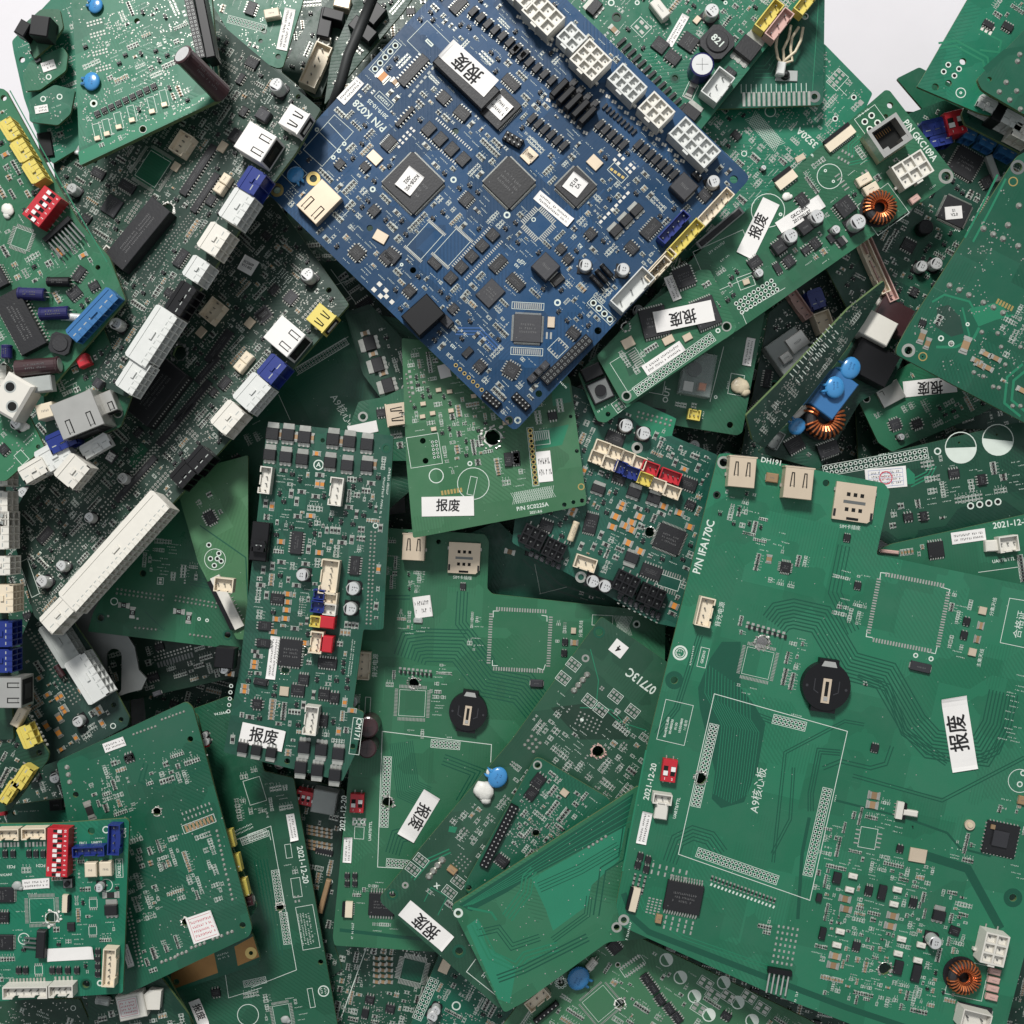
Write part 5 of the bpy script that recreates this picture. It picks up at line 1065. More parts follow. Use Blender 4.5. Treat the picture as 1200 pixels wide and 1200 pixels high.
b.button(388, 592, 98, r=-25); b.relay(352, 512, 90, 60, r=-25, z=14, m='black'); b.blob(360, 510, 26, 'tin'); b.pads(470, 660, 2, 2, 18, 18, 12, 12); b.hole(422, 695, 22); b.rect(468, 658, 44, 50); b.scrib(400, 670, 60, 14)
b.fill(960, 130, 120, 160, 'PPRQ', 1.6); b.fill(450, 440, 120, 160, 'RPC', 1.5)
tile(880, 0)
b.fill(330, 850, 760, 420, 'PPPRRCQM', 1.15); b.fill(320, 1080, 300, 180, 'PRRCQM', 1.6)
B2 = b
tile(600, 300)
m = Board('small processor board plugged onto the long board', 'green', -32, -32, [(820, 60), (870, 60), (987, 305), (978, 335), (505, 652), (480, 635), (372, 440), (560, 240)], parent=B2, name='daughter_board', thk=4)
m.ic(625, 290, 118, 128, 2, r=-14, n=10, z=4.5); m.ic(850, 250, 110, 128, 2, r=-22, n=10, z=4.5); m.ic(755, 92, 82, 90, 4, r=-22, z=4); m.label_(755, 265, 262, 92, '报废', 66, r=168, z=4.8, label='white label with upside down characters across two chips')
m.label_(665, 450, 200, 50, '', r=-34, label='printed white label above the row of holes'); m.label_(706, 142, 112, 40, '', r=68); m.xtal(510, 382, 54, 44, r=-28); m.xtal(686, 370, 50, 34, r=-28); m.xtal(770, 358, 40, 30, r=-28)
m.pth(712, 476, 22, 2, 19, 16, r=-35.5); m.hole(943, 310, 32, 44); m.hole(503, 615, 30, 44); m.drill(500, 312, 34); m.rect(525, 500, 130, 150, lw=2, mark=False); m.area([(490, 460), (530, 440), (560, 500), (515, 530)], 'green_deep', .08); m.pads(545, 455, 1, 8, 8, 10, 36, 5, r=-32); m.circ(905, 328, 22, 5)
m.fill(560, 420, 160, 150, 'RPPC', 1.6); m.fill(840, 120, 120, 160, 'RRPC', 2); m.fill(690, 200, 500, 300, 'RRPCC', 1.6); m.fill(900, 240, 90, 130, 'CCR', 1.5); m.fill(450, 370, 90, 120, 'RCQ', 2)
# ---------------------------------------------------------------- top centre and top right
tile(600, 0)
b = Board('green board at the top with a round coil marked 821 and capacitors', 'green', -32, -51, [(0, -120), (1380, -120), (1285, 0), (828, 572), (812, 572), (60, -30)])
for i in range(13): b.ic(480+i*22, 188+i*24, 15, 44, 2, n=2, z=3.5, l=2, r=48, mark=False)
for i in range(13): b.pads(415+i*25, 150+i*27, 2, 1, 14, 8, 9, 12, r=-40, m='dullwhite')
b.label_(725, 135, 152, 36, '', r=-60, label='thin white barcode label near the coil'); b.block(650, 40, 92, 46, 12, 'nylon', r=52); b.ind(902, 185, 128, '821', r=44); b.rcap(832, 292, 104, 'navy', 26, r=0, top='alu'); b.ecap(877, 52, 66, r=-45); b.jst(902, 378, 135, 86, 3, 'milky', r=-53, z=20)
b.fet(1042, 205, 104, 150, r=38, z=8); b.fet(358, 28, 76, 76, r=-50); b.ic(650, 202, 64, 60, 0, r=38); b.ic(775, 188, 72, 72, 2, r=-55, n=5); b.ic(705, 255, 66, 52, 2, r=38, n=4); b.fet(790, 488, 86, 90, r=38); b.jst(1128, 72, 146, 52, 4, 'yellow', r=-52, z=18); b.jst(1172, 110, 146, 52, 3, 'pinkcard', r=-52, z=18); b.hole(460, 75, 30, 42, 'epoxy'); b.hole(716, 344, 28, 44, 'trace_dark'); b.circ(436, 12, 30, 6); b.circ(550, 12, 22, 5); b.circ(938, 12, 18, 5)
b.res(785, 400, 56, 30, r=-65); b.rect(785, 400, 70, 46, r=-65); b.ic(950, 330, 60, 50, 0, r=-50); b.res(448, 132, 40, 22, m='ceramic', r=45); b.pads(570, 120, 2, 2, 30, 30, 20, 14, r=45); b.rect(568, 120, 70, 60, r=45); b.xtal(812, 90, 34, 26, r=-50); b.jst(1290, 10, 120, 50, 3, 'yellow', r=-52, z=18)
b.fillall('RRCPPQMV', 1.5)
b = Board('green board with a comb of silver edge contacts and a looped wire', 'green_deep', -56, 0, [(1100, -60), (1375, -60), (1368, 440), (1352, 462), (880, 480), (900, 300)], rad=2)
tile(880, 0)
b.pads(112, 435, 14, 1, 22, 10, 12, 62, r=-1, z=.6); b.pads(100, 388, 14, 1, 22, 10, 2.5, 40, r=-1, m='silk', z=.2); b.hole(279, 425, 26, 52, 'steel_dull'); b.hole(238, 72, 20, 30); b.hole(243, 25, 18, 24); b.trace([(300, -40), (290, 120), (270, 400)], 3, 1, 10, 'trace_light')
for i in range(4): b.trace([(20, 290+i*17), (60+i*14, 290+i*17), (100+i*10, 240+i*10)], 3, 1, 10, 'trace_light')
def loop():
    m = MB(); m.smooth = True
    for x0, x1, k in ((-14, -7, 0), (4, 8, 3)): m.tube([(x0+6, 38, 12), (x0, 24, 12), (x0+1, 10, 11), (x0+6, -2, 9), (-2, -8, 8)], 1.8, 'glue', 8); m.tube([(x1+7, 38, 13), (x1+7, 22, 13), (x1+3, 8, 12), (0, -4, 9), (-2, -10, 8)], 1.8, 'glue', 8)
    g = MB(); g.box(-2, -14, 10, 16, 3, 12, 'milky', ch=1.5); return [('looped_wire', m), ('wire_sleeve', g)]
b.custom(150, 250, 110, 150, loop, r=10)
def stud():
    m = MB(); m.box(0, 0, 27, 13, .2, 2, 'dullwhite', ch=.5); g = MB(); g.cyl(-2, 0, 6, 2, 6, 'black', 16, 5); g.ball(-2, 0, 7, 3, 3, 3, 'rubber', 12, 6); return [('sensor_mount', m), ('sensor_head', g)]
b.custom(155, 335, 110, 60, stud, r=2)
b = Board('wide green board with a grey hatched patch between blue board and jack board', 'green', -82, -48, [(320, 190), (535, 410), (400, 700), (-300, 1150), (-480, 760), (-150, 440), (100, 300)])
b.hatch(62, 577, 175, 62, r=48, n=22); b.text(248, 605, '3520A', 42, r=222); b.pth(370, 522, 1, 1, 12, 26, frame=False); b.pth(452, 428, 1, 1, 12, 26, frame=False); b.pads(482, 452, 1, 1, 12, 12, 22, 22); b.circ(85, 490, 50, 4); b.circ(-30, 675, 26, 4); b.rect(380, 350, 80, 60); b.pads(375, 345, 4, 2, 20, 24, 12, 16); b.line([(330, 330), (420, 420)], 2); b.ecap(55, 738, 24)
b.fill(290, 460, 150, 200, 'PPPPM', 3, sc_=.9); b.fill(0, 750, 260, 200, 'PPRRM', 2.4); b.fill(-100, 560, 200, 160, 'RPPQS', 2.4); b.fillall('PPMV', .9)
# right top corner boards
b = Board('green board reaching in from the top right with an arc of screw holes', 'green', -52, -56, [(728, 380), (740, 365), (985, -60), (1300, -60), (1300, 560), (1010, 500)], rad=6)
for x, y in ((867, 285), (914, 303), (847, 315), (894, 333)): b.pth(x, y, 1, 1, 12, 26, frame=False)
b.hole(932, 270, 30); b.hole(868, 366, 30); b.hole(810, 382, 32); b.circ(922, 408, 46, 4); b.circ(922, 408, 12, 4); b.trace([(830, 200), (900, 190), (1030, 260), (1040, 330), (980, 400)], 9, 2, 22, 'trace_light'); b.trace([(1000, 130), (1100, 180), (1090, 230), (1010, 220)], 9, 1, 20, 'trace_light')
b.ic(1040, 110, 50, 26, 2, r=30, mark=False); b.ic(1125, 120, 50, 30, 2, r=30, mark=False); b.pads(1040, 125, 3, 2, 20, 24, 12, 18, r=30, m='nylon'); b.fill(1120, 40, 180, 120, 'RRCPP', 2.2)
b = Board('dark glossy green board corner at the right border over white sockets', 'green_deep', -18, 28, [(995, 348), (1010, 330), (1300, 30), (1300, 560), (1012, 392)], rad=7, thk=5)
for x, y in ((1122, 362), (1168, 400), (1138, 440), (1092, 404), (1185, 480), (1172, 270), (1182, 240)): b.dots(x, y, 1, 1, 20, 26)
b.hole(1048, 348, 22); b.trace([(1040, 300), (1120, 230), (1300, 200)], 30, 1, 20, 'trace_dark')
b = Board('dark board edge with white sockets hanging under the top right corner', 'green_dark', -74, 28, [(925, 500), (960, 430), (1300, 560), (1300, 730), (940, 545)], thk=5)
b.powl(1032, 462, 90, 72, 1, 2, 'milky', r=28, z=26); b.relay(1085, 498, 46, 84, r=28, z=27, m='black'); b.powl(1140, 530, 110, 80, 1, 2, 'milky', r=28, z=26); b.powl(1190, 590, 100, 80, 1, 2, 'nylon', r=28, z=26)
b = Board('crowded dark board with a square chip behind the jack board right end', 'green_dark', -106, 28, [(690, 500), (850, 440), (1250, 640), (1000, 1300), (500, 1500), (300, 1120), (700, 760)])
b.dip(890, 545, 82, 100, 2, r=-14, z=30); b.powl(810, 560, 130, 90, 1, 3, 'bluep', r=-14, z=24); b.powl(830, 620, 100, 60, 1, 3, 'bluep', r=-14, z=24); b.powl(960, 590, 60, 60, 1, 2, 'bluebox', r=20, z=20); b.powl(1040, 620, 80, 70, 1, 2, 'bluebox', r=28, z=20); b.powl(1130, 660, 80, 70, 1, 2, 'bluebox', r=28, z=20)
b.ic(892, 932, 120, 110, 4, r=25, n=20); b.label_(890, 935, 74, 56, 'S1\nV2.0', 18, r=-5, z=3); b.rcap(765, 1000, 66, 'black', 16, top='black'); b.ic(940, 720, 120, 120, 4, r=30); b.ecap(748, 1172, 52); b.ecap(812, 1160, 56); b.jst(530, 1150, 300, 42, 6, 'cream', r=66, z=18); b.ic(690, 1080, 60, 50, 2); b.ic(1040, 800, 50, 60, 2, r=60); b.relay(1065, 740, 30, 120, r=-20, z=8, m='dullwhite')
b.text(908, 1010, 'J10', 20, r=20); b.fillall('RRRRCCQQSIP', 2.0)
tile(880, 300)
b.jst(565, 60, 300, 44, 6, 'pinkcard', r=66, z=18)
b = Board('dull green strip of board seen at the foot of the white gap at top', 'green_deep', -126, 24, [(640, -780), (740, -830), (950, -720), (930, -640), (860, -600), (760, -640)])
# right back-side board
b = Board('large green board at the right turned solder side up with glossy scratches', 'green_deep', -26, 27, [(638, 432), (642, 400), (690, 310), (1170, -440), (1330, -520), (1330, 800)], slope=(.02, .03), rad=6)
b.hole(692, 415, 34, 60); b.circ(755, 442, 40, 5, 'gold'); b.hole(755, 442, 8)
for x, y in ((873, 130), (915, 150), (958, 172), (1022, 205), (1066, 226), (1108, 250), (1015, 335), (1085, 340), (880, 385), (1100, 400), (1022, 418), (980, 512), (1022, 530), (1118, 478), (1090, 580), (1065, 575), (1150, 660), (1185, 400), (1185, 660)): b.dots(x, y, 1, 1, 20, 28 if y < 300 else 22)
b.area([(820, 225), (870, 215), (920, 270), (935, 340), (880, 355), (810, 310)], 'green_grey', .07); b.trace([(800, 200), (850, 170), (960, 200), (1010, 290), (1150, 260)], 9, 1, 20, 'trace_light'); b.trace([(820, 400), (900, 400), (980, 360), (1000, 320)], 12, 1, 20, 'trace_light'); b.trace([(1200, 490), (1140, 540), (1130, 640), (1190, 690)], 11, 2, 30, 'trace_light'); b.trace([(930, 230), (960, 350), (940, 380)], 8, 1, 20, 'trace_light'); b.area([(960, 230), (1100, 200), (1130, 260), (1000, 310)], 'trace_light', .08)
b.circ(952, 300, 18, 5); b.circ(835, 362, 26, 6); b.circ(880, 385, 26, 6); b.res(942, 392, 60, 32, r=110, m='ceramic'); b.res(750, 355, 50, 26, r=110, m='ceramic'); b.res(775, 385, 40, 22, r=110, m='ceramic'); b.ic(752, 295, 30, 26, 2, r=20)
for x, y in ((992, 462), (1040, 492), (1030, 430), (1075, 450), (1190, 590), (1005, 480)): b.res(x, y, 40, 20, r=27, m='ceramic')
b.pads(1115, 215, 6, 1, 14, 10, 9, 24, r=27, m='gold')
tile(880, 0)
for x, y in ((1178, 905), (1130, 990), (1022, 1005), (1065, 1030), (1108, 1050), (1175, 1082)): b.dots(x, y, 1, 1, 20, 30)
b.hole(1172, 735, 40, 64, 'steel_dull'); b.circ(1152, 798, 42, 5, 'gold'); b.trace([(1100, 780), (1040, 900), (960, 1050)], 9, 2, 40, 'trace_light')
tile(880, 300); b.fill(1170, 300, 110, 150, 'PPPV', 3.0); b.fill(780, 330, 90, 140, 'CRPV', 1.4); b.fill(1060, 470, 180, 140, 'CPV', .8); b.fillall('V', .07)
# ---------------------------------------------------------------- right of centre, low layers
tile(600, 300)
b = Board('deep green board with a clear relay and white glue blob under the long board', 'green_deep', -92, 10, [(370, 640), (840, 320), (1135, 120), (1012, 775), (990, 788), (720, 745)])
b.custom(815, 520, 150, 200, lambda: (lambda m, g: (m.box(0, 0, 40, 54, .5, 18, 'clear', ch=1), g.cyl(-4, 6, 9, 1, 12, 'epoxy', 16), g.box(9, -14, 10, 10, 1, 12, 'copperwire', ch=1), g.box(-8, -16, 12, 12, 1, 9, 'tin'), [('clear_relay', m), ('relay_coil', g)])[-1])(MB(), MB()), r=10)
b.text(680, 610, 'OUT', 34, r=-78); b.label_(1040, 422, 122, 38, '', r=-80, label='white barcode label near the glue blob'); b.blob(1003, 570, 84, 'glue', .35); b.rect(985, 565, 60, 90, r=10); b.jst(800, 698, 54, 46, 3, 'yellow', r=190, z=12); b.hole(958, 742, 28); b.scrib(950, 560, 50, 14, r=-80); b.line([(870, 640), (930, 400)], 2.5); b.rect(640, 560, 60, 90); b.circ(895, 620, 16, 4); b.fill(770, 640, 120, 60, 'PR', .6); b.ic(640, 700, 60, 60, 0); b.scrib(840, 700, 34, 12, r=-80)
b = Board('dark cluttered board behind the leaning board right of centre', 'green_grey', -128, -35, [(1000, 900), (1130, 250), (1350, 60), (1700, 60), (1500, 600), (1300, 900)])
tile(880, 300)
b.relay(165, 420, 160, 150, r=-35, z=22, m='dullwhite'); b.block(200, 380, 90, 70, 26, 'tin', r=-35); b.block(150, 450, 50, 40, 28, 'tin', r=-35); b.powl(285, 190, 70, 110, 1, 2, 'bluep', r=-20, z=26); b.jst(318, 290, 70, 90, 2, 'cream', r=-20, z=24); b.jst(215, 215, 140, 44, 4, 'pinkcard', r=55, z=18); b.circ(103, 565, 40, 7, 'trace_light'); b.hole(103, 565, 20); b.ic(30, 690, 90, 70, 2, r=-40, z=5); b.hdr(90, 740, 1, 4, 20, r=-45); b.circ(65, 440, 22, 4); b.circ(85, 460, 22, 4); b.ic(70, 540, 80, 30, 2, r=-80); b.fillall('RRIISVVHQ', 2.2)
# leaning board with blue capacitors
b = Board('thin board leaning on edge with blue capacitors and a copper coil behind', 'green_grey', -72, -53, [(8, 810), (-20, 700), (120, 560), (430, 230), (585, 108), (590, 135), (500, 290), (390, 450), (240, 640), (60, 845)], slope=(-.4, .3), rad=2)
b.vias(250, 480, 700, 60, 120, r=-53, d=7); b.pads(250, 460, 9, 2, 24, 44, 4, 26, r=-53, m='silk', z=.2); b.pads(320, 380, 7, 2, 24, 44, 4, 26, r=-53, m='silk', z=.2); b.fillall('PVPV', .8)
b = Board('shadowed board carrying a blue box, blue discs, coil and white relay', 'green_dark', -110, -53, [(30, 860), (200, 700), (430, 400), (560, 160), (720, 330), (620, 560), (480, 640), (300, 940)])
b.relay(357, 608, 190, 125, r=-53, z=32, m='bluebox'); b.disc(362, 580, 96, r=-90, z=33); b.disc(432, 495, 100, r=-70, z=26); b.disc(200, 750, 80, r=-40, z=18)
b.tor(322, 712, 185, r=0, z=8); b.relay(548, 318, 145, 110, r=28, z=34); b.relay(620, 268, 150, 130, r=28, z=22, m='brown'); b.relay(530, 470, 190, 150, r=28, z=24, m='black'); b.jst(105, 805, 60, 80, 2, 'dullwhite', r=30); b.ic(190, 830, 80, 60, 2, r=-30); b.relay(215, 690, 24, 80, r=50, z=20, m='nylon'); b.ic(340, 850, 90, 60, 2, r=-20, z=8); b.lcap(560, 185, 60, 40, 'nylon', r=60); b.fillall('RRIS', 1)
# card holder board
b = Board('dark green board with a shiny card holder and a torn white label', 'green', -120, -28, [(465, 620), (700, 470), (1250, 560), (1000, 700), (620, 860), (560, 820)])
b.custom(612, 605, 120, 110, lambda: (lambda m: (m.box(0, 0, 32, 26, .5, 6, 'tin', ch=.5), m.line([(-12, 8), (-8, 8), (-8, 2)], .8, 6.1, 'hole'), [('card_holder', m)])[-1])(MB()), r=-28)
b.label_(785, 575, 235, 70, '报废', 62, r=174, label='dull white label with two upside down characters'); b.ic(632, 740, 46, 46, 4, r=-20, grey=True); b.ic(728, 738, 44, 40, 4, r=-20); b.hole(508, 628, 26, 34); b.ecap(660, 795, 30); b.fillall('RRPPCQS', 2.0)
b = Board('dark board under the solder side board with empty footprints', 'green_dark', -128, -15, [(850, 620), (1250, 560), (1250, 760), (900, 760)]); b.fillall('PPSIM', 1.6)
# board with half filled circles
b = Board('green board with two half white circles at the right below the label', 'green_dark', -68, -9, [(240, 960), (300, 935), (1150, 735), (1300, 720), (1300, 1120), (640, 1290), (300, 1080)])
b.pth(548, 905, 21, 2, 22, 18, r=-10); b.circ(922, 842, 140, 4, half=178); b.circ(1085, 808, 140, 4, half=186) ; b.label_(592, 975, 180, 92, '', r=-5, kind='grid', label='blue ruled inspection label with a red round stamp'); b.circ(820, 858, 32, 6); b.ic(420, 840, 4, 4, 0)
for x in (965, 1005, 1045, 1085): b.pth(x, 1098-(x-965)*.15, 1, 1, 12, 32, frame=False)
b.area([(620, 1010), (720, 1000), (720, 960), (690, 930)], 'trace_light'); b.trace([(700, 1000), (780, 960), (800, 920)], 6, 3, 14, 'trace_light'); b.scrib(580, 872, 60, 16); b.hole(915, 820, 10); b.hole(1080, 785, 10)
b.fill(940, 960, 340, 240, 'PPPRRSM', 2.4, sc_=1.15); b.fill(720, 1130, 240, 90, 'RPS', 1.4); b.fill(1170, 940, 60, 200, 'M', .6)
tile(880, 600)
b = Board('green board slipped under the large right board carrying a white plug', 'green', -40, -8, [(560, 165), (620, 140), (1300, -10), (1300, 500), (900, 300), (560, 200)])
b.text(1150, 50, '2021-12-20', 38, r=-8); b.label_(955, 107, 150, 52, '', r=-8, label='white printed label left of the white plug'); b.jst(1130, 140, 85, 70, 3, 'nylon', r=-8, z=14); b.relay(1070, 148, 80, 50, r=-3, z=8); b.text(1110, 212, 'UART0/TTL', 20, r=-8); b.fill(720, 150, 120, 100, 'RPCS', 3); b.ic(810, 165, 70, 70, 2, r=-8, mark=False); b.line([(1000, 265), (1300, 225)], 2.5); b.block(610, 175, 80, 16, 4, 'pinkcard', r=6)
b.fill(1180, 270, 60, 60, 'PR', 2)
# ---------------------------------------------------------------- the large right board
tile(0, 0); K = 1.
b = Board('largest green board at lower right with a black coin battery holder', 'green', 2, 13, [(842, 532), (852, 531), (1036, 566), (1043, 576), (1027, 650), (1212, 688), (1212, 1075), (1172, 1230), (1080, 1232), (900, 1163), (745, 1093), (728, 1085), (722, 1060), (757, 880)], full=True, thk=4)
b.line([(837, 813), (993, 857)], .8); b.line([(949, 1055), (993, 857)], .8); b.line([(949, 1055), (795, 1001)], .8); b.line([(795, 1001), (837, 813)], .8)
b.area([(832, 772), (846, 752), (868, 752), (868, 806), (884, 826), (897, 848), (888, 900), (872, 940), (845, 947), (834, 936), (838, 905), (820, 830), (818, 806)], 'trace_dark', .06)
for i in range(15): b.trace([(828+i*3.6, 778+i*2.4), (826+i*3.8, 812+i*2.2), (846+i*3.1, 850+i*.6), (840+i*3.0, 908+i*.4), (836+i*3.0, 930+min(i, 14-i)*1.6)], .7, 1, 1, 'trace_light')
b.drill(821, 912, 13, 'tin'); b.pth(826, 897, 2, 20, 4.9, 4.4, r=13); b.pth(958, 975, 2, 21, 4.95, 4.1, r=13); b.pth(864, 1015, 20, 2, 4.95, 4.1, r=19.5); b.pth(925, 847, 8, 2, 4.8, 4.1, r=14); b.scrib(933, 838, 12, 3, r=13); b.scrib(979, 935, 9, 3, r=-77)
b.coin(968, 804, 57, r=8)
b.qpads(1064.5, 718, 83, 78, 21, 5, r=11, frame=False); b.line([(1031, 679), (1032, 671), (1041, 672)], .9); b.line([(1103, 688), (1113, 691), (1111, 698)], .9); b.line([(1016, 738), (1015, 746), (1022, 747)], .9); b.line([(1087, 764), (1096, 766), (1098, 758)], .9)
b.mark(*b.L(1064, 718), 84, 78, 0, 0)
b.text(825, 641, 'P/N IFA170C', 13, r=-74, sx=.92); b.text(762, 916, '2021-12-20', 9.5, r=-77); b.text(889, 926, 'A9核心板', 13, r=-79); b.text(996, 618, 'SIM卡插座', 5.5, r=6); b.text(844, 720, '背光电源', 7.5, r=-78); b.text(793, 947, 'UART0/TTL', 5, r=-77); b.text(904, 541, 'DH191', 8.5, r=11); b.text(1195, 732, '合格证', 11, r=-79); b.text(1164, 711, '分集天线', 5.5, r=-77); b.text(1149, 771, '主集天线', 5.5, r=-77)
b.line([(1215, 706), (1183, 701), (1172, 753), (1215, 762)], .7); b.rect(824, 770.5, 10, 23, r=13, lw=.6); b.text(824, 770, 'GK2010', 4.5, r=-77); b.scrib(811, 768, 24, 3.5, r=-79)
b.circ(797, 765, 17.5, 2.2); b.circ(797, 765, 11, 1); b.scrib(797, 765, 9, 8, 2, r=13); b.rect(791, 846.5, 33, 48, r=13, lw=.6); b.mark(*b.L(791, 846), 32, 46, 0, 0)
for i, (w_, t) in enumerate(((38, 'Baud(4(12),8bit'), (22, '00:4800/50'), (12, '01:50'), (24, '10:50/4800'), (16, '11:备用'))): b.text(781+i*5.6, 852-i*.5, t, 3.9, r=-78)
b.hole(790, 797, 9, 0); b.circ(790, 797, 21, 5.5, 'trace_dark'); b.hole(848, 542, 9.5, 15); b.hole(968, 566, 8); b.hole(840, 580, 6, 9, 'epoxy'); b.hole(723+.5+2, 1087-1, 9, 15) if 0 else b.hole(731, 1078, 7, 13)
b.usb(869, 553, 31, 36, r=5); b.usb(935, 566, 33, 37, r=6); b.sim(1001, 589, 47, 44, r=8); b.block(905, 560, 14, 11, 5, 'ceramic', r=8)
b.jst(826, 717, 34, 18, 4, 'cream', r=-77, z=14); b.dip(784, 903, 17, 26, 2, r=8, z=10); b.jst(776, 936, 22, 12, 3, 'nylon', r=8, z=14); b.relay(775, 950, 15, 20, r=8, z=9, m='nylon'); b.label_(755, 970, 38, 12, '', r=-78, label='tall white printed label at the left edge of the large board')
b.drill(893, 753, 15, 'tin'); b.drill(1037, 1135, 14, 'tin'); b.qpads(888, 777, 40, 40, 20, 4, r=13); pass
for i in range(8): b.pads(876+i*6, 732+i*1.7, 1, 2, 3, 4.5, 3.4, 3, r=13); b.ic(876+i*6+1.8, 734+i*1.7, 2.6, 4.4, 0, r=13, mark=False)
b.ffc(742, 1054, 28, 12, 'cream', r=-76, n=10); b.ic(801, 1052, 43, 34, 2, r=11, n=13, z=5, l=6, label='wide black chip at the lower left of the large board'); b.scrib(737, 1090, 24, 5, r=-76); b.block(772, 1077, 7, 10, 5, 'ceramic', r=12)
for x, y in ((750, 1003), (759, 1007), (747, 1013), (757, 1018)): b.ic(x, y, 7, 8, 2, r=13, n=2, l=1.4, mark=False)
for j in range(4):
    for i in range(3): b.res(744+i*6-j*1.3, 1026+j*5.5+i*1.5, 4, 2, r=103)
b.pads(766, 1062, 4, 6, 4.5, 3.4, 2.6, 1.6, r=13); b.pads(784, 1022, 6, 2, 8, 8, 2, 5, r=13); b.pads(795, 1084, 5, 3, 8, 6, 2, 4, r=13)
for i in range(18): b.res(834+i*4.3, 1029+i*1.55, 5, 2, r=110); b.silk.at(*b.L(833.5+i*4.3, 1036.5+i*1.55), -19); b.silk.flat(0, 0, 2, 3.4, .2, 'silk'); b.silk.at()
b.label_(1124, 860, 87, 30, '报废', 24, r=-99, label='large upright white label with two characters right of the battery holder')
b.ic(920, 664.5, 12, 12, 4, r=10, n=6); b.res(901, 655, 8, 6, m='ceramic', r=100)
b.ic(1004.5, 686, 8, 8, 2, r=10, n=3, l=1.5, mark=False); b.ic(992, 630, 8, 8, 2, r=10, n=3, l=1.5, mark=False); b.block(1079, 782, 24, 11, 4, 'epoxy_grey', r=13); b.circ(1073, 768, 6, 1.4); b.circ(1091, 772, 6, 1.4); b.ic(1132, 728, 8, 9, 2, n=2, l=1.5, mark=False); b.ic(1129, 744, 8, 9, 2, n=2, l=1.5, mark=False)
b.xtal(1151, 715.5, 9, 9); b.xtal(1139, 764, 9, 9); b.res(1149, 733, 6, 8, m='ceramic'); b.res(1145, 749, 6, 8, m='ceramic'); b.ic(1024.5, 876, 9, 9, 2, n=3, l=1.5); b.scrib(1014, 799, 6, 3); b.res(1014, 802, 4, 2)
b.res(1024, 932, 11, 8, m='ceramic', r=10); b.res(1022, 943, 11, 8, m='ceramic', r=10); b.ffc(1056, 950, 20, 11, 'nylon', r=100, n=4); b.relay(1067, 953, 17, 7, r=9, z=7); b.rect(1017, 982, 20, 24, r=10); b.pads(1004.5, 980, 1, 4, 4, 5.2, 6, 1.6, r=10); b.pads(1029.5, 985, 1, 4, 4, 5.2, 6, 1.6, r=10)
b.custom(1137, 967, 13, 13, lambda: (lambda m: (m.cyl(0, 0, 6, .3, 3, 'tin_warm', 20), m.cyl(0, 0, 3, 3, 4.5, 'glue', 14), [('antenna_socket', m)])[-1])(MB()))
b.ic(1172, 983, 39, 38, 4, r=12, n=9, l=1.5, mark=False, z=2.5, label='dark wireless module at the right of the large board'); b.custom(1172, 983, 2, 2, lambda: (lambda m: (m.box(0, 0, 18, 18, 2.6, 5, 'epoxy_grey'), m.box(-11, 12, 5, 5, 2.6, 4.5, 'ceramic'), [('ic_chip', m)])[-1])(MB()), r=12)
b.xtal(1075, 1002, 20, 16, r=10); b.ic(1054, 994, 8, 8, 2, n=2, l=1.5, mark=False); b.trace([(1090, 1004), (1134, 1018), (1170, 1084)], 10, 1, 1, 'trace_dark'); b.hole(1187, 1052, 9, 0); b.circ(1187, 1052, 22, 6, 'trace_dark')
for x, y in ((1000, 1027), (996, 1043), (1052, 1043), (1048, 1060), (985, 1092), (981, 1108), (1057, 1101), (1053, 1118), (1076, 1126), (1080, 1108)): b.custom(x, y, 11, 7, lambda: c_block(10, 6, 4, 'nylon'), r=13, key=('wled',))
for x, y in ((991, 1065), (1046, 1073), (1043, 1085), (978.5, 1120), (976, 1131), (990, 1053)): b.res(x, y, 11, 7, r=13, m='ceramic')
for x, y, w_, h_ in ((981, 1029, 9, 13), (1034, 1046, 9, 17), (1053, 1134, 10, 16), (1074, 1141, 10, 20), (964, 1094, 7, 14), (959, 1051, 6, 9)): b.ic(x, y, w_, h_, 0, r=13, mark=False, z=4)
for x, y in ((1017.5, 1043), (1069.5, 1057), (1003, 1108)): b.ic(x, y, 9, 10, 2, r=13, n=3, mark=False)
b.fet(1101, 1072, 16, 20, r=13); b.ecap(1095, 1104, 16); b.ic(1118, 1090, 12, 10, 0, r=20); b.pow(1164, 1111, 28, 36, 3, 2, 'nylon', r=13, z=20); b.tor(1130, 1146, 40); b.rect(1133, 1148, 44, 42, r=12, lw=.6, mark=False)
for i in range(4): b.block(1166-i*1.2, 1139+i*10, 14, 7, 5, 'pinkcard', r=14)
b.jst(1142, 1195, 34, 22, 2, 'nylon', r=14, z=20); b.hdrl(914, 1139, 5, 5.6, 24, r=10); b.pads(920, 1108, 5, 7, 5.6, 7, 2.2, 3, r=10); b.scrib(933, 1168, 13, 6, r=-77); b.ic(1069, 968, 1, 1, 0); b.block(1142, 1186, 40, 16, 4, 'epoxy', r=12)
b.circ(1195, 915, 28, .8); b.circ(1199, 906, 7, 1.4); b.circ(1195, 919, 7, 1.4); b.block(1198, 938, 9, 10, 4, 'ceramic')
T_ = b.trace
T_([(908, 731), (915, 722), (930, 719), (962, 726), (994, 780), (1038, 792), (1070, 848), (1092, 872), (1150, 880), (1168, 850), (1176, 812)], 1.5, 9, 4.2)
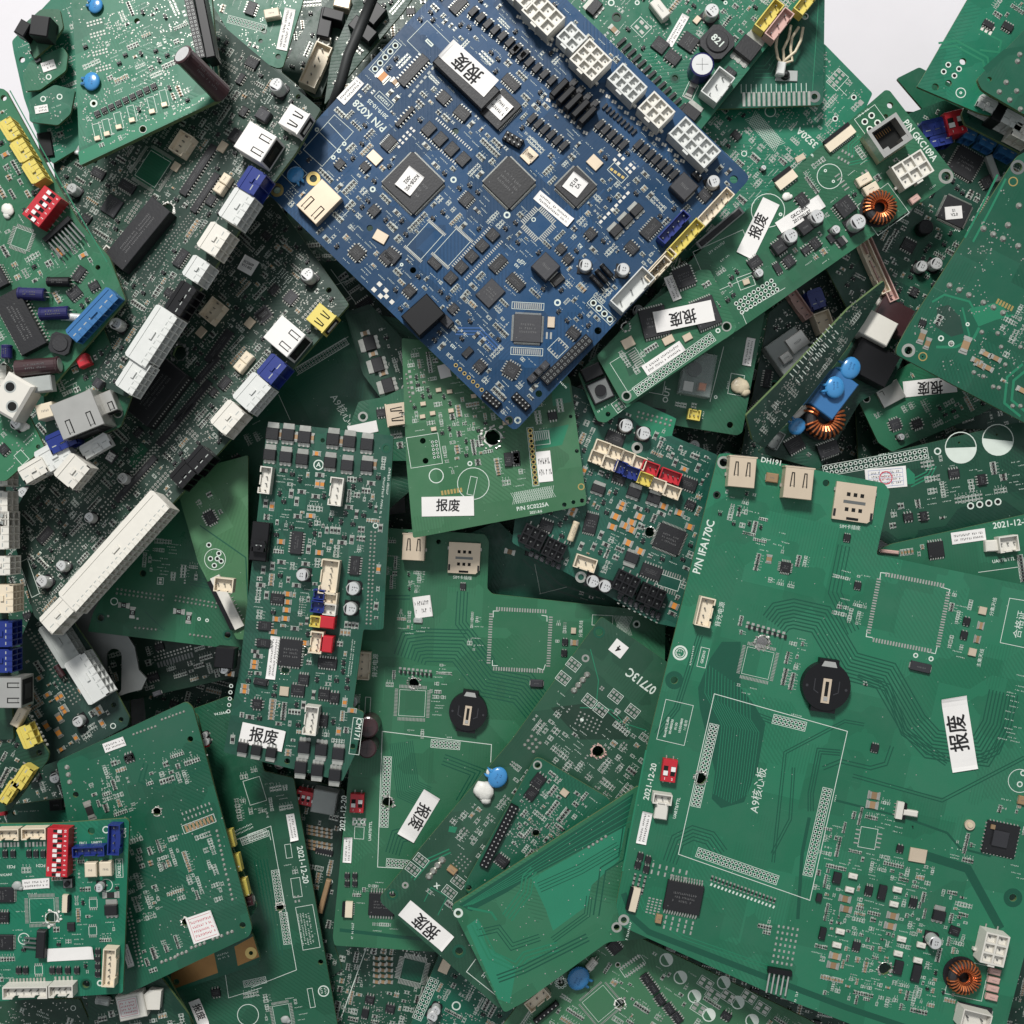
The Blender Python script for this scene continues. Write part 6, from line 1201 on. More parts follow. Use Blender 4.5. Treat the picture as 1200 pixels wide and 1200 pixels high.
T_([(1006, 792), (1040, 806), (1060, 858), (1110, 893)], 1.3, 4, 3); T_([(989, 640), (978, 694), (1000, 740)], 1.3, 4, 4.6); T_([(1012, 849), (990, 845), (920, 882), (906, 1010)], 1.2, 2, 3); T_([(930, 900), (926, 960), (905, 1000)], 1.2, 2, 3); T_([(1000, 909), (1104, 938), (1200, 888)], 1.2, 2, 3.5); T_([(984, 882), (960, 880), (950, 930), (950, 950)], 1.4, 3, 3); T_([(1045, 875), (1038, 895), (1020, 900), (985, 892), (965, 900)], 1.3, 2, 4)
T_([(980, 938), (1060, 958), (1110, 976), (1125, 994), (1160, 1003)], 2.5, 1, 3); T_([(770, 860), (793, 830), (820, 745)], 1.3, 3, 3); T_([(785, 1010), (794, 985), (812, 976), (832, 982), (845, 1000)], 1.3, 5, 4); T_([(905, 845), (870, 832), (845, 760)], 1.2, 3, 3)
b.trace([(732, 1050), (742, 1076), (760, 1092), (900, 1146), (990, 1180), (1080, 1210)], 7, 1, 1, 'trace_dark'); b.trace([(745, 1040), (755, 1065), (800, 1098), (905, 1135)], 1, 2, 4, 'trace_light'); b.trace([(935, 1075), (940, 1000), (948, 960)], 4, 1, 3); b.trace([(757, 880), (730, 1020)], 2, 1, 1, 'trace_light'); b.trace([(1180, 850), (1168, 880), (1120, 900)], 1.4, 3, 4)
def F_(x, y, w_, h_, st='PPRRCM', d=1.6): b.fill(x, y, w_, h_, st, d, sc_=.72)
F_(865, 590, 40, 50, 'PPRQM'); F_(893, 645, 14, 34, 'PRCM'); F_(915, 680, 26, 16, 'PRM', 3); F_(935, 660, 16, 18, 'PRM', 3); F_(918, 632, 14, 30, 'PM', 2); F_(1000, 678, 30, 14, 'PPM', 2.6); F_(1002, 715, 44, 22, 'PPRM', 3); F_(1130, 712, 30, 26, 'PMR', 3); F_(1122, 758, 24, 22, 'PM', 3); F_(925, 772, 26, 56, 'PRRM', 3); F_(871, 735, 12, 22, 'PR', 3); F_(875, 800, 30, 26, 'PM', 2)
F_(1012, 960, 34, 12, 'RPC', 3); F_(970, 1010, 22, 90, 'RRPM', 4); F_(1015, 1075, 105, 120, 'PPRRCM', 6); F_(1100, 1090, 60, 60, 'PPRCM', 4); F_(1180, 960, 30, 50, 'PRCM', 2); F_(1040, 955, 40, 40, 'PRM', 3); F_(1060, 1030, 60, 40, 'PPRM', 3); F_(1030, 1155, 130, 46, 'PPRRCM', 3.2); F_(1128, 995, 20, 30, 'PRM', 3); F_(1030, 1008, 60, 20, 'PRM', 3); F_(1102, 1150, 40, 50, 'RPCQ', 2.6); F_(905, 1085, 30, 20, 'RP', 2); F_(1115, 1065, 30, 40, 'RPM', 2); F_(1195, 1000, 20, 60, 'PRM', 2); F_(940, 560, 30, 60, 'M', .2); F_(885, 620, 14, 30, 'RQ', 1.5); F_(993, 637, 16, 8, 'M', 2); F_(1190, 830, 20, 80, 'M', 1)
b.vias(950, 870, 400, 500, 90, d=1.1)
K = 3.75
# ---------------------------------------------------------------- smaller twin, centre
K = 1.
b = Board('green board in the centre with coin battery holder and a slanted white label', 'green', -98, 3, [(430, 620), (440, 618), (568, 626), (573, 634), (571, 690), (577, 696), (780, 718), (776, 960), (740, 1130), (392, 1108), (390, 1098), (414, 850), (420, 740)], full=True)
b.usb(485, 641, 26, 31, r=3, m='tin_warm'); b.sim(544, 654, 37, 36, r=3); b.hole(514, 635, 6); b.text(542, 677, 'SIM卡插座', 5, r=3); b.ic(542.5, 687, 7, 7, 2, n=3, l=1.5); b.label_(495.5, 711, 21, 25, '', r=-8); b.block(490, 727, 10, 6, 3, 'dullwhite'); b.jst(425, 780, 32, 17, 4, 'cream', r=-86, z=14); b.text(440, 780, '背光电源', 7, r=-87)
b.drill(485, 801, 12, 'tin'); b.qpads(483, 824, 38, 38, 20, 4, r=3); b.coin(548.5, 834, 45, r=8); b.qpads(609, 750, 70, 70, 20, 4.5, r=3, frame=False); b.line([(578, 723), (578, 716), (584, 716)], .8); b.line([(635, 721), (641, 722), (641, 728)], .8); b.line([(577, 774), (577, 780), (583, 780)], .8); b.line([(630, 783), (637, 785), (639, 779)], .8); b.mark(*b.L(609, 750), 70, 70)
for i in range(8): b.pads(469+i*5, 785+i*.5, 1, 2, 3, 4, 3, 2.6); b.ic(470+i*5, 787+i*.5, 2.4, 3.6, 0, mark=False)
b.line([(448, 857), (576, 872.5), (575, 893)], .8); b.line([(448, 857), (442.5, 1016), (480, 1018)], .8); b.pth(522, 872.5, 8, 2, 4.1, 3.6, r=5); b.drill(454.5, 940, 12, 'tin'); b.pth(452, 928, 2, 19, 4.3, 3.9, r=3); b.pth(468, 1012, 7, 2, 4.2, 3.6, r=5); b.scrib(527, 864, 7, 3)
b.label_(491, 956, 60, 22, '报废', 17.5, r=121, label='slanted white label with two characters below the battery holder'); b.dip(418.5, 941, 16, 22, 2, r=3, z=10); b.text(402.5, 953, '2021-12-20', 9, r=-87); b.label_(407, 996.5, 30, 10, '', r=-87, label='narrow upright white label at its left edge'); b.text(434, 974, 'UART0/TTL', 4.5, r=-87); b.scrib(413, 1092, 20, 5, r=-87)
b.rcap(432, 851, 24, 'brown', 34, top='brown'); b.rcap(431, 876, 22, 'brown', 32, top='brown'); b.rcap(412, 822, 14, 'alu', 20); b.rect(431, 827, 6, 20, lw=.6); b.scrib(421, 822, 18, 3.4, r=-87); b.rect(421, 976, 11, 14, lw=.6); b.pads(421, 963, 3, 2, 6, 6, 4, 3); b.circ(416, 963, 6, 1.5); b.circ(425, 963, 6, 1.5)
b.ic(447, 1060, 30, 26, 2, n=9, z=5, l=5); b.ffc(407, 1066, 18, 12, 'cream', r=-87, n=6)
for x, y in ((407, 1026), (416, 1026), (407, 1035), (416, 1035)): b.ic(x, y, 6, 6, 2, n=2, l=1.2, mark=False)
b.hole(746, 731.5, 5, 9, 'silk'); b.hatch(730, 733, 15, 22, r=3, n=9); b.rect(706, 727, 24, 12, lw=.6); b.xtal(672, 739, 6, 7); b.ic(662, 752, 7, 7, 2, n=2, l=1.2); b.ic(661, 765, 7, 7, 2, n=2, l=1.2); b.res(673, 753, 7, 6, m='ceramic'); b.block(629, 801, 15, 9, 4, 'epoxy_grey'); b.text(681, 737, '分集天线', 5, r=-87)
T_ = b.trace
T_([(480, 772), (485, 758), (500, 756), (540, 757), (572, 798), (612, 806), (640, 840)], 1.3, 10, 4.2); T_([(542, 694), (540, 730), (575, 776)], 1.2, 4, 4); T_([(460, 1000), (466, 980), (485, 975)], 1.2, 5, 4); T_([(520, 890), (560, 905), (540, 940)], 1.2, 4, 4); T_([(470, 870), (478, 925), (500, 935)], .8, 12, 2.4); T_([(440, 640), (445, 700), (480, 700)], 1.5, 2, 4); T_([(400, 1090), (470, 1098), (540, 1105)], 4, 1, 4)
def F_(x, y, w_, h_, st='PPRRCM', d=2.4): b.fill(x, y, w_, h_, st, d, sc_=.66)
F_(460, 668, 14, 40, 'PPR'); F_(474, 728, 12, 26, 'PRCM', 3); F_(490, 738, 22, 10, 'PRM', 3); F_(558, 730, 18, 12, 'PM'); F_(560, 757, 22, 18, 'PRM'); F_(660, 745, 20, 36, 'PPM', 3); F_(513, 808, 16, 60, 'PRM', 3); F_(488, 857, 22, 8, 'PM'); F_(460, 796, 10, 14, 'PR', 3); F_(415, 1050, 24, 28, 'PRRM', 4); F_(440, 1040, 24, 14, 'PM', 3); F_(455, 1086, 30, 12, 'PM', 3); F_(485, 680, 14, 20, 'PQ'); F_(458, 640, 10, 20, 'PR')
b.vias(540, 900, 260, 300, 50, d=1.)
K = 3.75
# dense board with coloured plugs
tile(600, 300)
b = Board('dense board with a double row of red, blue and cream plugs right of centre', 'green_teal', -70, 24, [(240, 560), (450, 640), (560, 640), (720, 712), (702, 790), (905, 875), (905, 920), (760, 1640), (640, 1615), (0, 1260), (20, 1100), (250, 1040)])
for x, y, w_, m in ((395, 840, 68, 'cream'), (455, 864, 66, 'cream'), (508, 886, 60, 'cream'), (556, 908, 62, 'cream'), (606, 932, 76, 'red'), (695, 968, 92, 'red'), (372, 886, 62, 'cream'), (428, 912, 66, 'cream'), (476, 928, 50, 'bluep'), (525, 953, 66, 'bluep'), (584, 980, 66, 'yellow'), (640, 1006, 64, 'cream'), (702, 1036, 72, 'cream')): b.jst(x, y, w_, 54, 3 if w_ < 80 else 4, m, r=20, z=16)
b.ecap(500, 746, 62, r=10); b.ecap(578, 780, 62, r=10); b.hole(550, 843, 26, 50); b.dots(625, 715, 8, 2, 21, 13, r=15); b.area([(470, 660), (560, 640), (722, 715), (702, 790), (620, 800)], 'trace_light', .05); b.ic(452, 802, 84, 52, 2, r=22, n=8); b.ic(770, 1000, 84, 50, 2, r=20, n=7); b.fet(538, 1035, 66, 70, r=20); b.fet(625, 1062, 66, 70, r=20); b.fet(380, 1020, 66, 60, r=20); b.ic(470, 975, 60, 44, 2, r=20)
for x, y in ((665, 1100), (735, 1128), (500, 1185), (525, 1170), (440, 1190), (780, 1190)): b.res(x, y, 30, 24, m='tantalum', r=20)
tile(600, 600)
b.drill(605, 88, 42, 'tin'); b.ic(345, 50, 58, 86, 2, r=14, n=6); b.ic(150, 60, 60, 44, 2, r=20); b.fet(525, 205, 66, 76, r=200); b.ic(610, 262, 92, 56, 2, r=20, n=7); b.rect(690, 310, 96, 50, r=18); b.pads(690, 310, 8, 2, 11, 74, 5, 20, r=18); b.ic(690, 118, 120, 110, 4, r=22, n=18, grey=False); b.ic(700, 200, 4, 4, 0)
b.pow(92, 110, 104, 90, 2, 3, 'black', r=26, z=16); b.pow(185, 165, 92, 84, 2, 3, 'black', r=26, z=16); b.pow(500, 312, 104, 92, 2, 3, 'black', r=26, z=16); b.pow(612, 368, 110, 88, 2, 3, 'black', r=24, z=16); b.jst(322, 225, 96, 60, 3, 'cream', r=18, z=14); b.ecap(355, 305, 58, r=20); b.ecap(408, 326, 58, r=20); b.hole(303, 286, 26, 50)
for x, y in ((495, 60), (525, 78), (510, 135), (562, 172), (712, 412), (455, 20), (560, 20)): b.res(x, y, 32, 26, m='tantalum', r=24)
for i in range(6): b.block(85+i*24, 185+i*11, 18, 24, 8, 'epoxy_grey', r=25)
for i in range(8): b.block(475+i*24, 372+i*12, 17, 26, 6, 'epoxy_grey', r=26); b.pads(470+i*24, 395+i*12, 1, 2, 4, 14, 10, 5, r=26)
b.lcap(270, 85, 90, 30, 'glue', r=110); b.fillall('RRRRCCQQPPPMSSINTDD', 7, 1.05)
b = Board('shadowed green board between the dense board and the centre board', 'green_deep', -126, 15, [(-60, 40), (60, 160), (640, 470), (720, 640), (640, 640), (-160, 380), (-200, 100)])
b.line([(100, 230), (125, 360)], 2); b.line([(120, 360), (240, 330)], 2); b.ic(80, 180, 44, 30, 0, label=None); b.res(-10, 175, 36, 20, m='ceramic'); b.trace([(60, 200), (200, 330), (400, 400)], 8, 2, 30); b.fill(330, 370, 120, 30, 'PMR', 2); b.fill(10, 150, 60, 60, 'RPQ', 2)
b = Board('dark slot board seen right of the hatched patch near centre', 'green_dark', -136, 5, [(600, 430), (720, 400), (720, 700), (640, 700)]); b.fillall('PRV', 1)
# green board marked 07713C
b = Board('slanted board in the lower middle with a blue capacitor and end label', 'green_slate', -58, 38, [(388, 465), (400, 463), (700, 672), (760, 760), (560, 1300), (-40, 2172), (-60, 2180), (-575, 1718), (-580, 1690), (-380, 1450), (0, 1000)])
b.label_(468, 600, 66, 62, '4', 44, r=218, label='small square white label bearing one digit'); b.text(568, 742, '07713C', 56, r=217, sx=.85); b.hole(383, 528, 32, 52, 'trace_dark'); b.circ(323, 643, 34, 8, 'solder')
for i in range(4): b.dots(330-i*19, 716+i*23, 1, 1, 10, 30)
b.pads(395, 775, 2, 2, 10, 10, 7, 7, r=38); b.drill(378, 1052, 50, 'pinkcard'); b.trace([(345, 605), (380, 740), (370, 850), (440, 870), (520, 960)], 4, 1, 20, 'trace_light'); b.trace([(300, 860), (400, 860), (470, 920), (590, 960)], 4, 1, 20, 'trace_light')
b.pads(335, 925, 6, 4, 20, 18, 7, 7, r=25, m='solder'); b.circ(307, 913, 16, 8, 'silk'); b.area([(170, 860), (330, 840), (480, 900), (520, 1000), (300, 1000)], 'green_dark', .05)
b.fill(90, 940, 130, 200, 'PPPP', 4, r=-55, sc_=1.15); b.dots(90, 1020, 3, 3, 24, 16)
for x, y in ((270, 670), (225, 730), (455, 810), (530, 875), (390, 870), (340, 830)): b.rect(x, y, 56, 44); b.pads(x, y, 3, 2, 18, 20, 12, 13)
b.fill(250, 960, 300, 220, 'PPPRM', 1.6, sc_=1.15); b.fill(400, 1110, 440, 240, 'PPPPRM', 2.2, sc_=1.2); b.fill(480, 980, 220, 160, 'PPC', 2.2, sc_=1.1)
tile(300, 880)
b.disc(1062, 118, 96, r=-60, z=1); b.blob(1000, 178, 95, 'whiteglue', .5); b.blob(1030, 95, 40, 'whiteglue'); b.label_(748, 768, 250, 84, '报废', 70, r=220, label='white end label with two characters at the lower left edge'); b.hole(600, 630, 30, 50, 'trace_dark'); b.hole(893, 880, 34, 60, 'trace_dark'); b.hole(656, 590, 12, 30)
for i in range(4): b.dots(818-i*19, 480+i*24, 1, 1, 10, 34)
b.text(797, 590, 'x', 44, r=38); b.block(862, 524, 40, 30, 5, 'ceramic', r=38)
for x, y in ((725, 480), (690, 520), (890, 575), (850, 620)): b.rect(x, y, 60, 40); b.pads(x, y, 3, 2, 18, 18, 12, 12)
b.line([(925, 970), (965, 915)], 3); b.line([(925, 970), (1100, 1110)], 3); b.text(1000, 988, 'H', 24, r=38); b.trace([(740, 660), (770, 600), (840, 640), (800, 720)], 4, 1, 20, 'trace_light'); b.trace([(690, 560), (760, 480), (850, 440)], 6, 2, 16, 'trace_light')
b.pads(905, 490, 4, 4, 18, 18, 6, 6, r=38); b.fill(900, 280, 150, 260, 'PPPPC', 3.4, r=-55, sc_=1.1); b.fill(960, 410, 120, 120, 'PPM', 2, sc_=1.15); b.fill(1130, 160, 110, 200, 'PPR', 1.8, sc_=1.1); b.area([(850, 330), (885, 335), (875, 360), (845, 355)], 'trace_light'); b.fill(860, 600, 200, 160, 'PRM', 1, sc_=1.1)
B19 = b
m = Board('small board with a long black pin strip stacked on the slanted board', 'green_deep', -44, 38, [(1228, 30), (1255, 34), (1545, 205), (1560, 230), (960, 660), (912, 600), (925, 570)], parent=B19, name='daughter_board')
m.hdr(1068, 375, 2, 16, 19, r=-63, z=7, gold=0); m.fill(1180, 330, 200, 380, 'RRRCPPHV', 3, r=-50, sc_=.85); m.hole(935, 602, 26, 0); m.ic(1080, 480, 60, 40, 2)
tile(600, 880)
m.hole(112, 62, 26, 40); m.ic(115, 130, 50, 60, 2, r=38, n=3); m.ic(85, 185, 46, 56, 2, r=38, n=3); m.xtal(230, 182, 34, 30); m.drill(105, 360, 30, 'steel_dull'); m.fill(250, 230, 320, 300, 'RRPPCM', 1.8); m.fill(80, 330, 220, 240, 'RRPQV', 2.6)
# bare green board
tile(600, 880)
b = Board('nearly bare green board with broad copper bands in the bottom middle', 'green', -24, -31, [(-265, 690), (-255, 672), (-180, 625), (560, 150), (640, 420), (640, 820), (420, 840), (60, 1100), (-34, 1152)], rad=5)
b.area([(-235, 676), (535, 185), (500, 330), (70, 560), (-20, 620), (-180, 705)], 'trace_dark', .06); b.area([(85, 560), (500, 330), (470, 480), (350, 590), (330, 680), (180, 790), (150, 700)], 'pour_light', .07)
for i in range(5): b.trace([(-215+i*10, 682-i*2), (-20+i*12, 560+i*3), (520, 205+i*26)], 3, 1, 10, 'trace_light')
b.trace([(-20, 730), (60, 620), (70, 560), (100, 530)], 6, 4, 16, 'trace_light'); b.trace([(-160, 760), (-90, 900), (20, 950), (60, 900), (200, 860)], 7, 3, 18, 'trace_light'); b.area([(-200, 770), (-150, 735), (-110, 860), (20, 950), (-10, 1110), (-60, 1090)], 'pour_light')
b.trace([(370, 720), (400, 520), (480, 470), (500, 340)], 6, 2, 24, 'trace_dark'); b.trace([(-190, 690), (-90, 710), (-70, 740)], 10, 1, 10, 'trace_light'); b.trace([(-60, 1000), (50, 960), (330, 820)], 6, 3, 16, 'trace_dark'); b.hole(-236, 712, 22, 42, 'silk')
b.vias(150, 700, 900, 600, 90, r=-31, d=5); b.trace([(120, 600), (300, 520), (470, 420)], 3, 4, 14); b.trace([(-150, 800), (-60, 780), (0, 860), (120, 820)], 4, 3, 14); b.trace([(180, 830), (330, 720), (340, 640)], 4, 3, 12); b.dots(375, 400, 5, 1, 22, 15, r=-32); b.hole(460, 775, 26, 46)
# bottom strip boards
b = Board('busy board at the bottom edge with round white ringed pads and a blue capacitor', 'green_yellow', -72, 33, [(390, 830), (150, 950), (-80, 1260), (1500, 1300), (1300, 1180), (560, 820)])
b.disc(292, 1002, 108, r=120, z=2); b.rect(285, 965, 130, 80, r=-38); b.lcap(352, 940, 50, 36, 'nylon', r=-50); b.jst(112, 1092, 112, 52, 3, 'cream', r=-40, z=14); b.hdr(150, 1150, 1, 6, 22, r=-40, z=8); b.drill(475, 1110, 42, 'whiteglue'); b.qpads(390, 1110, 150, 140, 20, 10, r=-40)
u0 = [(215, 1018)]
for i in range(10): a = i*.628; b.circ(215+22*math.cos(a), 1018+22*math.sin(a), 13, 3)
b.hole(215, 1018, 32)
for x, y in ((678, 918), (740, 995), (802, 1078), (865, 1160), (930, 1018), (992, 1105), (1055, 1185)): b.circ(x, y, 60, 5, half=60)
for x, y in ((620, 1040), (650, 1090), (690, 1130), (725, 1170), (590, 1000)): b.ic(x, y, 50, 34, 2, r=55, n=4)
for x, y in ((850, 1020), (950, 1080), (885, 1070), (1040, 1080), (1100, 1130), (820, 1130)): b.rect(x, y, 64, 44, r=33); b.pads(x, y, 2, 2, 34, 20, 20, 14, r=33)
b.pads(530, 945, 8, 2, 13, 40, 6, 18, r=-35); b.rect(530, 945, 110, 44, r=-35); b.ic(450, 860, 56, 50, 2, r=50); b.hole(465, 940, 16, 24); b.pads(260, 905, 11, 2, 14, 12, 8, 8, r=-33); b.fillall('PPRRCSM', 1.9)
tile(300, 880)
b = Board('dark board with an empty square chip frame at the bottom left of centre', 'green_dark', -132, 12, [(100, 860), (340, 760), (800, 860), (820, 1000), (640, 1300), (330, 1300), (300, 1000)])
b.qpads(688, 965, 120, 118, 16, 20, r=14); b.area([(645, 915), (745, 930), (735, 1015), (640, 1000)], 'green_deep', .1)
for i in range(3):
    for j in range(5): b.res(530+i*28, 910+j*26, 24, 13, r=10, m='ceramic')
b.line([(485, 865), (375, 1170)], 4); b.ic(500, 1090, 40, 34); b.ic(590, 1130, 40, 34); b.ic(480, 1150, 30, 40); b.fillall('PPRRCV', 1.8)
b = Board('dark board beside the date print with a red switch and grey block', 'green_dark', -130, 12, [(150, 110), (390, 170), (345, 860), (380, 960), (300, 1010)])
b.dip(222, 205, 90, 62, 4, r=12, z=20); b.relay(302, 222, 105, 100, r=10, z=22, m='dullwhite')
for i in range(5):
    for j in range(7): b.res(235+i*22, 330+j*16+i*4, 20, 10, r=12, m='ceramic') if (j % 4) < 3 else None
b.relay(300, 640, 150, 22, r=-75, z=8, m='ceramic'); b.circ(325, 575, 26, 6); b.ic(300, 440, 80, 20, 2, r=12); b.fillall('RRCHP', 1.8)
b = Board('board with a white dotted pin strip at the bottom centre', 'green_deep', -116, -62, [(660, 1250), (810, 880), (880, 880), (1130, 1130), (1130, 1260)])
b.pth(745, 1090, 10, 2, 19, 15, r=-66); b.xtal(830, 945, 60, 44, r=-66); b.ecap(775, 1165, 50); b.ecap(790, 1140, 44); b.circ(880, 1120, 40, 6); b.fillall('PPRRCQV', 1.8)
# ---------------------------------------------------------------- lower left stack
tile(0, 880)
b = Board('small busy board at the lower left corner with a ten way red switch', 'green', -8, -2, [(-120, 322), (250, 318), (555, 296), (568, 312), (540, 1060), (525, 1066), (-120, 1108)], rad=4)
b.dip(258, 443, 210, 92, 10, r=-88, z=18); b.jst(38, 366, 96, 50, 3, 'cream', r=-1, z=14); b.jst(152, 362, 106, 50, 4, 'cream', r=-1, z=14); b.jst(392, 440, 140, 44, 5, 'bluep', r=-3, z=14); b.jst(503, 388, 132, 52, 4, 'bluep', r=-88, z=14); b.hole(402, 352, 32); b.circ(466, 346, 32, 5)
b.block(400, 522, 52, 62, 9, 'cream', r=-2); b.block(465, 518, 54, 62, 9, 'cream', r=-2); b.rect(525, 515, 30, 80, r=-2, lw=2); b.text(525, 515, 'DK02.24', 20, r=-90); b.text(548, 360, 'CAN', 20, r=-90); b.text(366, 405, 'FRC1', 15, r=-2); b.text(425, 402, 'UART2', 15, r=-2)
b.label_(160, 583, 120, 44, '', r=-4, label='white printed label beside the ten way switch'); b.label_(306, 897, 205, 56, '', r=-3, kind='blank', label='blank white label strip near the bottom plugs'); b.qpads(185, 700, 135, 130, 20, 16, r=-2, mark=False); b.mark(*b.T(185, 690), 30, 30); b.drill(228, 733, 50, 'whiteglue', 1.2)
b.ic(18, 630, 66, 92, 2, n=10, r=-90); b.ic(15, 838, 66, 92, 2, n=10, r=-90); b.ic(18, 728, 50, 44, 2, r=0); b.button(300, 580, 44); b.ecap(436, 600, 40); b.circ(468, 590, 56, 3); b.fet(487, 695, 62, 80); b.res(488, 632, 56, 24); b.jst(482, 950, 165, 56, 6, 'cream', r=-87, z=14); b.jst(115, 1058, 195, 52, 6, 'nylon', r=-1, z=16); b.jst(272, 1052, 105, 52, 4, 'nylon', r=-1, z=16); b.hole(378, 1025, 34, 50, 'trace_dark'); b.circ(440, 1020, 28, 6)
b.hdrl(182, 850, 3, 20, 70, r=95, m='steel_dull'); b.relay(180, 850, 40, 120, r=3, z=9, m='epoxy'); b.ffc(290, 672, 76, 34, 'cream', r=92, n=6); b.blob(78, 590, 46, 'dullwhite'); b.circ(105, 825, 52, 4); b.scrib(105, 825, 30, 30, 2); b.ic(315, 770, 34, 36, 0, label=None)
for x in (85, 115, 232, 262, 300, 340): b.ic(x, 962, 24, 26, 2, n=2, l=1.4, mark=False)
for x in (130, 160, 192, 25, 60): b.ic(x, 450, 22, 26, 2, n=2, l=1.4, mark=False)
for y in (880, 912, 945, 978): b.ic(432, y, 24, 22, 2, n=2, l=1.4, mark=False)
for x, y in ((410, 670), (408, 790), (170, 962)): b.rect(x, y, 34, 36); b.pads(x, y, 4, 2, 9, 46, 5, 12)
b.pads(120, 1010, 11, 1, 15, 10, 9, 24, r=-2, m='solder'); b.pads(280, 1000, 5, 1, 18, 10, 9, 20, r=-2); b.pads(155, 410, 6, 1, 16, 10, 9, 20); b.pads(35, 412, 7, 1, 15, 10, 9, 20); b.text(48, 508, 'FCE1', 18, r=180); b.text(178, 503, 'FCD1', 18, r=180); b.text(20, 545, '+5V/CAN1', 15, r=-4)
b.fillall('RRCPPMMQ', 1.7, .85)
b = Board('green board turned solder side up at lower left with a red printed label', 'green_deep', -48, -19, [(250, 55), (262, 40), (818, -218), (848, -190), (1108, 780), (1095, 815), (545, 1075), (400, 1000), (290, 260)], rad=6)
tile(0, 600)
b.label_(503, 1022, 98, 42, '', r=-20, label='white barcode label at the top of the solder side board'); b.hole(836, 998, 26); b.dots(635, 960, 7, 1, 17, 12, r=-20); b.dots(760, 895, 7, 1, 17, 12, r=-20); b.ic(570, 1075, 40, 26, 2, r=-20)
tile(0, 880)
b.hole(333, 192, 26); b.hole(1066, 766, 28); b.drill(690, 266, 34, 'nylon'); b.drill(817, 752, 34, 'nylon'); b.label_(892, 772, 120, 118, '', r=-19, kind='red', label='square white label with red printed lines'); b.res(395, 262, 66, 30, r=70); b.pads(875, 290, 8, 4, 18, 26, 6, 12, r=-21); b.pads(875, 320, 8, 1, 17, 10, 11, 30, r=-21, m='ceramic'); b.rect(875, 320, 148, 36, r=-21); b.dots(300, 105, 1, 3, 33, 24, r=-10)
b.ic(570, 30, 44, 26, 2, r=-20); b.label_(562, 900, 100, 30, '', r=72)
for x, y, n in ((720, 925, 2), (760, 910, 2), (800, 890, 3), (870, 855, 4), (955, 820, 3), (1010, 798, 2)): b.dots(x, y, n, 1, 20, 17, r=-20)
for x, y in ((962, 395), (985, 500), (1012, 610)): b.dots(x, y, 1, 5, 22, 14, r=-12); b.fill(x-50, y+5, 50, 70, 'PPPR', 5, sc_=.9)
for x, y, w_, h_ in ((530, 90, 50, 100), (480, 110, 50, 90), (455, 190, 80, 130), (520, 250, 40, 60), (640, 470, 60, 80), (745, 440, 80, 100), (700, 500, 70, 50), (860, 590, 60, 110), (790, 620, 60, 60), (600, 660, 110, 220), (680, 640, 40, 130), (580, 400, 40, 120), (750, 840, 60, 50), (665, 920, 80, 110), (780, 40, 130, 60), (740, 95, 70, 60), (790, 120, 90, 40), (825, 480, 40, 40), (590, 245, 40, 30), (660, 120, 30, 50)): b.fill(x, y, w_, h_, 'PPPRRC', 4.5, sc_=.85)
b.dots(590, 820, 2, 16, 17, 10, r=-13); b.vias(680, 420, 760, 900, 230, r=-19, d=6)
b.trace([(640, 60), (620, 130), (700, 160), (900, 60)], 7, 2, 18, 'trace_dark'); b.trace([(620, 520), (700, 560), (780, 540), (860, 600)], 7, 3, 16, 'trace_dark')
b = Board('board sandwiched under the solder side board showing a pale edge and yellow plugs', 'green_deep', -82, -15, [(530, -40), (858, -165), (870, -150), (982, 330), (1130, 680), (1110, 720), (700, 900), (560, 400)], rad=2)
for x, y in ((1018, 385), (1048, 492), (1080, 600)): b.relay(x-8, y, 36, 76, r=-12, z=12, m='yellow')
b.block(1095, 660, 36, 40, 10, 'brown', r=-12); tile(0, 600); b.ecap(905, 1010, 34); b.block(905, 1025, 26, 18, 6, 'red'); b.ecap(900, 980, 28); b.text(970, 885, 'V4.33AA', 16, r=-10); b.block(690, 798, 38, 22, 4, r=-20); b.fill(640, 800, 200, 60, 'PR', .6); b.fill(900, 800, 120, 200, 'PM', .5)
tile(0, 880)
b = Board('brown and green board corner with bare copper pads under the lower left stack', 'green_deep', -100, -17, [(700, 960), (1108, 800), (1145, 910), (1135, 935), (755, 1065), (720, 1000)])
b.area([(750, 950), (940, 885), (958, 975), (765, 1045), (752, 1030)], 'copper_bare', .3); b.area([(1030, 860), (1112, 815), (1140, 905), (1045, 945)], 'copper_bare', .3); b.hole(1103, 888, 18, 52, 'gold'); b.hole(775, 1015, 22); b.scrib(980, 900, 50, 30, 2, r=-17)
b = Board('long deep green board with a white date print left of the centre board', 'green_deep', -112, -10, [(560, -80), (1000, -240), (1100, -170), (1160, 90), (1290, 120), (1500, 1300), (700, 1300)])
b.pth(1118, 380, 9, 2, 13, 10, r=-20); b.line([(1060, 400), (1180, 350), (1190, 390)], 2.5); b.rect(1120, 175, 76, 110, r=-17); b.fill(1160, 170, 160, 200, 'PPPM', 2, sc_=.9); b.fill(1000, 820, 200, 260, 'PM', 1.0); b.pth(1120, 1015, 8, 2, 12, 10, r=-12); b.line([(990, 980), (1005, 1085), (1150, 1040)], 2.5); b.circ(1090, 1160, 96, 3); b.fill(1150, 1110, 80, 140, 'PP', 2.4); b.label_(875, 1150, 120, 50, '报废', 40, r=68, kind='x', label='white label with characters at the bottom edge'); b.scrib(1070, 345, 90, 30, 2, r=-25); b.ic(950, 1060, 40, 34, 2)
tile(300, 880)
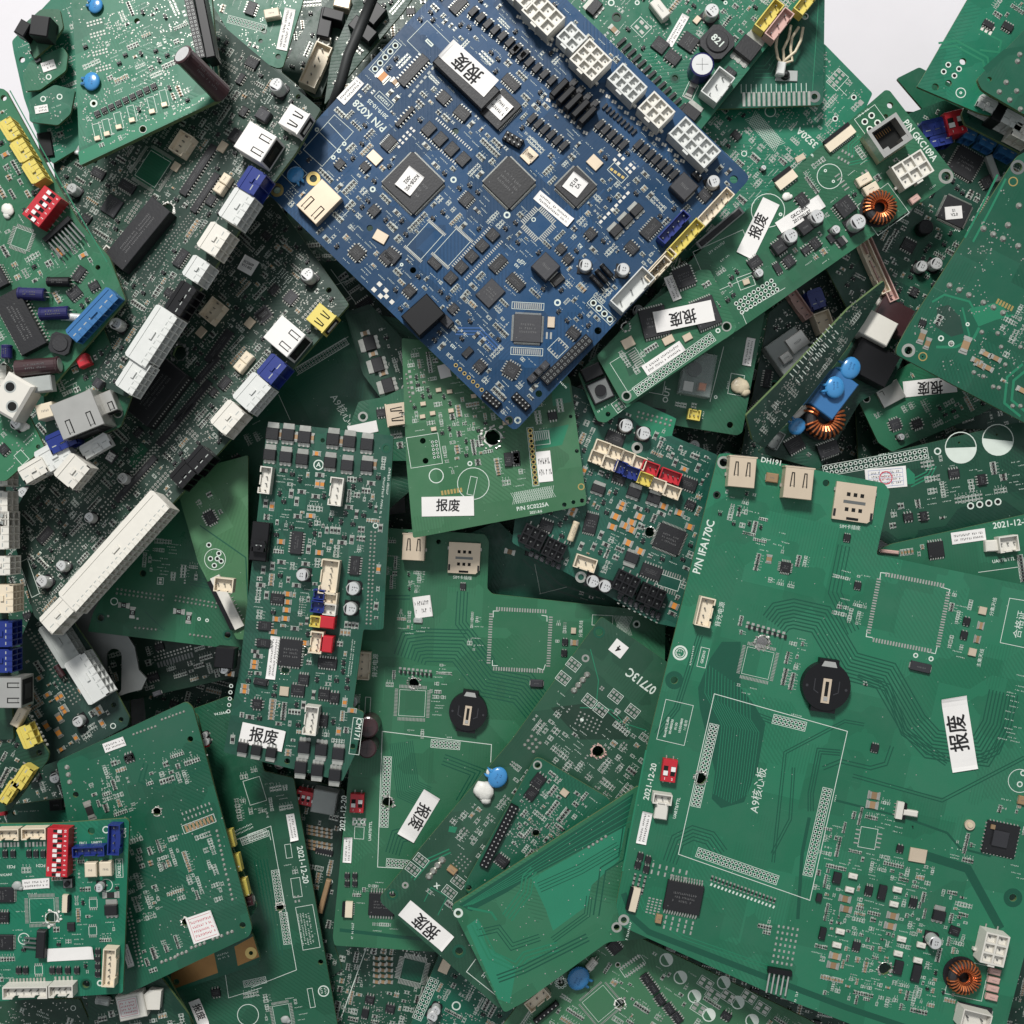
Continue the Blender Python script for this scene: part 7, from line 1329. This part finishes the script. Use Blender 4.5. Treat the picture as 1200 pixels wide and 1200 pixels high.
b.text(205, 500, '2021-12-20', 36, r=80); b.label_(160, 335, 118, 36, '', r=80, label='narrow white label above the date print'); b.pth(95, 600, 2, 10, 15, 12, r=-8); b.drill(105, 685, 34, 'nylon'); b.pth(130, 780, 2, 9, 15, 12, r=-8); b.line([(-110, 400), (65, 330)], 2.5); b.line([(65, 330), (178, 962)], 2.5); b.line([(178, 962), (-20, 1040)], 2.5); b.rect(228, 775, 76, 190, r=-10); b.scrib(218, 780, 140, 60, 5, r=80); b.hole(284, 928, 24); b.circ(297, 1055, 50, 5); b.scrib(297, 1055, 30, 34, 2, r=80); b.rect(178, 600, 40, 84, r=-8); b.rect(143, 440, 26, 60, r=-8); b.rect(243, 1085, 22, 84, r=-10); b.pth(0, 370, 5, 2, 13, 10, r=-20); b.trace([(20, 480), (60, 700), (90, 900)], 5, 5, 14)
b.qpads(115, 1160, 90, 110, 14, 12, r=-10); b.blob(130, 1178, 40, 'dullwhite'); b.fill(120, 180, 70, 140, 'RPP', 3); b.fill(150, 490, 50, 120, 'PRM', 2.4); b.fill(30, 1150, 60, 180, 'PPM', 3); b.fill(0, 240, 160, 110, 'PPH', 2); b.fill(180, 1150, 60, 140, 'PM', 2); b.pads(180, 650, 2, 2, 16, 20, 8, 10)
tile(0, 880)
b = Board('dim board under the lower left corner with a white box and red lined label', 'green_dark', -70, -12, [(380, 1060), (700, 985), (830, 1160), (860, 1300), (400, 1300)])
b.relay(580, 1120, 120, 110, r=-12, z=14, m='nylon'); b.label_(568, 1122, 86, 80, '', r=-12, kind='red', z=14.2); b.custom(660, 1090, 110, 90, lambda: (lambda m: (m.prism([(-14, -10), (10, -14), (16, 8), (2, 12), (-12, 4)], .3, 10, 'nylon'), [('white_clip', m)])[-1])(MB()), r=-10); b.lcap(450, 1100, 60, 40, 'dullwhite', r=10); b.fillall('RRPC', 1)
b = Board('thin green board edge beside the red lined label at the bottom', 'green', -92, 62, [(700, 980), (735, 990), (850, 1200), (850, 1300), (760, 1300)]); b.fillall('V', .5)
b = Board('dim translucent green boards at the very bottom left', 'green_dark', -96, 20, [(-60, 1090), (350, 1090), (440, 1300), (-60, 1300)]); b.circ(322, 1130, 24, 3); b.scrib(190, 1160, 60, 30, 2); b.fillall('PV', .5)
b = Board('narrow board with a black block peeping out left of the solder side board', 'green_deep', -92, -5, [(28, 262), (45, 240), (330, 200), (360, 420), (40, 420)]); b.hole(66, 272, 26); b.scrib(125, 265, 90, 10, r=-3); b.block(248, 238, 60, 46, 6, 'black'); b.block(5, 270, 40, 30, 8, 'red')
tile(0, 600)
b = Board('dark board with rows of small chips in the gap left of centre', 'green_dark', -134, -17, [(430, 620), (600, 540), (1100, 560), (1060, 720), (700, 800), (450, 850)])
b.pads(760, 620, 12, 2, 15, 14, 7, 7, r=-17); b.pads(770, 650, 12, 1, 14, 14, 8, 24, r=-17, m='steel_dull'); b.ic(675, 725, 50, 30, 2, r=-17); b.fillall('RRPSCI', 2.2)
# ---------------------------------------------------------------- deep filler boards that show only through gaps
K = 1.; tile(0, 0)
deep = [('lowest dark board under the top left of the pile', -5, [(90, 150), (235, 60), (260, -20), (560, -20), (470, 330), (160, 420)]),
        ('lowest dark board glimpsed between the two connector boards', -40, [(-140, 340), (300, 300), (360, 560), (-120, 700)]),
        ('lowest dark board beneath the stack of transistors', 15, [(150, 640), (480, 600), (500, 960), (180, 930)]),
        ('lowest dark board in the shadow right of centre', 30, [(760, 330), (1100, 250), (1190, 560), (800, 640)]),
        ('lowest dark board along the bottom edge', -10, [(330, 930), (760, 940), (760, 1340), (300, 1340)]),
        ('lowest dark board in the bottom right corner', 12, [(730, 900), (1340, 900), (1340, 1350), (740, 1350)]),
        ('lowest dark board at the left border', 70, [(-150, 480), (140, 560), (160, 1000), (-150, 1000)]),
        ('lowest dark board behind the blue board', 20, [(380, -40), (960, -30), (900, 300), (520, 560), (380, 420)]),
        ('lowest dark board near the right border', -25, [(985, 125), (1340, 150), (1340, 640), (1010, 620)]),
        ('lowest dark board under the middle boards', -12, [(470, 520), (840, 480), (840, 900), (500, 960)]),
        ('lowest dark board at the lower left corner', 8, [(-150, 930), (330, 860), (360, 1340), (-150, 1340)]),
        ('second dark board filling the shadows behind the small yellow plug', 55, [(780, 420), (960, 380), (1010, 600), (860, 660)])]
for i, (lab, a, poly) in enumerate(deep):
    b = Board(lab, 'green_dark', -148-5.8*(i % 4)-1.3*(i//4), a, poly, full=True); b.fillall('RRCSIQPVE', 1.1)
K = 3.75
check_layers()
for b in BOARDS:
    build(b)
def thing(name, label, cat, parts, loc, rot=(0, 0, 0), group=None):
    first = None
    for nm, q in parts:
        if first is None:
            first = obj(name, q.mesh(name)); first.location = [c*S for c in loc]; first.rotation_euler = rot
            first['label'] = label; first['category'] = cat
            if group: first['group'] = group
        else: obj(nm, q.mesh(nm), first)
def wp(px, py, z): f = (H-z)/H; return ((px-600)*f, (600-py)*f, z)
# dark cable behind the blue board
m = MB(); m.smooth = True; m.tube([wp(440, -10, -66), wp(420, 38, -64), wp(408, 65, -64), wp(400, 95, -66), wp(386, 135, -80)], 6.5, 'rubber', 14)
thing('grey_cable', 'thick dark grey cable running between the top boards beside the blue board', 'cable', [('grey_cable', m)], (0, 0, 0))
b = None
# cut grey metal bracket
m = MB(); x0, y0, _ = wp(130, 770, -120)
def ringpoly(pts, hole, z0, z1, mt):
    tri = tessellate_polygon([[Vector((x, y, 0)) for x, y in pts], [Vector((x, y, 0)) for x, y in hole]]); al = pts+hole
    n = m.V([(x, y, z1) for x, y in al]); n2 = m.V([(x, y, z0) for x, y in al])
    for t in tri: m.F(n, [tuple(t)], mt); m.F(n2, [tuple(reversed(t))], mt)
    o0 = 0
    for q in (pts, hole):
        k = len(q)
        for i in range(k): m.f.append((n+o0+i, n+o0+(i+1) % k, n2+o0+(i+1) % k, n2+o0+i)); m.m.append(mt)
        o0 += k
px_ = [(75, 735), (98, 712), (112, 700), (150, 745), (158, 758), (163, 785), (172, 795), (166, 808), (150, 812), (128, 820), (105, 800), (85, 770)]
hl = [(134+9*math.cos(t)*1.0, 783+ (22 if math.sin(t) > 0 else -14)+9*math.sin(t)) for t in [6.2832*i/16 for i in range(16)]]
ringpoly([wp(x, y, -118)[:2] for x, y in px_], [wp(x, y, -118)[:2] for x, y in hl], -121, -117, 'steel_dull')
thing('metal_bracket', 'grey metal bracket with a rounded slot in the gap at left', 'bracket', [('metal_bracket', m)], (0, 0, 0))
# table covered with white paper
m = MB(); n = m.V([(-6000, -6000, -250), (6000, -6000, -250), (6000, 6000, -250), (-6000, 6000, -250)]); m.F(n, [(0, 1, 2, 3)], 'table_paper')
t = obj('table_surface', m.mesh('table_surface')); t['kind'] = 'structure'; t['label'] = 'white paper covered table top under the pile'
print('OBJ', len(bpy.data.objects), 'MESH', len(bpy.data.meshes))
